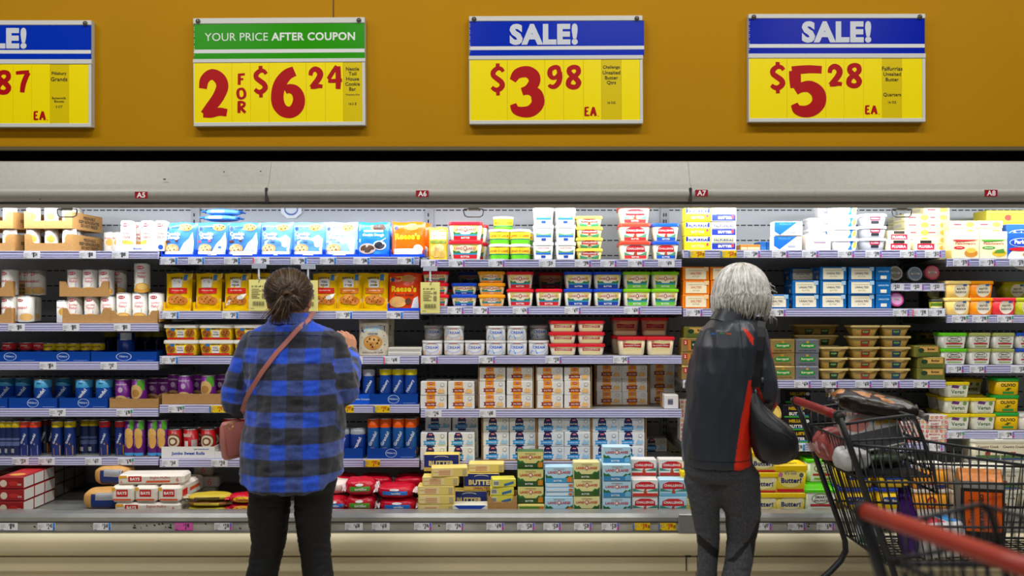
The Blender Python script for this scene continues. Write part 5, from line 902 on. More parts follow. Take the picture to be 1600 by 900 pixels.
for i in range(2):
    k = pillow(.135, .10, .040, RF, [('e', .0, .5, .3, .32, 'e2b428'), ('t', 'Tortillas', 0, .5, .4, 'a02028', .03, .3)], 30 + i, ends=mat('c8283c', .25), name='tortilla_bag'); lay(k, 378, .0, i * .041, f'red bag with yellow label left of dark leggings, {("lower", "upper")[i]}', 'tortilla bags on the bottom deck')
CLR = mat('e2d2c8', .2, bump=.4, scale=40)
def torti(label, c, dy, z, col, seed, rz=0.0, w=.135, top=False, h=.072):
    k = pillow(w, .13, h, RF if not top else CLR, [('r', -.32, .34, .34, .62, col), ('t', 'tortillas', .04, .47, .4, 'f0ece4', .03, .16), ('e', -.0, .72, .13, .08, 'e8dcdc')] if col else (), seed, wr=.007, sq=3.0, ends=mat('d8c4c4', .18), name='tortilla_bag'); lay(k, c, dy, z, label, 'tortilla bags on the bottom deck', rz=rz)
torti('red tortilla bag with green label, lower of its pair', 561, .0, .0, '5a9a34', 41); torti('red tortilla bag with green label, upper of its pair', 560, .0, .073, '5a9a34', 42, .06)
torti('red tortilla bag with blue label, lower of its pair', 620, .0, .0, '2f7ac8', 43, w=.17, h=.06); torti('clear and red tortilla bag with blue label, upper of its pair', 617, .0, .061, '2f7ac8', 44, -.04, w=.165, h=.058)
torti('red tortilla bag next to plaid shirt, lower', 520, .02, .0, '2f7ac8', 45, h=.06); torti('pale tortilla bag next to plaid shirt, upper', 523, .08, .061, '', 46, .1, top=True, h=.06)
torti('red tortilla bag standing behind, over the green-labelled pair', 584, .17, .055, '', 47, .1, w=.16, h=.072); torti('red tortilla bag behind, over the blue-labelled pair', 641, .17, .055, '', 48, -.1, w=.16, h=.072); torti('dark red tortilla bag behind and beside plaid shirt', 527, .17, .055, '2a4a94', 49, .05, w=.16, h=.072)
lay(pillow(.16, .1, .028, mat('5b93d4', .25, bump=.3, scale=50), [('r', -.3, .3, .1, .7, 'e4ecf4')], 50, ends=mat('3f78c0', .25), name='cookie_dough_pouch'), 1, 0, 0, 'x x x x')
lp = COL.objects['cookie_dough_pouch.%03d' % 0] if False else None
o = [q for q in COL.objects if q.get('label') == 'x x x x'][0]
for i in range(2):
    q = o if i == 0 else o.copy()
    if i: COL.objects.link(q)
    q.location = (X(346 + 3 * i, 3.98), 3.99, sz(1, 0) + .172 + i * .0285); q['label'] = f'blue cookie dough pouch lying flat over upright ones, {("lower", "upper")[i]}'; q['group'] = 'flat dough pouches'; q['category'] = 'bag'; q.rotation_euler.z = .05 * i

# ------------------------------------------------------------------ price tags, coupon pads
def price_tag(b, t, px_, price, col='w', label_only=None):
    dollars, cents = price; deck = t >= len(SHY[b]); y = 3.603 if deck else YF - .0026
    zc = Z(822.6, y) if deck else Z(SHY[b][t] + SHH * .52, y)
    w_, h_ = .076, .032
    m = MB(); base = {'w': 'e6e6ea', 'b': 'e6e6ea', 'p': 'e6e6ea', 'g': 'e6e6ea', 'y': 'e8c81e', 'm': 'd05aa8', 'r': 'e6e6ea'}[col]
    x = X(px_, y); m.box(x - w_ / 2, x + w_ / 2, y - .0014, y - .0002, zc - h_ / 2, zc + h_ / 2, mat(base, .4))
    tc = 'b0202a' if col == 'y' else '23242c'
    it = [('T', '$', .02, .66, .055, .42, tc), ('T', dollars, .115, .53, .085, .72, tc), ('T', cents, .25, .62, .15, .54, tc)]
    it += [('r', -.46, .74 - k * .14, -.46 + (.3, .22, .34, .18)[k], .78 - k * .14, '9a9aa4') for k in range(4)] + [('r', -.46, .08, -.3, .14, '3a3a44')]
    if col in 'bpg': it += [('r', .36, .5, .48, .96, {'b': '2f86d0', 'p': '7a6ac0', 'g': '4aa080'}[col]), ('r', .36, .06, .48, .46, {'b': '2f6fc0', 'p': 'b04a9c', 'g': 'c8a0b8'}[col])]
    if col == 'y': it += [('r', -.49, .05, -.4, .95, '3a70b8'), ('r', .36, .3, .48, .7, '8a6a14')]
    if col == 'r': it += [('r', -.5, .02, -.42, .98, 'e05a70')]
    m.art(Flat((x, y - .0014, zc - h_ / 2), (w_, 0, 0), (0, 0, h_), (0, -1, 0)), it, .0003, .0001)
    return obj('price_tag', m)
TAGS = {(0, 0): '50w1.24 137w1.88 188w1.88', (0, 1): '26w1.85 111w1.85 191w1.85', (0, 2): '75w1.54 170w2.87', (0, 3): '90w2.87 195g6.98', (0, 4): '32w3.24 73w4.37 146w4.37 197g6.98', (0, 5): '14w1.98 73b2.45 160b3.68 287m2.98 349p2.38',
        (1, 0): '265b3.86 307b3.86 363b3.86 408r3.86 467b3.86 513b3.86 565b3.86 634b3.86', (1, 1): '267b3.87 360b3.87 538b3.87 617b3.86', (1, 2): '266b6.87 554w4.98 612r4.48', (1, 3): '276g8.98 340y2.97 540y2.97 596y2.97', (1, 4): '266w3.68 343w2.18 581y2.97', (1, 5): '553w4.38 595w4.18',
        (2, 0): '671p3.97 714p6.56 776p3.98 855w3.24 911p3.98 951p3.87 994p4.96 1041w4.96', (2, 1): '712p2.97 752p2.64 814p4.36 895p4.97 988p4.36', (2, 2): '672p2.58 761p2.58 865p2.38 971p3.45', (2, 3): '677w2.46 762w4.88', (2, 4): '673w2.46 758w4.88', (2, 5): '661p3.96 711p3.96 774p4.98 822p5.28 863p5.28 911p5.28 954p5.28 1002y3.98 1042y3.98',
        (3, 0): '1088y5.28 1138y5.28 1175p3.84 1219p3.84 1266p2.24 1322p4.28 1365p3.98 1419p3.12 1458p3.12', (3, 1): '1085p5.98 1215p5.98 1408p7.47 1438r3.98 1463w3.98', (3, 2): '1080w4.48 1254p4.34 1297p4.68 1349p4.58 1393p4.84 1440p2.64', (3, 3): '1245b5.98 1460p4.18', (3, 5): '1192p4.97 1245p9.46 1290p6.98',
        (4, 0): '1502p3.78 1543p3.78 1590p3.78', (4, 1): '1500g3.98 1532g3.98 1571g3.98', (4, 2): '1493p3.28 1528p3.28 1592p3.28', (4, 3): '1494g3.97 1572p3.98'}
import re
o3 = ['first', 'second', 'third', 'fourth', 'fifth', 'sixth', 'seventh', 'eighth', 'ninth']
CN = {'w': 'white', 'b': 'white and blue', 'p': 'white and purple', 'g': 'white and green', 'y': 'yellow', 'm': 'magenta', 'r': 'white red-edged'}
for (b, t), s_ in TAGS.items():
    for i, q in enumerate(s_.split()):
        c, col, d_, ce = re.match(r'(\d+)([a-z])(\d+)\.(\d+)', q).groups()
        o = price_tag(b, t, int(c), (d_, ce), col)
        setp(o, f'{CN[col]} price tag reading {d_}.{ce}, {o3[i]} from left, {TIER[t]}, {BAY[b]}', 'price tag', 'price tags on the shelf strips')
for i, c in enumerate((1402, 1433, 1464)):
    y = 3.928; m = MB(); x = X(c, y); zz = zc - .017; m.box(x - .031, x + .031, y - .0014, y - .0002, zz - .015, zz + .015, mat('e6e6ea', .4))
    m.art(Flat((x, y - .0014, zz - .015), (.062, 0, 0), (0, 0, .03), (0, -1, 0)), [('T', '$', -.26, .64, .07, .42, '23242c'), ('T', '3', -.14, .52, .11, .74, '23242c'), ('T', '53', .05, .62, .2, .54, '23242c')] + ([('r', .36, .06, .48, .94, '9a5ac0')] if i == 1 else []), .0003, .0001)
    o = obj('price_tag', m); setp(o, f'white price tag reading 3.53 on the small cup rack, {o3[i]} from left', 'price tag', 'price tags on the shelf strips')
def coupon(px_, top, label, w=.088, h=.142, y=3.875):
    zt = Z(top, y); x = X(px_, y)
    t = empty('coupon_pad', (x, y, zt - h)); setp(t, label, 'coupon pad', 'yellow coupon pads hanging from the shelves')
    p = MB(); p.box(-w / 2, w / 2, -.001, .006, 0, h, mat('e6de92', .6, nz=.03, scale=30))
    p.art(Flat((0, -.001, 0), (w, 0, 0), (0, 0, h), (0, -1, 0)), [('t', '$1.50 off 2', -.06, .78, .66, '54502e', .03, .07)] + [('r', -.36, .68 - k * .055, -.36 + (.4, .5, .36, .44, .3, .42)[k], .705 - k * .055, '7d7850') for k in range(6)] + [('r', .18, .4, .34, .56, '8a8560'), ('r', .18, .62, .34, .7, '8a8560')] + [('r', -.3 + k * .05, .16, -.3 + k * .05 + (.03 if k % 3 else .018), .3, '4a4630') for k in range(13)] + [('r', -.4, .06, -.2, .08, '7d7850')])
    obj('paper_pad', p, t)
    c = MB(); c.box(-.032, .032, .002, .012, h + .052, h + .075, mat('c4c8d4', .2, alpha=.6)); c.box(-.004, .004, .003, .006, h + .004, h + .055, mat('d2d6e0', .2, alpha=.8)); c.tube([(0, -.002, h - .012), (.008, -.004, h + .004), (0, .003, h + .014), (-.008, .004, h + .004), (0, .0075, h - .012)], .0014, mat('8a8a8e', .3, .7), 6)
    obj('clip', c, t); return t
coupon(404, 437, 'yellow coupon pad hanging by the left of the shopper in plaid'); coupon(481, 438, 'yellow coupon pad half hidden by the brown-haired head, on its right'); coupon(672, 441, 'yellow coupon pad hanging before small red tubs, centre bay')
# ------------------------------------------------------------------ the two shoppers
def fuse(mb, voxel, smooth=6, fac=.5):
    """one continuous skin over overlapping closed shapes"""
    o = link('skin', mb.data('skin'))
    r = o.modifiers.new('r', 'REMESH'); r.mode = 'VOXEL'; r.voxel_size = voxel; r.use_smooth_shade = True
    if smooth:
        s = o.modifiers.new('s', 'SMOOTH'); s.iterations = smooth; s.factor = fac
    dg = bpy.context.evaluated_depsgraph_get(); dg.update()
    me = bpy.data.meshes.new_from_object(o.evaluated_get(dg)); old = o.data
    bpy.data.objects.remove(o); bpy.data.meshes.remove(old)
    me.polygons.foreach_set('use_smooth', [True] * len(me.polygons))
    return me
def sring(cx, cy, z, rx, ry, n=36, p=2.3, zf=None):
    out = []
    for k in range(n):
        a = 2 * math.pi * k / n; c, s = math.cos(a), math.sin(a)
        x = cx + rx * math.copysign(abs(c) ** (2 / p), c); y = cy + ry * math.copysign(abs(s) ** (2 / p), s)
        out.append((x, y, z if zf is None else z + zf(a)))
    return out
def hand(mb, wrist, fwd, up, m, side=1, curl=.5, s=1.0):
    """palm, four bent fingers of different lengths and a thumb from the side of the palm"""
    W = Vector(wrist); f = Vector(fwd).normalized(); u = Vector(up); u = (u - f * u.dot(f)).normalized(); l = f.cross(u) * side      # u: back of the hand, l: towards the thumb
    P = lambda a, b, c: W + f * a * s + l * b * s + u * c * s
    mb.cap([P(-.01, 0, 0), P(.03, .0, .0)], [.024 * s, .026 * s], m, 10)
    for b in (-.028, -.010, .010, .028): mb.cap([P(.02, b * .6, 0), P(.05, b * .9, .002), P(.088, b, .0)], [.014 * s, .0135 * s, .011 * s], m, 10)
    for b, L, dz in ((.030, .068, 0), (.0105, .078, .002), (-.0095, .072, .001), (-.0285, .056, -.001)):
        pts = [P(.082, b, dz)]; a = .15; q = Vector((.082, b, dz))
        for k, seg in enumerate((.44, .31, .25)):
            a += curl * (1.0, 1.1, .8)[k]; q = q + Vector((math.cos(a) * L * seg, b * .06, -math.sin(a) * L * seg)); pts.append(P(*q))
        mb.cap(pts, [.0092 * s, .0086 * s, .0078 * s, .0066 * s], m, 8)
    mb.cap([P(.018, .024, -.004), P(.042, .044, -.012), P(.066, .052, -.024), P(.086, .050, -.034)], [.013 * s, .0115 * s, .010 * s, .0078 * s], m, 8)
def head(mb, c, m, yaw=0.0, tilt=0.0, s=1.0):
    """skull, jaw, nose, lips, eyes and ears, facing +Y before yaw"""
    T = Matrix.Translation(Vector(c)) @ Matrix.Rotation(yaw, 4, 'Z') @ Matrix.Rotation(tilt, 4, 'X') @ Matrix.Scale(s, 4)
    b = lambda p, r: mb.ball(p, r, m, 10, T)
    b((0, -.012, .02), (.074, .092, .085)); b((0, .022, -.045), (.056, .066, .062)); b((0, .05, -.085), (.026, .026, .022))
    b((0, .088, -.022), (.012, .018, .016)); b((0, .082, -.004), (.008, .012, .022)); b((0, .076, -.054), (.020, .012, .007)); b((0, .075, -.063), (.018, .012, .007))
    for sx in (-1, 1):
        b((sx * .028, .070, .016), (.020, .014, .009)); b((sx * .030, .068, -.004), (.012, .012, .010)); b((sx * .076, -.008, -.012), (.009, .018, .030)); b((sx * .04, .055, -.03), (.022, .026, .022))
    return T
def wrinkle(me, amp, freq, seed=0, stretch=(1, 1, 1)):
    off = Vector((seed * 7.7, seed, 3))
    co = [v.co.copy() for v in me.vertices]; no = [v.normal.copy() for v in me.vertices]
    for v, c, n in zip(me.vertices, co, no):
        q = Vector((c.x * freq * stretch[0], c.y * freq * stretch[1], c.z * freq * stretch[2])) + off
        d = 1 - 2 * abs(noise.noise(q)) ; e = noise.noise(q * 2.3)
        v.co = c + n * amp * (d * .8 + e * .5 - .4)
    me.update()
def shoe(par, x, y, rz, m, sole):
    b = MB(); b.loft([[(px_, py_, z) for px_, py_, _ in rr(.088, .25, 0, .04, 5, 0, .05)] for z in (0, .022)], sole); 
    b.loft([[(px_ * s, .05 + (py_ - .05) * s2 + o, z) for px_, py_, _ in rr(.084, .244, 0, .04, 5, 0, .05)] for z, s, s2, o in ((.022, 1, 1, 0), (.05, .96, .96, 0), (.075, .85, .72, -.03), (.095, .75, .5, -.055))], m)
    o = obj('shoe', b, par); o.location = (x, y, 0.001); o.rotation_euler.z = rz
def paint(me, rules):
    """material index per face from garment panels: rules are (polygon of (x, z), index, condition)"""
    def inside(P, x, z):
        c = False; j = len(P) - 1
        for i in range(len(P)):
            if (P[i][1] > z) != (P[j][1] > z) and x < (P[j][0] - P[i][0]) * (z - P[i][1]) / (P[j][1] - P[i][1]) + P[i][0]: c = not c
            j = i
        return c
    for f in me.polygons:
        c = f.center
        for P, k, cond in rules:
            if cond(c, f.normal) and inside(P, c.x, c.z): f.material_index = k
SKIN = mat('b07a5c', .5, nz=.08, scale=25, bump=.02, spec=.3); SKIN2 = mat('c08a72', .5, nz=.08, scale=25, spec=.3)
def hairmat(c):
    m = mat(c, .42, nz=.25, scale=70, spec=.35); return m

# ---- shopper in the plaid shirt
XA, YA, SA = -.818, 3.13, F / 3.13
ax = lambda p: (p - 455) / SA
az = lambda p: CZ - (p - HY) / SA
PA = empty('person', (XA, YA, 0)); setp(PA, 'person seen from behind in blue and charcoal plaid shirt, black leggings, brown hair tied back', 'person', 'shoppers at the dairy case')
b = MB(); hc = (ax(450), .025, 1.415)
TA = head(b, hc, SKIN, 0.0, R(-10), .98)
b.cap([(ax(452), .0, 1.25), (ax(451), .005, 1.34), (ax(450), .015, 1.38)], [.062, .054, .056], SKIN, 16)
b.loft([sring(ax(p), 0, az(q), rx, ry, 24) for p, q, rx, ry in ((460, 752, .12, .10), (460, 720, .13, .10), (460, 640, .12, .095), (460, 570, .14, .09), (458, 540, .12, .075), (454, 515, .06, .05))], SKIN)
for lp in (((423, 760), (419, 845), (410, 905), (402, 975)), ((492, 760), (490, 845), (500, 905), (509, 975))): b.cap([(ax(x), 0, az(y)) for x, y in lp] + [(ax(lp[-1][0]), -.01, .09)], [.05, .038, .034, .03, .026], SKIN, 12)
RS, RE, RW = (ax(521), .0, az(543)), (.187, -.005, az(614)), (.168, .245, 1.180)
LS, LE, LW = (ax(396), .0, az(543)), (ax(372), -.005, az(622)), (-.115, .22, 1.02)
for S_, E_, W_ in ((RS, RE, RW), (LS, LE, LW)): b.cap([S_, E_], [.040, .034], SKIN, 12); b.cap([E_, W_], [.034, .024], SKIN, 12)
hand(b, (.160, .258, 1.176), (-.06, .50, .85), (.72, -.65, .3), SKIN, 1, .27, .98)
hand(b, (-.110, .238, 1.02), (.55, .8, .05), (-.6, .5, .5), SKIN, -1, .5, .96)
me = fuse(b, .0042, 4, .4); body = link('body', me, PA)
# leggings
b = MB()
b.loft([sring(ax(459), .0, az(q), rx, ry, 32) for q, rx, ry in ((690, .150, .12), (730, .158, .13), (752, .158, .13), (764, .150, .12))], 'x' and mat('0d0d0f', .75, nz=.3, scale=150, bump=.03))
LG = b.mats[0]
b.cap([(ax(423), .0, az(760)), (ax(420), 0, az(800)), (ax(419), .01, az(845)), (ax(415), .0, az(872)), (ax(410), -.02, az(905)), (-.125, -.02, .22), (-.128, -.01, .10)], [.080, .077, .064, .058, .0575, .046, .036], LG, 18)
b.cap([(ax(492), .0, az(760)), (ax(489), 0, az(800)), (ax(490), .01, az(845)), (ax(494), .0, az(872)), (ax(500), -.02, az(905)), (.128, -.02, .22), (.13, -.01, .10)], [.074, .069, .060, .056, .056, .046, .036], LG, 18)
me = fuse(b, .006, 5, .5); wrinkle(me, .0035, 16, 4, (1, 1, 2.6)); link('leggings', me, PA)
shoe(PA, -.128, .0, .1, mat('26262a', .6), mat('d8d6d0', .5)); shoe(PA, .13, .0, -.1, mat('26262a', .6), mat('d8d6d0', .5))
# shirt
def plaid():
    m = bpy.data.materials.new('plaid_flannel'); m.use_nodes = True; nt = m.node_tree; bs = nt.nodes['Principled BSDF']; L = nt.links.new
    at = nt.nodes.new('ShaderNodeAttribute'); at.attribute_name = 'weave'; sp = nt.nodes.new('ShaderNodeSeparateXYZ'); L(at.outputs['Vector'], sp.inputs[0])
    def band(o, period, phase):
        a = nt.nodes.new('ShaderNodeMath'); a.operation = 'MULTIPLY_ADD'; a.inputs[1].default_value = 1 / period; a.inputs[2].default_value = phase; L(o, a.inputs[0])
        f = nt.nodes.new('ShaderNodeMath'); f.operation = 'FRACT'; L(a.outputs[0], f.inputs[0])
        r = nt.nodes.new('ShaderNodeValToRGB'); e = r.color_ramp.elements; e[0].position = 0; e[0].color = (0, 0, 0, 1); e[1].position = .04; e[1].color = (1, 1, 1, 1)
        for p_, c_ in ((.47, 1), (.51, 0)): q = e.new(p_); q.color = (c_, c_, c_, 1)
        L(f.outputs[0], r.inputs[0]); return r.outputs[0]
    h, v = band(sp.outputs['Y'], .1125, .0), band(sp.outputs['X'], .1125, .32)
    m1 = nt.nodes.new('ShaderNodeMixRGB'); m1.inputs[1].default_value = (*lin('303136'), 1); m1.inputs[2].default_value = (*lin('3c4258'), 1); L(v, m1.inputs[0])      # dark rows
    m2 = nt.nodes.new('ShaderNodeMixRGB'); m2.inputs[1].default_value = (*lin('44548f'), 1); m2.inputs[2].default_value = (*lin('2f55c6'), 1); L(v, m2.inputs[0])     # blue rows
    m3 = nt.nodes.new('ShaderNodeMixRGB'); L(h, m3.inputs[0]); L(m1.outputs[0], m3.inputs[1]); L(m2.outputs[0], m3.inputs[2])
    tc = nt.nodes.new('ShaderNodeTexCoord'); n = nt.nodes.new('ShaderNodeTexNoise'); n.inputs['Scale'].default_value = 120; n.inputs['Detail'].default_value = 5; L(tc.outputs['Object'], n.inputs['Vector'])
    m4 = nt.nodes.new('ShaderNodeMixRGB'); m4.blend_type = 'OVERLAY'; m4.inputs[0].default_value = .45; L(m3.outputs[0], m4.inputs[1]); L(n.outputs['Fac'], m4.inputs[2]); L(m4.outputs[0], bs.inputs['Base Color'])
    bs.inputs['Roughness'].default_value = .85; bs.inputs['Specular IOR Level'].default_value = .2; bs.inputs['Sheen Weight'].default_value = .25
    bp = nt.nodes.new('ShaderNodeBump'); bp.inputs['Strength'].default_value = .15; bp.inputs['Distance'].default_value = .004; L(n.outputs['Fac'], bp.inputs['Height']); L(bp.outputs[0], bs.inputs['Normal'])
    return m
PL = plaid()
b = MB(); rings = []
for q, xl, xr, ry, cy in ((494, 430, 480, .062, .005), (503, 420, 490, .072, .0), (512, 405, 508, .088, .0), (524, 391, 526, .104, 0), (545, 384, 536, .118, -.003), (575, 387, 538, .130, -.006), (610, 391, 539, .138, -.008), (650, 387, 539, .146, -.006), (690, 380, 537, .152, -.004), (722, 379, 535, .155, -.004)):
    rings.append(sring(ax((xl + xr) / 2), cy, az(q), (xr - xl) / 2 / SA, ry, 44, 2.35))
hem = lambda a: -.062 * (.5 + .5 * math.sin(-a)) ** .6 * (1 if math.sin(a) < .2 else 1) - .062 * (.5 + .5 * math.sin(a)) ** .6 + .038
rings.append(sring(ax(457), -.004, az(740), 77.5 / SA, .156, 44, 2.35, lambda a: -.062 * abs(math.sin(a)) ** .8 + .020))
rings.append(sring(ax(457), -.004, az(742), 75.5 / SA, .150, 44, 2.35, lambda a: -.064 * abs(math.sin(a)) ** .8 + .020))
b.loft(rings, PL)
b.cap([(ax(404), .0, az(540)), (ax(386), .0, az(572)), (ax(374), -.002, az(612)), (ax(372), .004, az(628))], [.064, .062, .061, .060], PL, 20)
b.cap([(ax(372), .0, az(626)), (-.16, .12, 1.03), LW], [.060, .052, .046], PL, 18)
b.cap([(ax(514), .0, az(540)), (ax(526), .0, az(572)), (ax(534), -.002, az(606)), (ax(534), .01, az(618))], [.064, .060, .058, .054], PL, 20)
b.cap([(ax(535), .0, az(613)), (.182, .12, 1.122), RW], [.057, .052, .044], PL, 18)
me = fuse(b, .0055, 6, .5); wrinkle(me, .010, 8, 1, (2.0, 1.2, .55)); wrinkle(me, .005, 17, 2, (.7, .7, 1.7))
at = me.attributes.new('weave', 'FLOAT_VECTOR', 'POINT'); val = []
segs = [(Vector(p), Vector(q), r) for p, q, r in (((ax(386), 0, az(560)), LE, .065), (LE, LW, .06), ((ax(530), 0, az(560)), RE, .062), (RE, RW, .058))]
for v in me.vertices:
    c = v.co; best = None
    for i, (p, q, r) in enumerate(segs):
        d = q - p; t = max(-.2, min(1.5, (c - p).dot(d) / d.length_squared)); dd = (c - (p + d * t)).length
        if dd < r * 1.25 and ((i % 2 == 1 and t > .42) or (i % 2 == 0 and abs(c.x - .005) > .165)) and (best is None or dd < best[0]): best = (dd, i, t, d, p)
    if best:
        dd, i, t, d, p = best; l = d.length; base = 0 if i % 2 == 0 else (segs[i - 1][1] - segs[i - 1][0]).length
        sd = d.normalized().cross(Vector((0, 1, .3)).normalized()); k = c - p
        val += [k.dot(sd) + .02, .055 - (t * l + base), 0]
    else: val += [c.x, c.z - az(565) + .0, 0]
at.data.foreach_set('vector', val)
shirt = link('shirt', me, PA)
BVA = BVHTree.FromPolygons([v.co[:] for v in me.vertices], [p.vertices[:] for p in me.polygons])
# turned-down collar and yoke seam
b = MB()
for z0, z1, g0, g1 in ((az(489), az(503), 0, .012),):
    ro, ri = [], []
    b.loft([sring(ax(453), .004, z, rx, ry, 40, 2.2) for z, rx, ry in ((az(505), .086, .084), (az(498), .076, .076), (az(490), .064, .066), (az(488.5), .060, .062), (az(491), .056, .058), (az(500), .054, .056))], PL, (False, False))
me_c = b.data('collar'); a_ = me_c.attributes.new('weave', 'FLOAT_VECTOR', 'POINT'); a_.data.foreach_set('vector', [t for v in me_c.vertices for t in (v.co.x + .03, v.co.z - az(556), 0)]); link('collar', me_c, PA)
def on_back(bv, x, z, lift, sgn=1):
    h = bv.ray_cast(Vector((x, -1, z)), Vector((0, 1, 0)))
    return None if h[0] is None else Vector(h[0]) + Vector(h[1]) * lift
def ribbon(bv, path, wd, th, m, mb=None):
    """strap lying on a garment: path of (x, z)"""
    mb = mb or MB(); P = [on_back(bv, x, z, th) for x, z in path]; P = [p for p in P if p]
    return mb.tube(P, 1, m, 8, True, (wd / 2, th)) if False else _rib(mb, P, wd, th, m)
def _rib(mb, P, wd, th, m):
    rings = []
    for i, p in enumerate(P):
        t = (P[min(i + 1, len(P) - 1)] - P[max(i - 1, 0)]).normalized(); n = Vector((0, -1, 0)); s = t.cross(n).normalized(); n = s.cross(t)
        rings.append([tuple(p + s * (wd / 2 * a) + n * (th * c)) for a, c in ((-1, -.5), (1, -.5), (1, .4), (.8, .6), (-.8, .6), (-1, .4))])
    return mb.loft(rings, m, smooth=False)
b = MB(); _rib(b, [p for p in (on_back(BVA, ax(x), az(524 - 2 * math.cos((x - 460) / 40)), .0008) for x in range(398, 526, 4)) if p], .003, .0008, mat('22305e', .9)); obj('yoke_seam', b, PA)
# hair: cap of strands drawn to a low twisted bun
HC = [hairmat(c) for c in ('2a211b', '3e3025', '5a4737', '6f5e4d')]
b = MB(); hcen = Vector((ax(450), .012, az(455))); hr = Vector((.083, .105, .083))
b.ball(tuple(hcen), tuple(hr * .985), HC[0], 16)
BN = Vector((ax(464), -.098, az(464)))
rnd = random.Random(3)
dB = Vector(((BN.x - hcen.x) / hr.x, (BN.y - hcen.y) / hr.y, (BN.z - hcen.z) / hr.z)).normalized()
for k in range(1300):
    u = rnd.uniform(-1, 1); ph = rnd.uniform(0, 2 * math.pi); s_ = math.sqrt(1 - u * u); d = Vector((s_ * math.cos(ph), s_ * math.sin(ph), u))
    if d.y > .55 or (d.z < -.75 and d.y > -.2): continue
    if d.angle(dB) < .25: continue
    li = rnd.uniform(1.0, 1.05); pts = []
    w1, w2 = rnd.uniform(-.05, .05), rnd.uniform(0, 6)
    for i in range(9):
        t = i / 8; q = d.slerp(dB, t) if d.angle(dB) < 3.1 else d
        q = (q + Vector((math.sin(t * 5 + w2) * w1, 0, math.cos(t * 4 + w2) * w1)) * math.sin(t * math.pi)).normalized()
        pts.append(hcen + Vector((q.x * hr.x, q.y * hr.y, q.z * hr.z)) * (li + .03 * math.sin(t * math.pi)))
    b.tube(pts, [.0008] + [.0015] * 7 + [.0012], HC[rnd.choice((0, 1, 1, 2, 2, 3))] if d.z > .3 or rnd.random() < .4 else HC[rnd.choice((0, 1, 1))], 4)  # lighter strands toward the crown paint in the sheen
for k in range(320):        # coils of the bun
    a0 = rnd.uniform(0, 6.28); r1 = rnd.uniform(.012, .042); ti = rnd.uniform(-.5, .5); pts = []
    for i in range(10):
        a = a0 + i * .42; pts.append(BN + Vector((r1 * math.cos(a) * 1.0, -.016 - rnd.uniform(0, .004) + ti * .02 * math.sin(a) - (.042 - r1) * .8, r1 * math.sin(a) * 1.1)))
    b.tube(pts, .0018, HC[rnd.choice((0, 1, 1, 2))], 4)
for k in range(420):       # loose tail below and to the side
    f = rnd.random()
    if f < .70: e = Vector((ax(rnd.gauss(449, 9)), -.135 + rnd.uniform(-.02, .03), az(rnd.uniform(486, 507))))
    elif f < .9: e = Vector((ax(rnd.uniform(474, 489)), -.13, az(rnd.uniform(466, 490))))
    else: e = Vector((ax(rnd.uniform(462, 482)), -.12, az(rnd.uniform(438, 452))))
    s0 = BN + Vector((rnd.uniform(-.02, .02), -.02 - rnd.uniform(0, .015), rnd.uniform(-.02, .02))); mid = (s0 + e) / 2 + Vector((rnd.uniform(-.012, .012), -.025, rnd.uniform(-.006, .01)))
    pts = [s0 * (1 - t) ** 2 + mid * 2 * t * (1 - t) + e * t * t for t in (0, .2, .4, .6, .8, 1)]
    b.tube(pts, [.0016, .0018, .0017, .0015, .0012, .0006], HC[rnd.choice((0, 1, 1, 2, 3))], 4)
obj('hair', b, PA)
b = MB(); b.ball((ax(422), .01, az(492)), .006, mat('d8d0c0', .2, .8), 6); obj('earring', b, PA)
# pink crossbody bag
PK = mat('b4766e', .45, nz=.08, scale=40); BAGA = empty('crossbody_bag', (XA, YA, 0)); setp(BAGA, 'dusty pink crossbody bag slung over the plaid shirt with thin strap', 'bag')
b = MB(); N = 34; path = [(ax(489) + (ax(377) - ax(489)) * (t / N) - .012 * math.sin(t / N * math.pi), az(497) + (az(652) - az(497)) * (t / N)) for t in range(N + 1)]
P = [on_back(BVA, x, z, .004) for x, z in path]; P = [p for p in P if p]
for _ in range(3): P = [P[0]] + [(P[i - 1] + P[i] * 2 + P[i + 1]) / 4 for i in range(1, len(P) - 1)] + [P[-1]]
P = [p + Vector((0, -.003, 0)) for p in P]; P = [Vector((ax(487), .03, az(487)))] + P
_rib(b, P, .0165, .002, PK); obj('strap', b, BAGA)
b = MB(); bm_ = Matrix.Translation((ax(367), -.02, az(684))) @ Matrix.Rotation(R(-9), 4, 'Y') @ Matrix.Rotation(R(35), 4, 'Z')
b.loft([[tuple(bm_ @ Vector(q)) for q in rr(w_ * .82, d_ * .9, z, .012)] for w_, d_, z in ((.10, .05, -.07), (.112, .062, -.06), (.11, .062, .0), (.092, .05, .05), (.07, .03, .066))], PK); obj('bag_body', b, BAGA)
b = MB(); b.loft([[tuple(bm_ @ Vector((x, -.045 - .012 * math.sin((z + .07) * 20), z))) for x in (-.042, -.025, 0, .025, .042)] for z in (.06, .03, .0, -.03, -.055)], mat('a0625a', .45), (False, False), closed=False)
b.loft([[tuple(bm_ @ Vector((x, -.041 - .012 * math.sin((z + .07) * 20), z))) for x in (-.042, -.025, 0, .025, .042)] for z in (.06, .03, .0, -.03, -.055)], mat('a0625a', .45), (False, False), closed=False); obj('flap', b, BAGA)
b = MB(); b.tube([tuple(Vector((ax(383), -.165, az(655))) + Vector((.01 * math.cos(a * .9), 0, .013 * math.sin(a * .9)))) for a in range(8)], .002, mat('b8a060', .3, .8), 6); obj('ring', b, BAGA)

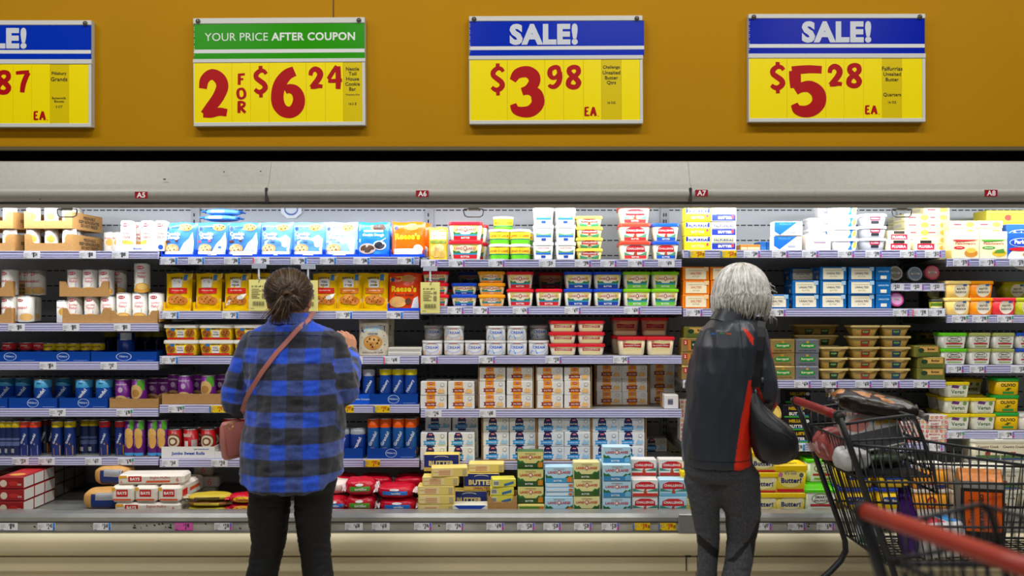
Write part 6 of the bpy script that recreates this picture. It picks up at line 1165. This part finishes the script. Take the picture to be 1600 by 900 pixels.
# ---- grey-haired shopper
XB, YB2, SB = .798, 3.10, F / 3.10
bx = lambda p: (p - 1140) / SB
bz = lambda p: CZ - (p - HY) / SB
PB = empty('person', (XB, YB2, 0)); setp(PB, 'person with white-grey bob, black jacket with red panels and grey leggings, looking down at cart', 'person', 'shoppers at the dairy case')
b = MB()
TB = head(b, (bx(1163), .05, 1.418), SKIN2, R(-40), R(-14), .96)
b.cap([(bx(1146), .0, 1.28), (bx(1152), .02, 1.35), (bx(1158), .035, 1.385)], [.055, .05, .052], SKIN2, 16)
b.loft([sring(bx(p), 0, bz(q), rx, ry, 24) for p, q, rx, ry in ((1122, 740, .10, .09), (1122, 700, .10, .09), (1126, 640, .09, .085), (1134, 570, .10, .08), (1142, 530, .09, .065), (1146, 505, .05, .045))], SKIN2)
b.cap([(bx(1102), .01, bz(752)), (bx(1105), .01, bz(795)), (bx(1111), .015, bz(845)), (bx(1106), -.01, bz(915)), (bx(1104), .0, .09)], [.04, .035, .026, .024, .022], SKIN2, 12); b.cap([(bx(1147), -.012, bz(752)), (bx(1158), -.01, bz(800)), (bx(1156), .0, bz(845)), (bx(1144), -.03, bz(908)), (bx(1138), -.03, .09)], [.05, .042, .034, .032, .024], SKIN2, 12)
RS2, RE2, RW2 = (bx(1180), .0, bz(526)), (bx(1189), -.045, bz(606)), (bx(1209), .11, bz(640))
LS2, LE2, LW2 = (bx(1116), .02, bz(536)), (bx(1098), .05, bz(606)), (bx(1168), .26, bz(640))
for S_, E_, W_ in ((RS2, RE2, RW2), (LS2, LE2, LW2)): b.cap([S_, E_], [.036, .03], SKIN2, 12); b.cap([E_, W_], [.03, .022], SKIN2, 12)
hand(b, (bx(1211), .125, bz(641)), (.25, .75, -.28), (.85, -.25, .35), SKIN2, 1, .5, .92)
hand(b, (bx(1172), .27, bz(641)), (.75, .35, -.25), (-.4, .7, .5), SKIN2, -1, .45, .92)
link('body', fuse(b, .0042, 4, .4), PB)
def heather(c, c2):
    m = mat(c, .85, nz=.35, scale=160, bump=.05, spec=.15); return m
GH = heather('4a4b4f', 0); BMESH_ = mat('0e0e10', .7)
b = MB()
b.loft([sring(bx(cx), .0, bz(q), rx, ry, 32) for cx, q, rx, ry in ((1121, 690, .115, .11), (1122, 722, .122, .120), (1125, 738, .128, .124), (1127, 748, .112, .10))], GH)
b.cap([(bx(1102), .01, bz(752)), (bx(1103), .012, bz(795)), (bx(1109), .02, bz(845)), (bx(1107), .01, bz(880)), (bx(1104), .0, bz(915)), (bx(1102), .0, .22), (bx(1102), .0, .1)], [.076, .053, .042, .036, .037, .034, .03], GH, 18)
b.cap([(bx(1147), -.012, bz(748)), (bx(1154), -.01, bz(775)), (bx(1160), -.012, bz(800)), (bx(1158), .0, bz(845)), (bx(1152), -.02, bz(876)), (bx(1144), -.03, bz(908)), (bx(1140), -.03, .22), (bx(1138), -.03, .1)], [.092, .078, .065, .052, .050, .050, .042, .032], GH, 18)
me = fuse(b, .0045, 14, .5); me.materials.append(BMESH_)
Q = lambda P: [(bx(x), bz(y)) for x, y in P]
paint(me, [(Q([(1090, 834), (1094, 836), (1131, 866), (1131, 877), (1110, 866), (1092, 850)]), 1, lambda c, n: c.x < bx(1134) and n.y < .5), (Q([(1131, 872), (1164, 836), (1177, 808), (1195, 806), (1192, 842), (1172, 872), (1167, 842), (1142, 870)]), 1, lambda c, n: n.y < .7 and c.x > bx(1131))])
wrinkle(me, .0022, 20, 6, (1, 1, 2)); link('leggings', me, PB)
shoe(PB, bx(1104), .0, -.2, mat('8a8a90', .6), mat('e0deda', .5)); shoe(PB, bx(1138), -.03, -.35, mat('8a8a90', .6), mat('e0deda', .5))
JK = mat('2b2f36', .37, nz=.12, scale=12, bump=.03, spec=.4); JR = mat('c02c14', .5, nz=.05, scale=30)
b = MB(); rings = []
for q, xl, xr, ry, cy in ((497, 1120, 1184, .070, .015), (505, 1107, 1190, .086, .01), (516, 1096, 1193, .10, .005), (540, 1086, 1192, .115, .0), (580, 1080, 1184, .124, 0), (620, 1075, 1178, .128, 0), (660, 1070, 1173, .13, 0), (700, 1067, 1172, .133, 0), (722, 1068, 1174, .135, 0), (724, 1071, 1171, .130, 0)):
    rings.append(sring(bx((xl + xr) / 2), cy, bz(q), (xr - xl) / 2 / SB, ry, 40, 2.3))
b.loft(rings, JK)
b.cap([(bx(1176), .0, bz(522)), (bx(1183), -.02, bz(558)), (bx(1188), -.042, bz(596)), (bx(1190), -.045, bz(612))], [.054, .051, .048, .047], JK, 20); b.cap([(bx(1189), -.045, bz(606)), (bx(1199), .03, bz(628)), RW2], [.047, .044, .037], JK, 18)
b.cap([(bx(1113), .01, bz(530)), (bx(1100), .03, bz(570)), (bx(1096), .05, bz(606))], [.048, .048, .048], JK, 18); b.cap([(bx(1094), .05, bz(606)), LW2], [.046, .036], JK, 18)
me = fuse(b, .0038, 6, .5); me.materials.append(JR)
paint(me, [(Q([(1158, 589), (1163, 590), (1166, 640), (1182, 730), (1131, 730), (1144, 645)]), 1, lambda c, n: n.y < .45 and c.y < .05), (Q([(1150, 511), (1158, 514), (1166, 526), (1165, 538), (1160, 531), (1154, 520)]), 1, lambda c, n: n.y < .2),
           (Q([(1176, 548), (1173, 590), (1181, 618), (1193, 640), (1191, 647), (1183, 638), (1169, 606), (1168, 585)]), 1, lambda c, n: n.y < .3), (Q([(1208, 628), (1216, 630), (1217, 640), (1206, 638)]), 1, lambda c, n: True), (Q([(1200, 540), (1206, 545), (1206, 556), (1201, 558)]), 1, lambda c, n: n.x > .3)])
wrinkle(me, .006, 9, 9, (2.2, 1.4, .6)); link('jacket', me, PB)
BVB = BVHTree.FromPolygons([v.co[:] for v in me.vertices], [p.vertices[:] for p in me.polygons])
b = MB(); cs = Matrix.Translation((bx(1152), .018, 0)) @ Matrix.Rotation(R(15), 4, 'Y')
cs = Matrix.Translation((bx(1151), .02, bz(492))) @ Matrix.Rotation(R(14), 4, 'Y')
b.loft([[tuple(cs @ Vector(p)) for p in sring(0, 0, z, rx, ry, 36, 2.2)] for z, rx, ry in ((-.035, .086, .080), (-.015, .078, .074), (.02, .072, .070), (.026, .069, .067), (.022, .064, .062), (.0, .062, .06))], JK, (False, False)); obj('collar', b, PB)
b = MB()
for i, (t_, x, w_, c) in enumerate((('Bank', 1109, 9, '2f7ac0'), ('your', 1119, 7, '4fa040'), ('Time', 1128, 8, 'e0641c'))):
    p = on_back(BVB, bx(x), bz(520), .002)
    b.art(Flat((p.x, p.y - .003, p.z - .004), (w_ / SB, 0, 0), (0, 0, .008), (0, -1, 0)), [('t', t_, 0, .5, 1, c, .05, 1)])
obj('chest_logo', b, PB)
b = MB(); _rib(b, [p for p in (on_back(BVB, bx(1147 + .0 * y), bz(y), .0006) for y in range(500, 560, 4)) if p], .0025, .0006, mat('0c0d10', .7)); obj('seam', b, PB); b = MB(); _rib(b, [p for p in (on_back(BVB, bx(x), bz(711 + .3 * math.sin(x)), .0006) for x in range(1072, 1172, 4)) if p], .0025, .0006, mat('0c0d10', .7)); obj('hem_seam', b, PB)
# bob of white-grey hair
HG = [hairmat(c) for c in ('cfccc6', 'dedbd6', 'ebe9e5', 'aca8a2')]
b = MB(); hcen = Vector((bx(1163), .045, bz(455))); hr = Vector((.094, .108, .098)); b.ball(tuple(hcen), tuple(hr * .97), HG[0], 16)
rnd = random.Random(11); top = hcen + Vector((.0, -.02, hr.z))
face = R(90 - 40)
for k in range(1900):
    th = rnd.uniform(0, 2 * math.pi)
    da = abs((th - face + math.pi) % (2 * math.pi) - math.pi)
    if da < .62: continue
    ca, sa = math.cos(th), math.sin(th); li = rnd.uniform(.99, 1.09); pts = []; ph = rnd.uniform(0, 6.28); am = rnd.uniform(.004, .013); part = rnd.uniform(.0, .55)
    L_ = rnd.uniform(.05, .115) * (1.0 if ca > -.3 else .95) - (.045 if sa < -.5 else 0) * rnd.random()
    for i in range(12):
        t = i / 11
        if t < .6:
            a = part + (math.pi / 2 * 1.02 - part) * t / .6; q = Vector((ca * math.sin(a) * hr.x, sa * math.sin(a) * hr.y, math.cos(a) * hr.z)) * li
        else:
            s_ = (t - .6) / .4; o_ = 1 + .10 * math.sin(s_ * 2.6) - .16 * s_ * s_; q = Vector((ca * hr.x * o_, sa * hr.y * o_, -L_ * s_)) * 1.0 * Vector((li, li, 1)).x if False else Vector((ca * hr.x * o_ * li, sa * hr.y * o_ * li, -L_ * s_))
        w_ = am * math.sin(ph + t * 9) * t
        pts.append(hcen + q + Vector((-sa * w_, ca * w_, 0)))
    b.tube(pts, [.0012] + [.0018] * 9 + [.0014, .0006], HG[rnd.choice((0, 1, 1, 2, 2, 3))], 4)
for k in range(60):        # flyaway ends on the right side
    s0 = hcen + Vector((hr.x * rnd.uniform(.6, 1.0), -.03 + rnd.uniform(-.03, .05), rnd.uniform(-.09, .04))); e = s0 + Vector((rnd.uniform(.005, .03), rnd.uniform(-.02, .02), rnd.uniform(-.05, -.01)))
    b.tube([s0, (s0 + e) / 2 + Vector((.012, 0, .004)), e], [.0012, .0012, .0005], HG[2], 3)
obj('hair', b, PB)
# black shoulder bag
BK = mat('17171a', .34, nz=.15, scale=18, bump=.05, spec=.5); BAGB = empty('shoulder_bag', (XB, YB2, 0)); setp(BAGB, 'slouchy black leather shoulder bag hanging under the arm of the grey-haired shopper', 'bag')
b = MB(); rings = []
for q, c, rx, ry in ((598, 1166, .012, .012), (612, 1167, .022, .022), (630, 1170, .034, .032), (646, 1180, .054, .046), (660, 1190, .074, .054), (678, 1196, .083, .060), (695, 1198, .080, .060), (706, 1197, .066, .052), (713, 1194, .045, .036)):
    rings.append(sring(bx(c), -.075 - .03 * (q - 598) / 110, bz(q), rx, ry, 28, 2.5))
b.loft(rings, BK); mb_ = b.data('bag_body'); wrinkle(mb_, .006, 18, 5); link('bag_body', mb_, BAGB)
b = MB(); path = [(bx(1183), bz(504)), (bx(1180), bz(512)), (bx(1177), bz(525)), (bx(1174), bz(545)), (bx(1171), bz(565)), (bx(1167), bz(585)), (bx(1166), bz(600))]
P = [on_back(BVB, x, z, .006) for x, z in path]; P = [p for p in P if p]; P = [P[0] + Vector((0, .07, .012)), P[0] + Vector((0, .03, .014))] + P

_rib(b, P, .030, .004, BK); obj('strap', b, BAGB)
b = MB(); b.tube([(bx(1170), -.165, bz(583)), (bx(1171), -.168, bz(592)), (bx(1169), -.17, bz(600)), (bx(1172), -.17, bz(604))], .006, mat('1c1c1e', .3, .4), 6); obj('buckle', b, BAGB)
b = MB(); _rib(b, [Vector((bx(x), -.100 - .058 * math.cos((x - 1196) / 34 * 1.1), bz(y))) for x, y in ((1170, 648), (1180, 655), (1192, 662), (1206, 668), (1218, 676))], .003, .002, mat('3a3a3e', .4)); obj('zip_seam', b, BAGB)
# the yellow tub held in the hand
hk = tub('spread_tub', .088, .088, .072, 'e6cc6a', 'e8c838', [('e', 0, .5, .3, .36, 'f0e4a0'), ('t', 'real', 0, .5, .5, '3a3a8a', .05, .4)], taper=.8, r=.035)
o = hk.put(XB + bx(1229), YB2 + .19, bz(676), 'yellow tub held tilted in the hand of the grey-haired shopper', None, (R(38), R(-12), R(-10)))
# ------------------------------------------------------------------ shopping carts
WIRE = mat('2e2f31', .38, .3); FRAME = mat('26272a', .4, .2, nz=.1, scale=20); GRIP = mat('8e1c1a', .42, nz=.05, scale=20); BLKP = mat('151516', .5)
def cart(loc, rz, label, grip):
    t = empty('shopping_cart', (loc[0], loc[1], 0), rz); setp(t, label, 'shopping cart', 'shopping carts')
    HW = .215
    h = MB(); h.tube([(-.005, -HW, 1.0), (-.005, -.1, 1.0), (-.005, .1, 1.0), (-.005, HW, 1.0)], .0165, mat(grip, .42, nz=.08, scale=20), 14); obj('handle', h, t)
    for s in (-1, 1):
        e = MB(); e.tube([(-.005, s * HW, 1.0), (-.005, s * (HW + .016), 1.0)], [.0185, .0175], BLKP, 12); e.ball((-.002, s * (HW + .012), .992), (.02, .014, .024), BLKP, 8); obj('handle_cap', e, t)
        f = MB(); y = s * (HW + .012)
        f.tube([(-.002, y, .995), (.045, y, .86), (.11, y, .67), (.172, y, .50), (.196, y, .425), (.198, y, .385), (.178, y, .345), (.135, y, .30), (.07, y, .245), (-.01, y, .17)], .0135, FRAME, 10, True, (.8, 1.25)); obj('frame_post', f, t)
        r = MB(); r.tube([(.0, y, .185), (.4, y * .95, .20), (.86, y * .8, .22)], .011, FRAME, 8); obj('base_rail', r, t)
    # side panels
    RX = lambda x: .875 - (x - .27) * .145
    def yw(x, z): return (HW - .006) - (x * .045) - (.875 - z) * .06
    for s in (-1, 1):
        g = MB(); P = lambda x, z: (x, s * yw(x, z), z)
        x0 = lambda z: .02 + (1.0 - z) * .31       # along the post
        xn = lambda z: .97 - (.80 - z) * .22        # along the nose
        g.tube([P(x0(.90), .895), P(.27, .875), P(.5, RX(.5)), P(.8, RX(.8)), P(.97, RX(.97))], .0058, WIRE, 8)
        for z in (.76, .60, .46): g.tube([P(x0(z), z), P(.5, z - .01 * (z > .5)), P(xn(z), z - .02 * (z > .5))], .0048, WIRE, 6)
        for k in range(27):
            f_ = (k + .5) / 27; zt = .87; xt = x0(zt) + (xn(.78) - x0(zt)) * f_; xb = x0(.45) + (xn(.45) - x0(.45)) * f_
            g.tube([P(xt, RX(max(.27, xt))), P(xb, .45)], .0027, WIRE, 5)
        obj('side_grille', g, t)
    g = MB(); xn = lambda z: .97 - (.80 - z) * .22
    for k in range(12):
        f_ = -1 + 2 * (k + .5) / 12; g.tube([(xn(.77), f_ * yw(.97, .77), .77), (xn(.45), f_ * yw(.9, .45), .45)], .0027, WIRE, 5)
    for z in (.772, .60, .46): g.tube([(xn(z), -yw(xn(z), z), z), (xn(z), yw(xn(z), z), z)], .0052, WIRE, 6)
    obj('nose_grille', g, t)
    b = MB(); b.box(xn(.79) + .004, xn(.79) + .02, -.16, .16, .765, .795, GRIP, .005); obj('nose_bumper', b, t)
    g = MB()
    for k in range(15):
        x = .215 + k * .0485; g.tube([(x, -yw(x, .45), .45), (x, yw(x, .45), .45)], .003, WIRE, 5)
    for k in range(10):
        f_ = -1 + 2 * (k + .5) / 10; g.tube([(.2, f_ * yw(.2, .45), .453), (.893, f_ * yw(.9, .45), .453)], .0027, WIRE, 5)
    obj('floor_grille', g, t)
    g = MB()                                   # hinged rear gate
    for k in range(13):
        f_ = -1 + 2 * (k + .5) / 13; g.tube([(.05, f_ * .2, .90), (.187, f_ * .19, .46)], .0027, WIRE, 5)
    for z in (.9, .76, .6, .46): g.tube([(.02 + (1 - z) * .31, -.2, z), (.02 + (1 - z) * .31, .2, z)], .0048, WIRE, 6)
    obj('rear_gate', g, t)
    # child seat: raised sides, sloping back, seat
    g = MB()
    for s in (-1, 1):
        y = s * .198
        g.tube([(.022, y, .965), (.12, y, .982), (.25, y, .998), (.272, y, .996), (.284, y, .98), (.315, y, .90), (.345, y, .80), (.36, y, .72)], .0058, WIRE, 8)
        g.tube([(.04, y, .905), (.2, y, .915), (.31, y, .918)], .0048, WIRE, 6)
        for k in range(9):
            x = .045 + k * .028; g.tube([(x, y, .968 + k * .0037), (x + .012, y, .78)], .0027, WIRE, 5)
    for k in range(12):
        f_ = -1 + 2 * (k + .5) / 12; g.tube([(.276, f_ * .198, .992), (.315, f_ * .198, .90), (.36, f_ * .19, .72)], .0027, WIRE, 5)
    for x, z in ((.276, .994), (.313, .905), (.345, .80), (.36, .72)): g.tube([(x, -.198, z), (x, .198, z)], .0052, WIRE, 6)
    obj('child_seat', g, t)
    g = MB(); g.box(.075, .345, -.19, .19, .772, .779, BLKP, .002)
    obj('seat_flap', g, t)
    for sx, px_ in ((.0, .03), (1, .86)):
        for s in (-1, 1):
            w = MB(); y = s * (HW if px_ < .5 else .165)
            w.tube([(px_ - .02, y - .012, .062), (px_ - .02, y + .012, .062)], .06, mat('3a3a3c', .6), 18); w.tube([(px_ - .02, y - .0125, .062), (px_ - .02, y + .0125, .062)], .03, mat('8a8a8a', .5), 12)
            wo = obj('caster', w, t); fk = MB(); fk.box(px_ - .03, px_ + .012, y - .018, y - .014, .05, .17, STEEL, .001); fk.box(px_ - .03, px_ + .012, y + .014, y + .018, .05, .17, STEEL, .001); fk.box(px_ - .03, px_ + .012, y - .018, y + .018, .165, .20, STEEL, .002); obj('fork', fk, wo)
    return t
C1 = (1.165, 3.225); C2 = (.762, 1.455); RZ2 = R(17)
cart(C1, 0, 'black wire shopping cart full of groceries in front of the grey-haired shopper', '7e2220')
cart(C2, RZ2, 'blurred nearest shopping cart with red handle in the bottom corner', '93372a')
def inc(k, x, y, z, label, rot=(0, 0, 0), grp=None): return k.put(C1[0] + x, C1[1] + y, z, label, grp, rot)
# goods in the cart
cb_ = MB(); wc, dc, hc_ = .155, .10, .30
SILV = mat('86827c', .4, .3, nz=.2, scale=25, bump=.2); ORG = GL('cf5d18')
cb_.loft([rr(wc, dc, 0, .012), rr(wc, dc, .24, .012), rr(wc * .97, dc * .8, .275, .012), rr(wc * .98, dc * .35, .30, .008), rr(wc * .98, .012, .315, .004)], [SILV, SILV, mat('c07a3a', .35, .2, nz=.3, scale=30, bump=.3), mat('c07a3a', .35, .2, nz=.3, scale=30, bump=.3)], smooth=False)
cb_.art(faces(wc, dc, .25)['F'], [('r', -.48, .0, .48, 1, '191614'), ('r', -.40, .36, .42, .95, ORG), ('t', 'SAN ANTONIO', -.02, .65, .86, '1c1210', .06, .34, 1.5708), ('t', 'Taste of', -.25, .65, .6, '1c1210', .0, .16, 1.5708), ('r', .2, .36, .3, .95, 'b44c14'), ('t', 'GROUND', -.1, .16, .5, '4aa08c', .02, .1)])
cofk = Kind('coffee_bag', 'bag', [('coffee_bag', cb_.data('coffee_bag'))], wc, dc, .315)
inc(cofk, .60, -.03, .458, 'orange and black block-bottom coffee bag standing in the full cart', (0, 0, R(-14)))
wp = carton('paper_pack', .17, .12, .13, 'e4e2e0', [('r', -.5, .62, .5, .8, 'd8d4d4'), ('e', -.1, .4, .16, .2, 'b0a0a8'), ('e', .3, .3, .08, .12, 'b02030')], T_=[('r', -.4, .1, .1, .9, 'c03040'), ('r', .15, .1, .45, .9, '3a8ac8')], c=.01)
inc(wp, .42, -.05, .458, 'white pack with red and blue top lying in the full cart', (0, 0, R(12)))
pp = MB(); pp.loft([[(x * s + .006 * math.sin(k * 2.7 + z * 30), y * s2 + .005 * math.cos(k * 1.9), z) for k, (x, y, _) in enumerate(rr(.07, .05, 0, .018))] for z, s, s2 in ((0, .85, .7), (.05, 1.05, 1.1), (.14, .9, .9), (.20, .8, .5), (.26, .6, .2))], mat('4f2a7c', .25, bump=.4, scale=30)); inc(Kind('snack_bag', 'bag', [('snack_bag', pp.data('snack_bag'))], .1, .06, .26), (.325), -.07, .458, 'purple plastic snack bag standing in the full cart', (0, R(-8), R(20)))
yt = pot('yogurt_pot', .11, .085, '2f62b4', 'd8dce0', [('r', -.4, .1, .4, .5, '3f6a4a')]); inc(yt, .24, .09, .458, 'white pot with blue lid at the rear of the full cart', (0, 0, 0))
bx_ = carton('frozen_meal_box', .21, .045, .145, 'd8d4d2', [('r', -.48, .04, .48, .5, '35373c'), ('r', -.3, .52, .48, .95, 'c8c4c0'), ('e', -.2, .72, .2, .18, 'c87a70'), ('p', [(.1, .6), (.46, .6), (.46, .94), (.2, .94)], 'd8b04a')], T_=[('r', -.48, .1, .48, .9, 'c4c2c6'), ('r', -.3, .2, .3, .8, 'd8a49a'), ('r', .2, .2, .46, .8, 'd8b84a')], c=.003)
inc(bx_, .215, -.03, .842, 'grey and white boxed meal leaning in the child seat of the cart', (R(-22), R(-14), R(-8)))
pb = pillow(.15, .14, .12, mat('a85a56', .25, nz=.5, scale=28, bump=.6), (), 61, wr=.012, name='potato_bag', ends=mat('c8a8a8', .2, alpha=.6)); inc(pb, .115, .10, .785, 'clear bag of red potatoes in the child seat under the snack bag', (0, R(-10), .3))
sb_ = pillow(.30, .20, .075, mat('211a17', .25, bump=.4, scale=25), (), 62, wr=.012, name='chip_bag', ends=mat('2c2420', .3)); 
o = inc(sb_, .225, .03, .972, 'dark and brown crinkled snack bag lying on top of the full cart', (R(6), R(10), R(-12)))
tp = MB(); tp.loft([[(-.02 + .17 * math.cos(a) * s * .85, .10 * math.sin(a) * s * .8 - .0, .064 + .012 * (1 - s) - (.02 if s > .95 else 0) + .004 * math.sin(a * 5)) for a in [2 * math.pi * k / 24 for k in range(24)]] for s in (1.0, .8, .5, .15)], mat('b27a46', .3, nz=.6, scale=30, bump=.5)); q = obj('print_patch', tp, o)
gb = pillow(.21, .16, .05, mat('4a5444', .3, nz=.7, scale=25, bump=.6), (), 63, wr=.014, name='salad_bag', ends=mat('a8aca4', .2, alpha=.6)); inc(gb, .225, .02, .7825, 'clear bag of green salad on the child seat floor of the cart', (0, 0, .2))
wb = pillow(.12, .11, .08, mat('c8c8c8', .3, nz=.25, scale=25, bump=.5), (), 64, wr=.014, name='produce_bag'); inc(wb, .085, -.115, .785, 'white plastic produce bag at the near side of the child seat', (0, 0, .5))
k = pillow(.20, .16, .11, mat('b4b4b2', .22, nz=.3, scale=25, bump=.6), (), 65, wr=.016, name='produce_bag'); k.put(C2[0] + .35, C2[1] + .06, .79, 'pale clear plastic bag in the nearest blurred cart', None, (0, 0, .4))
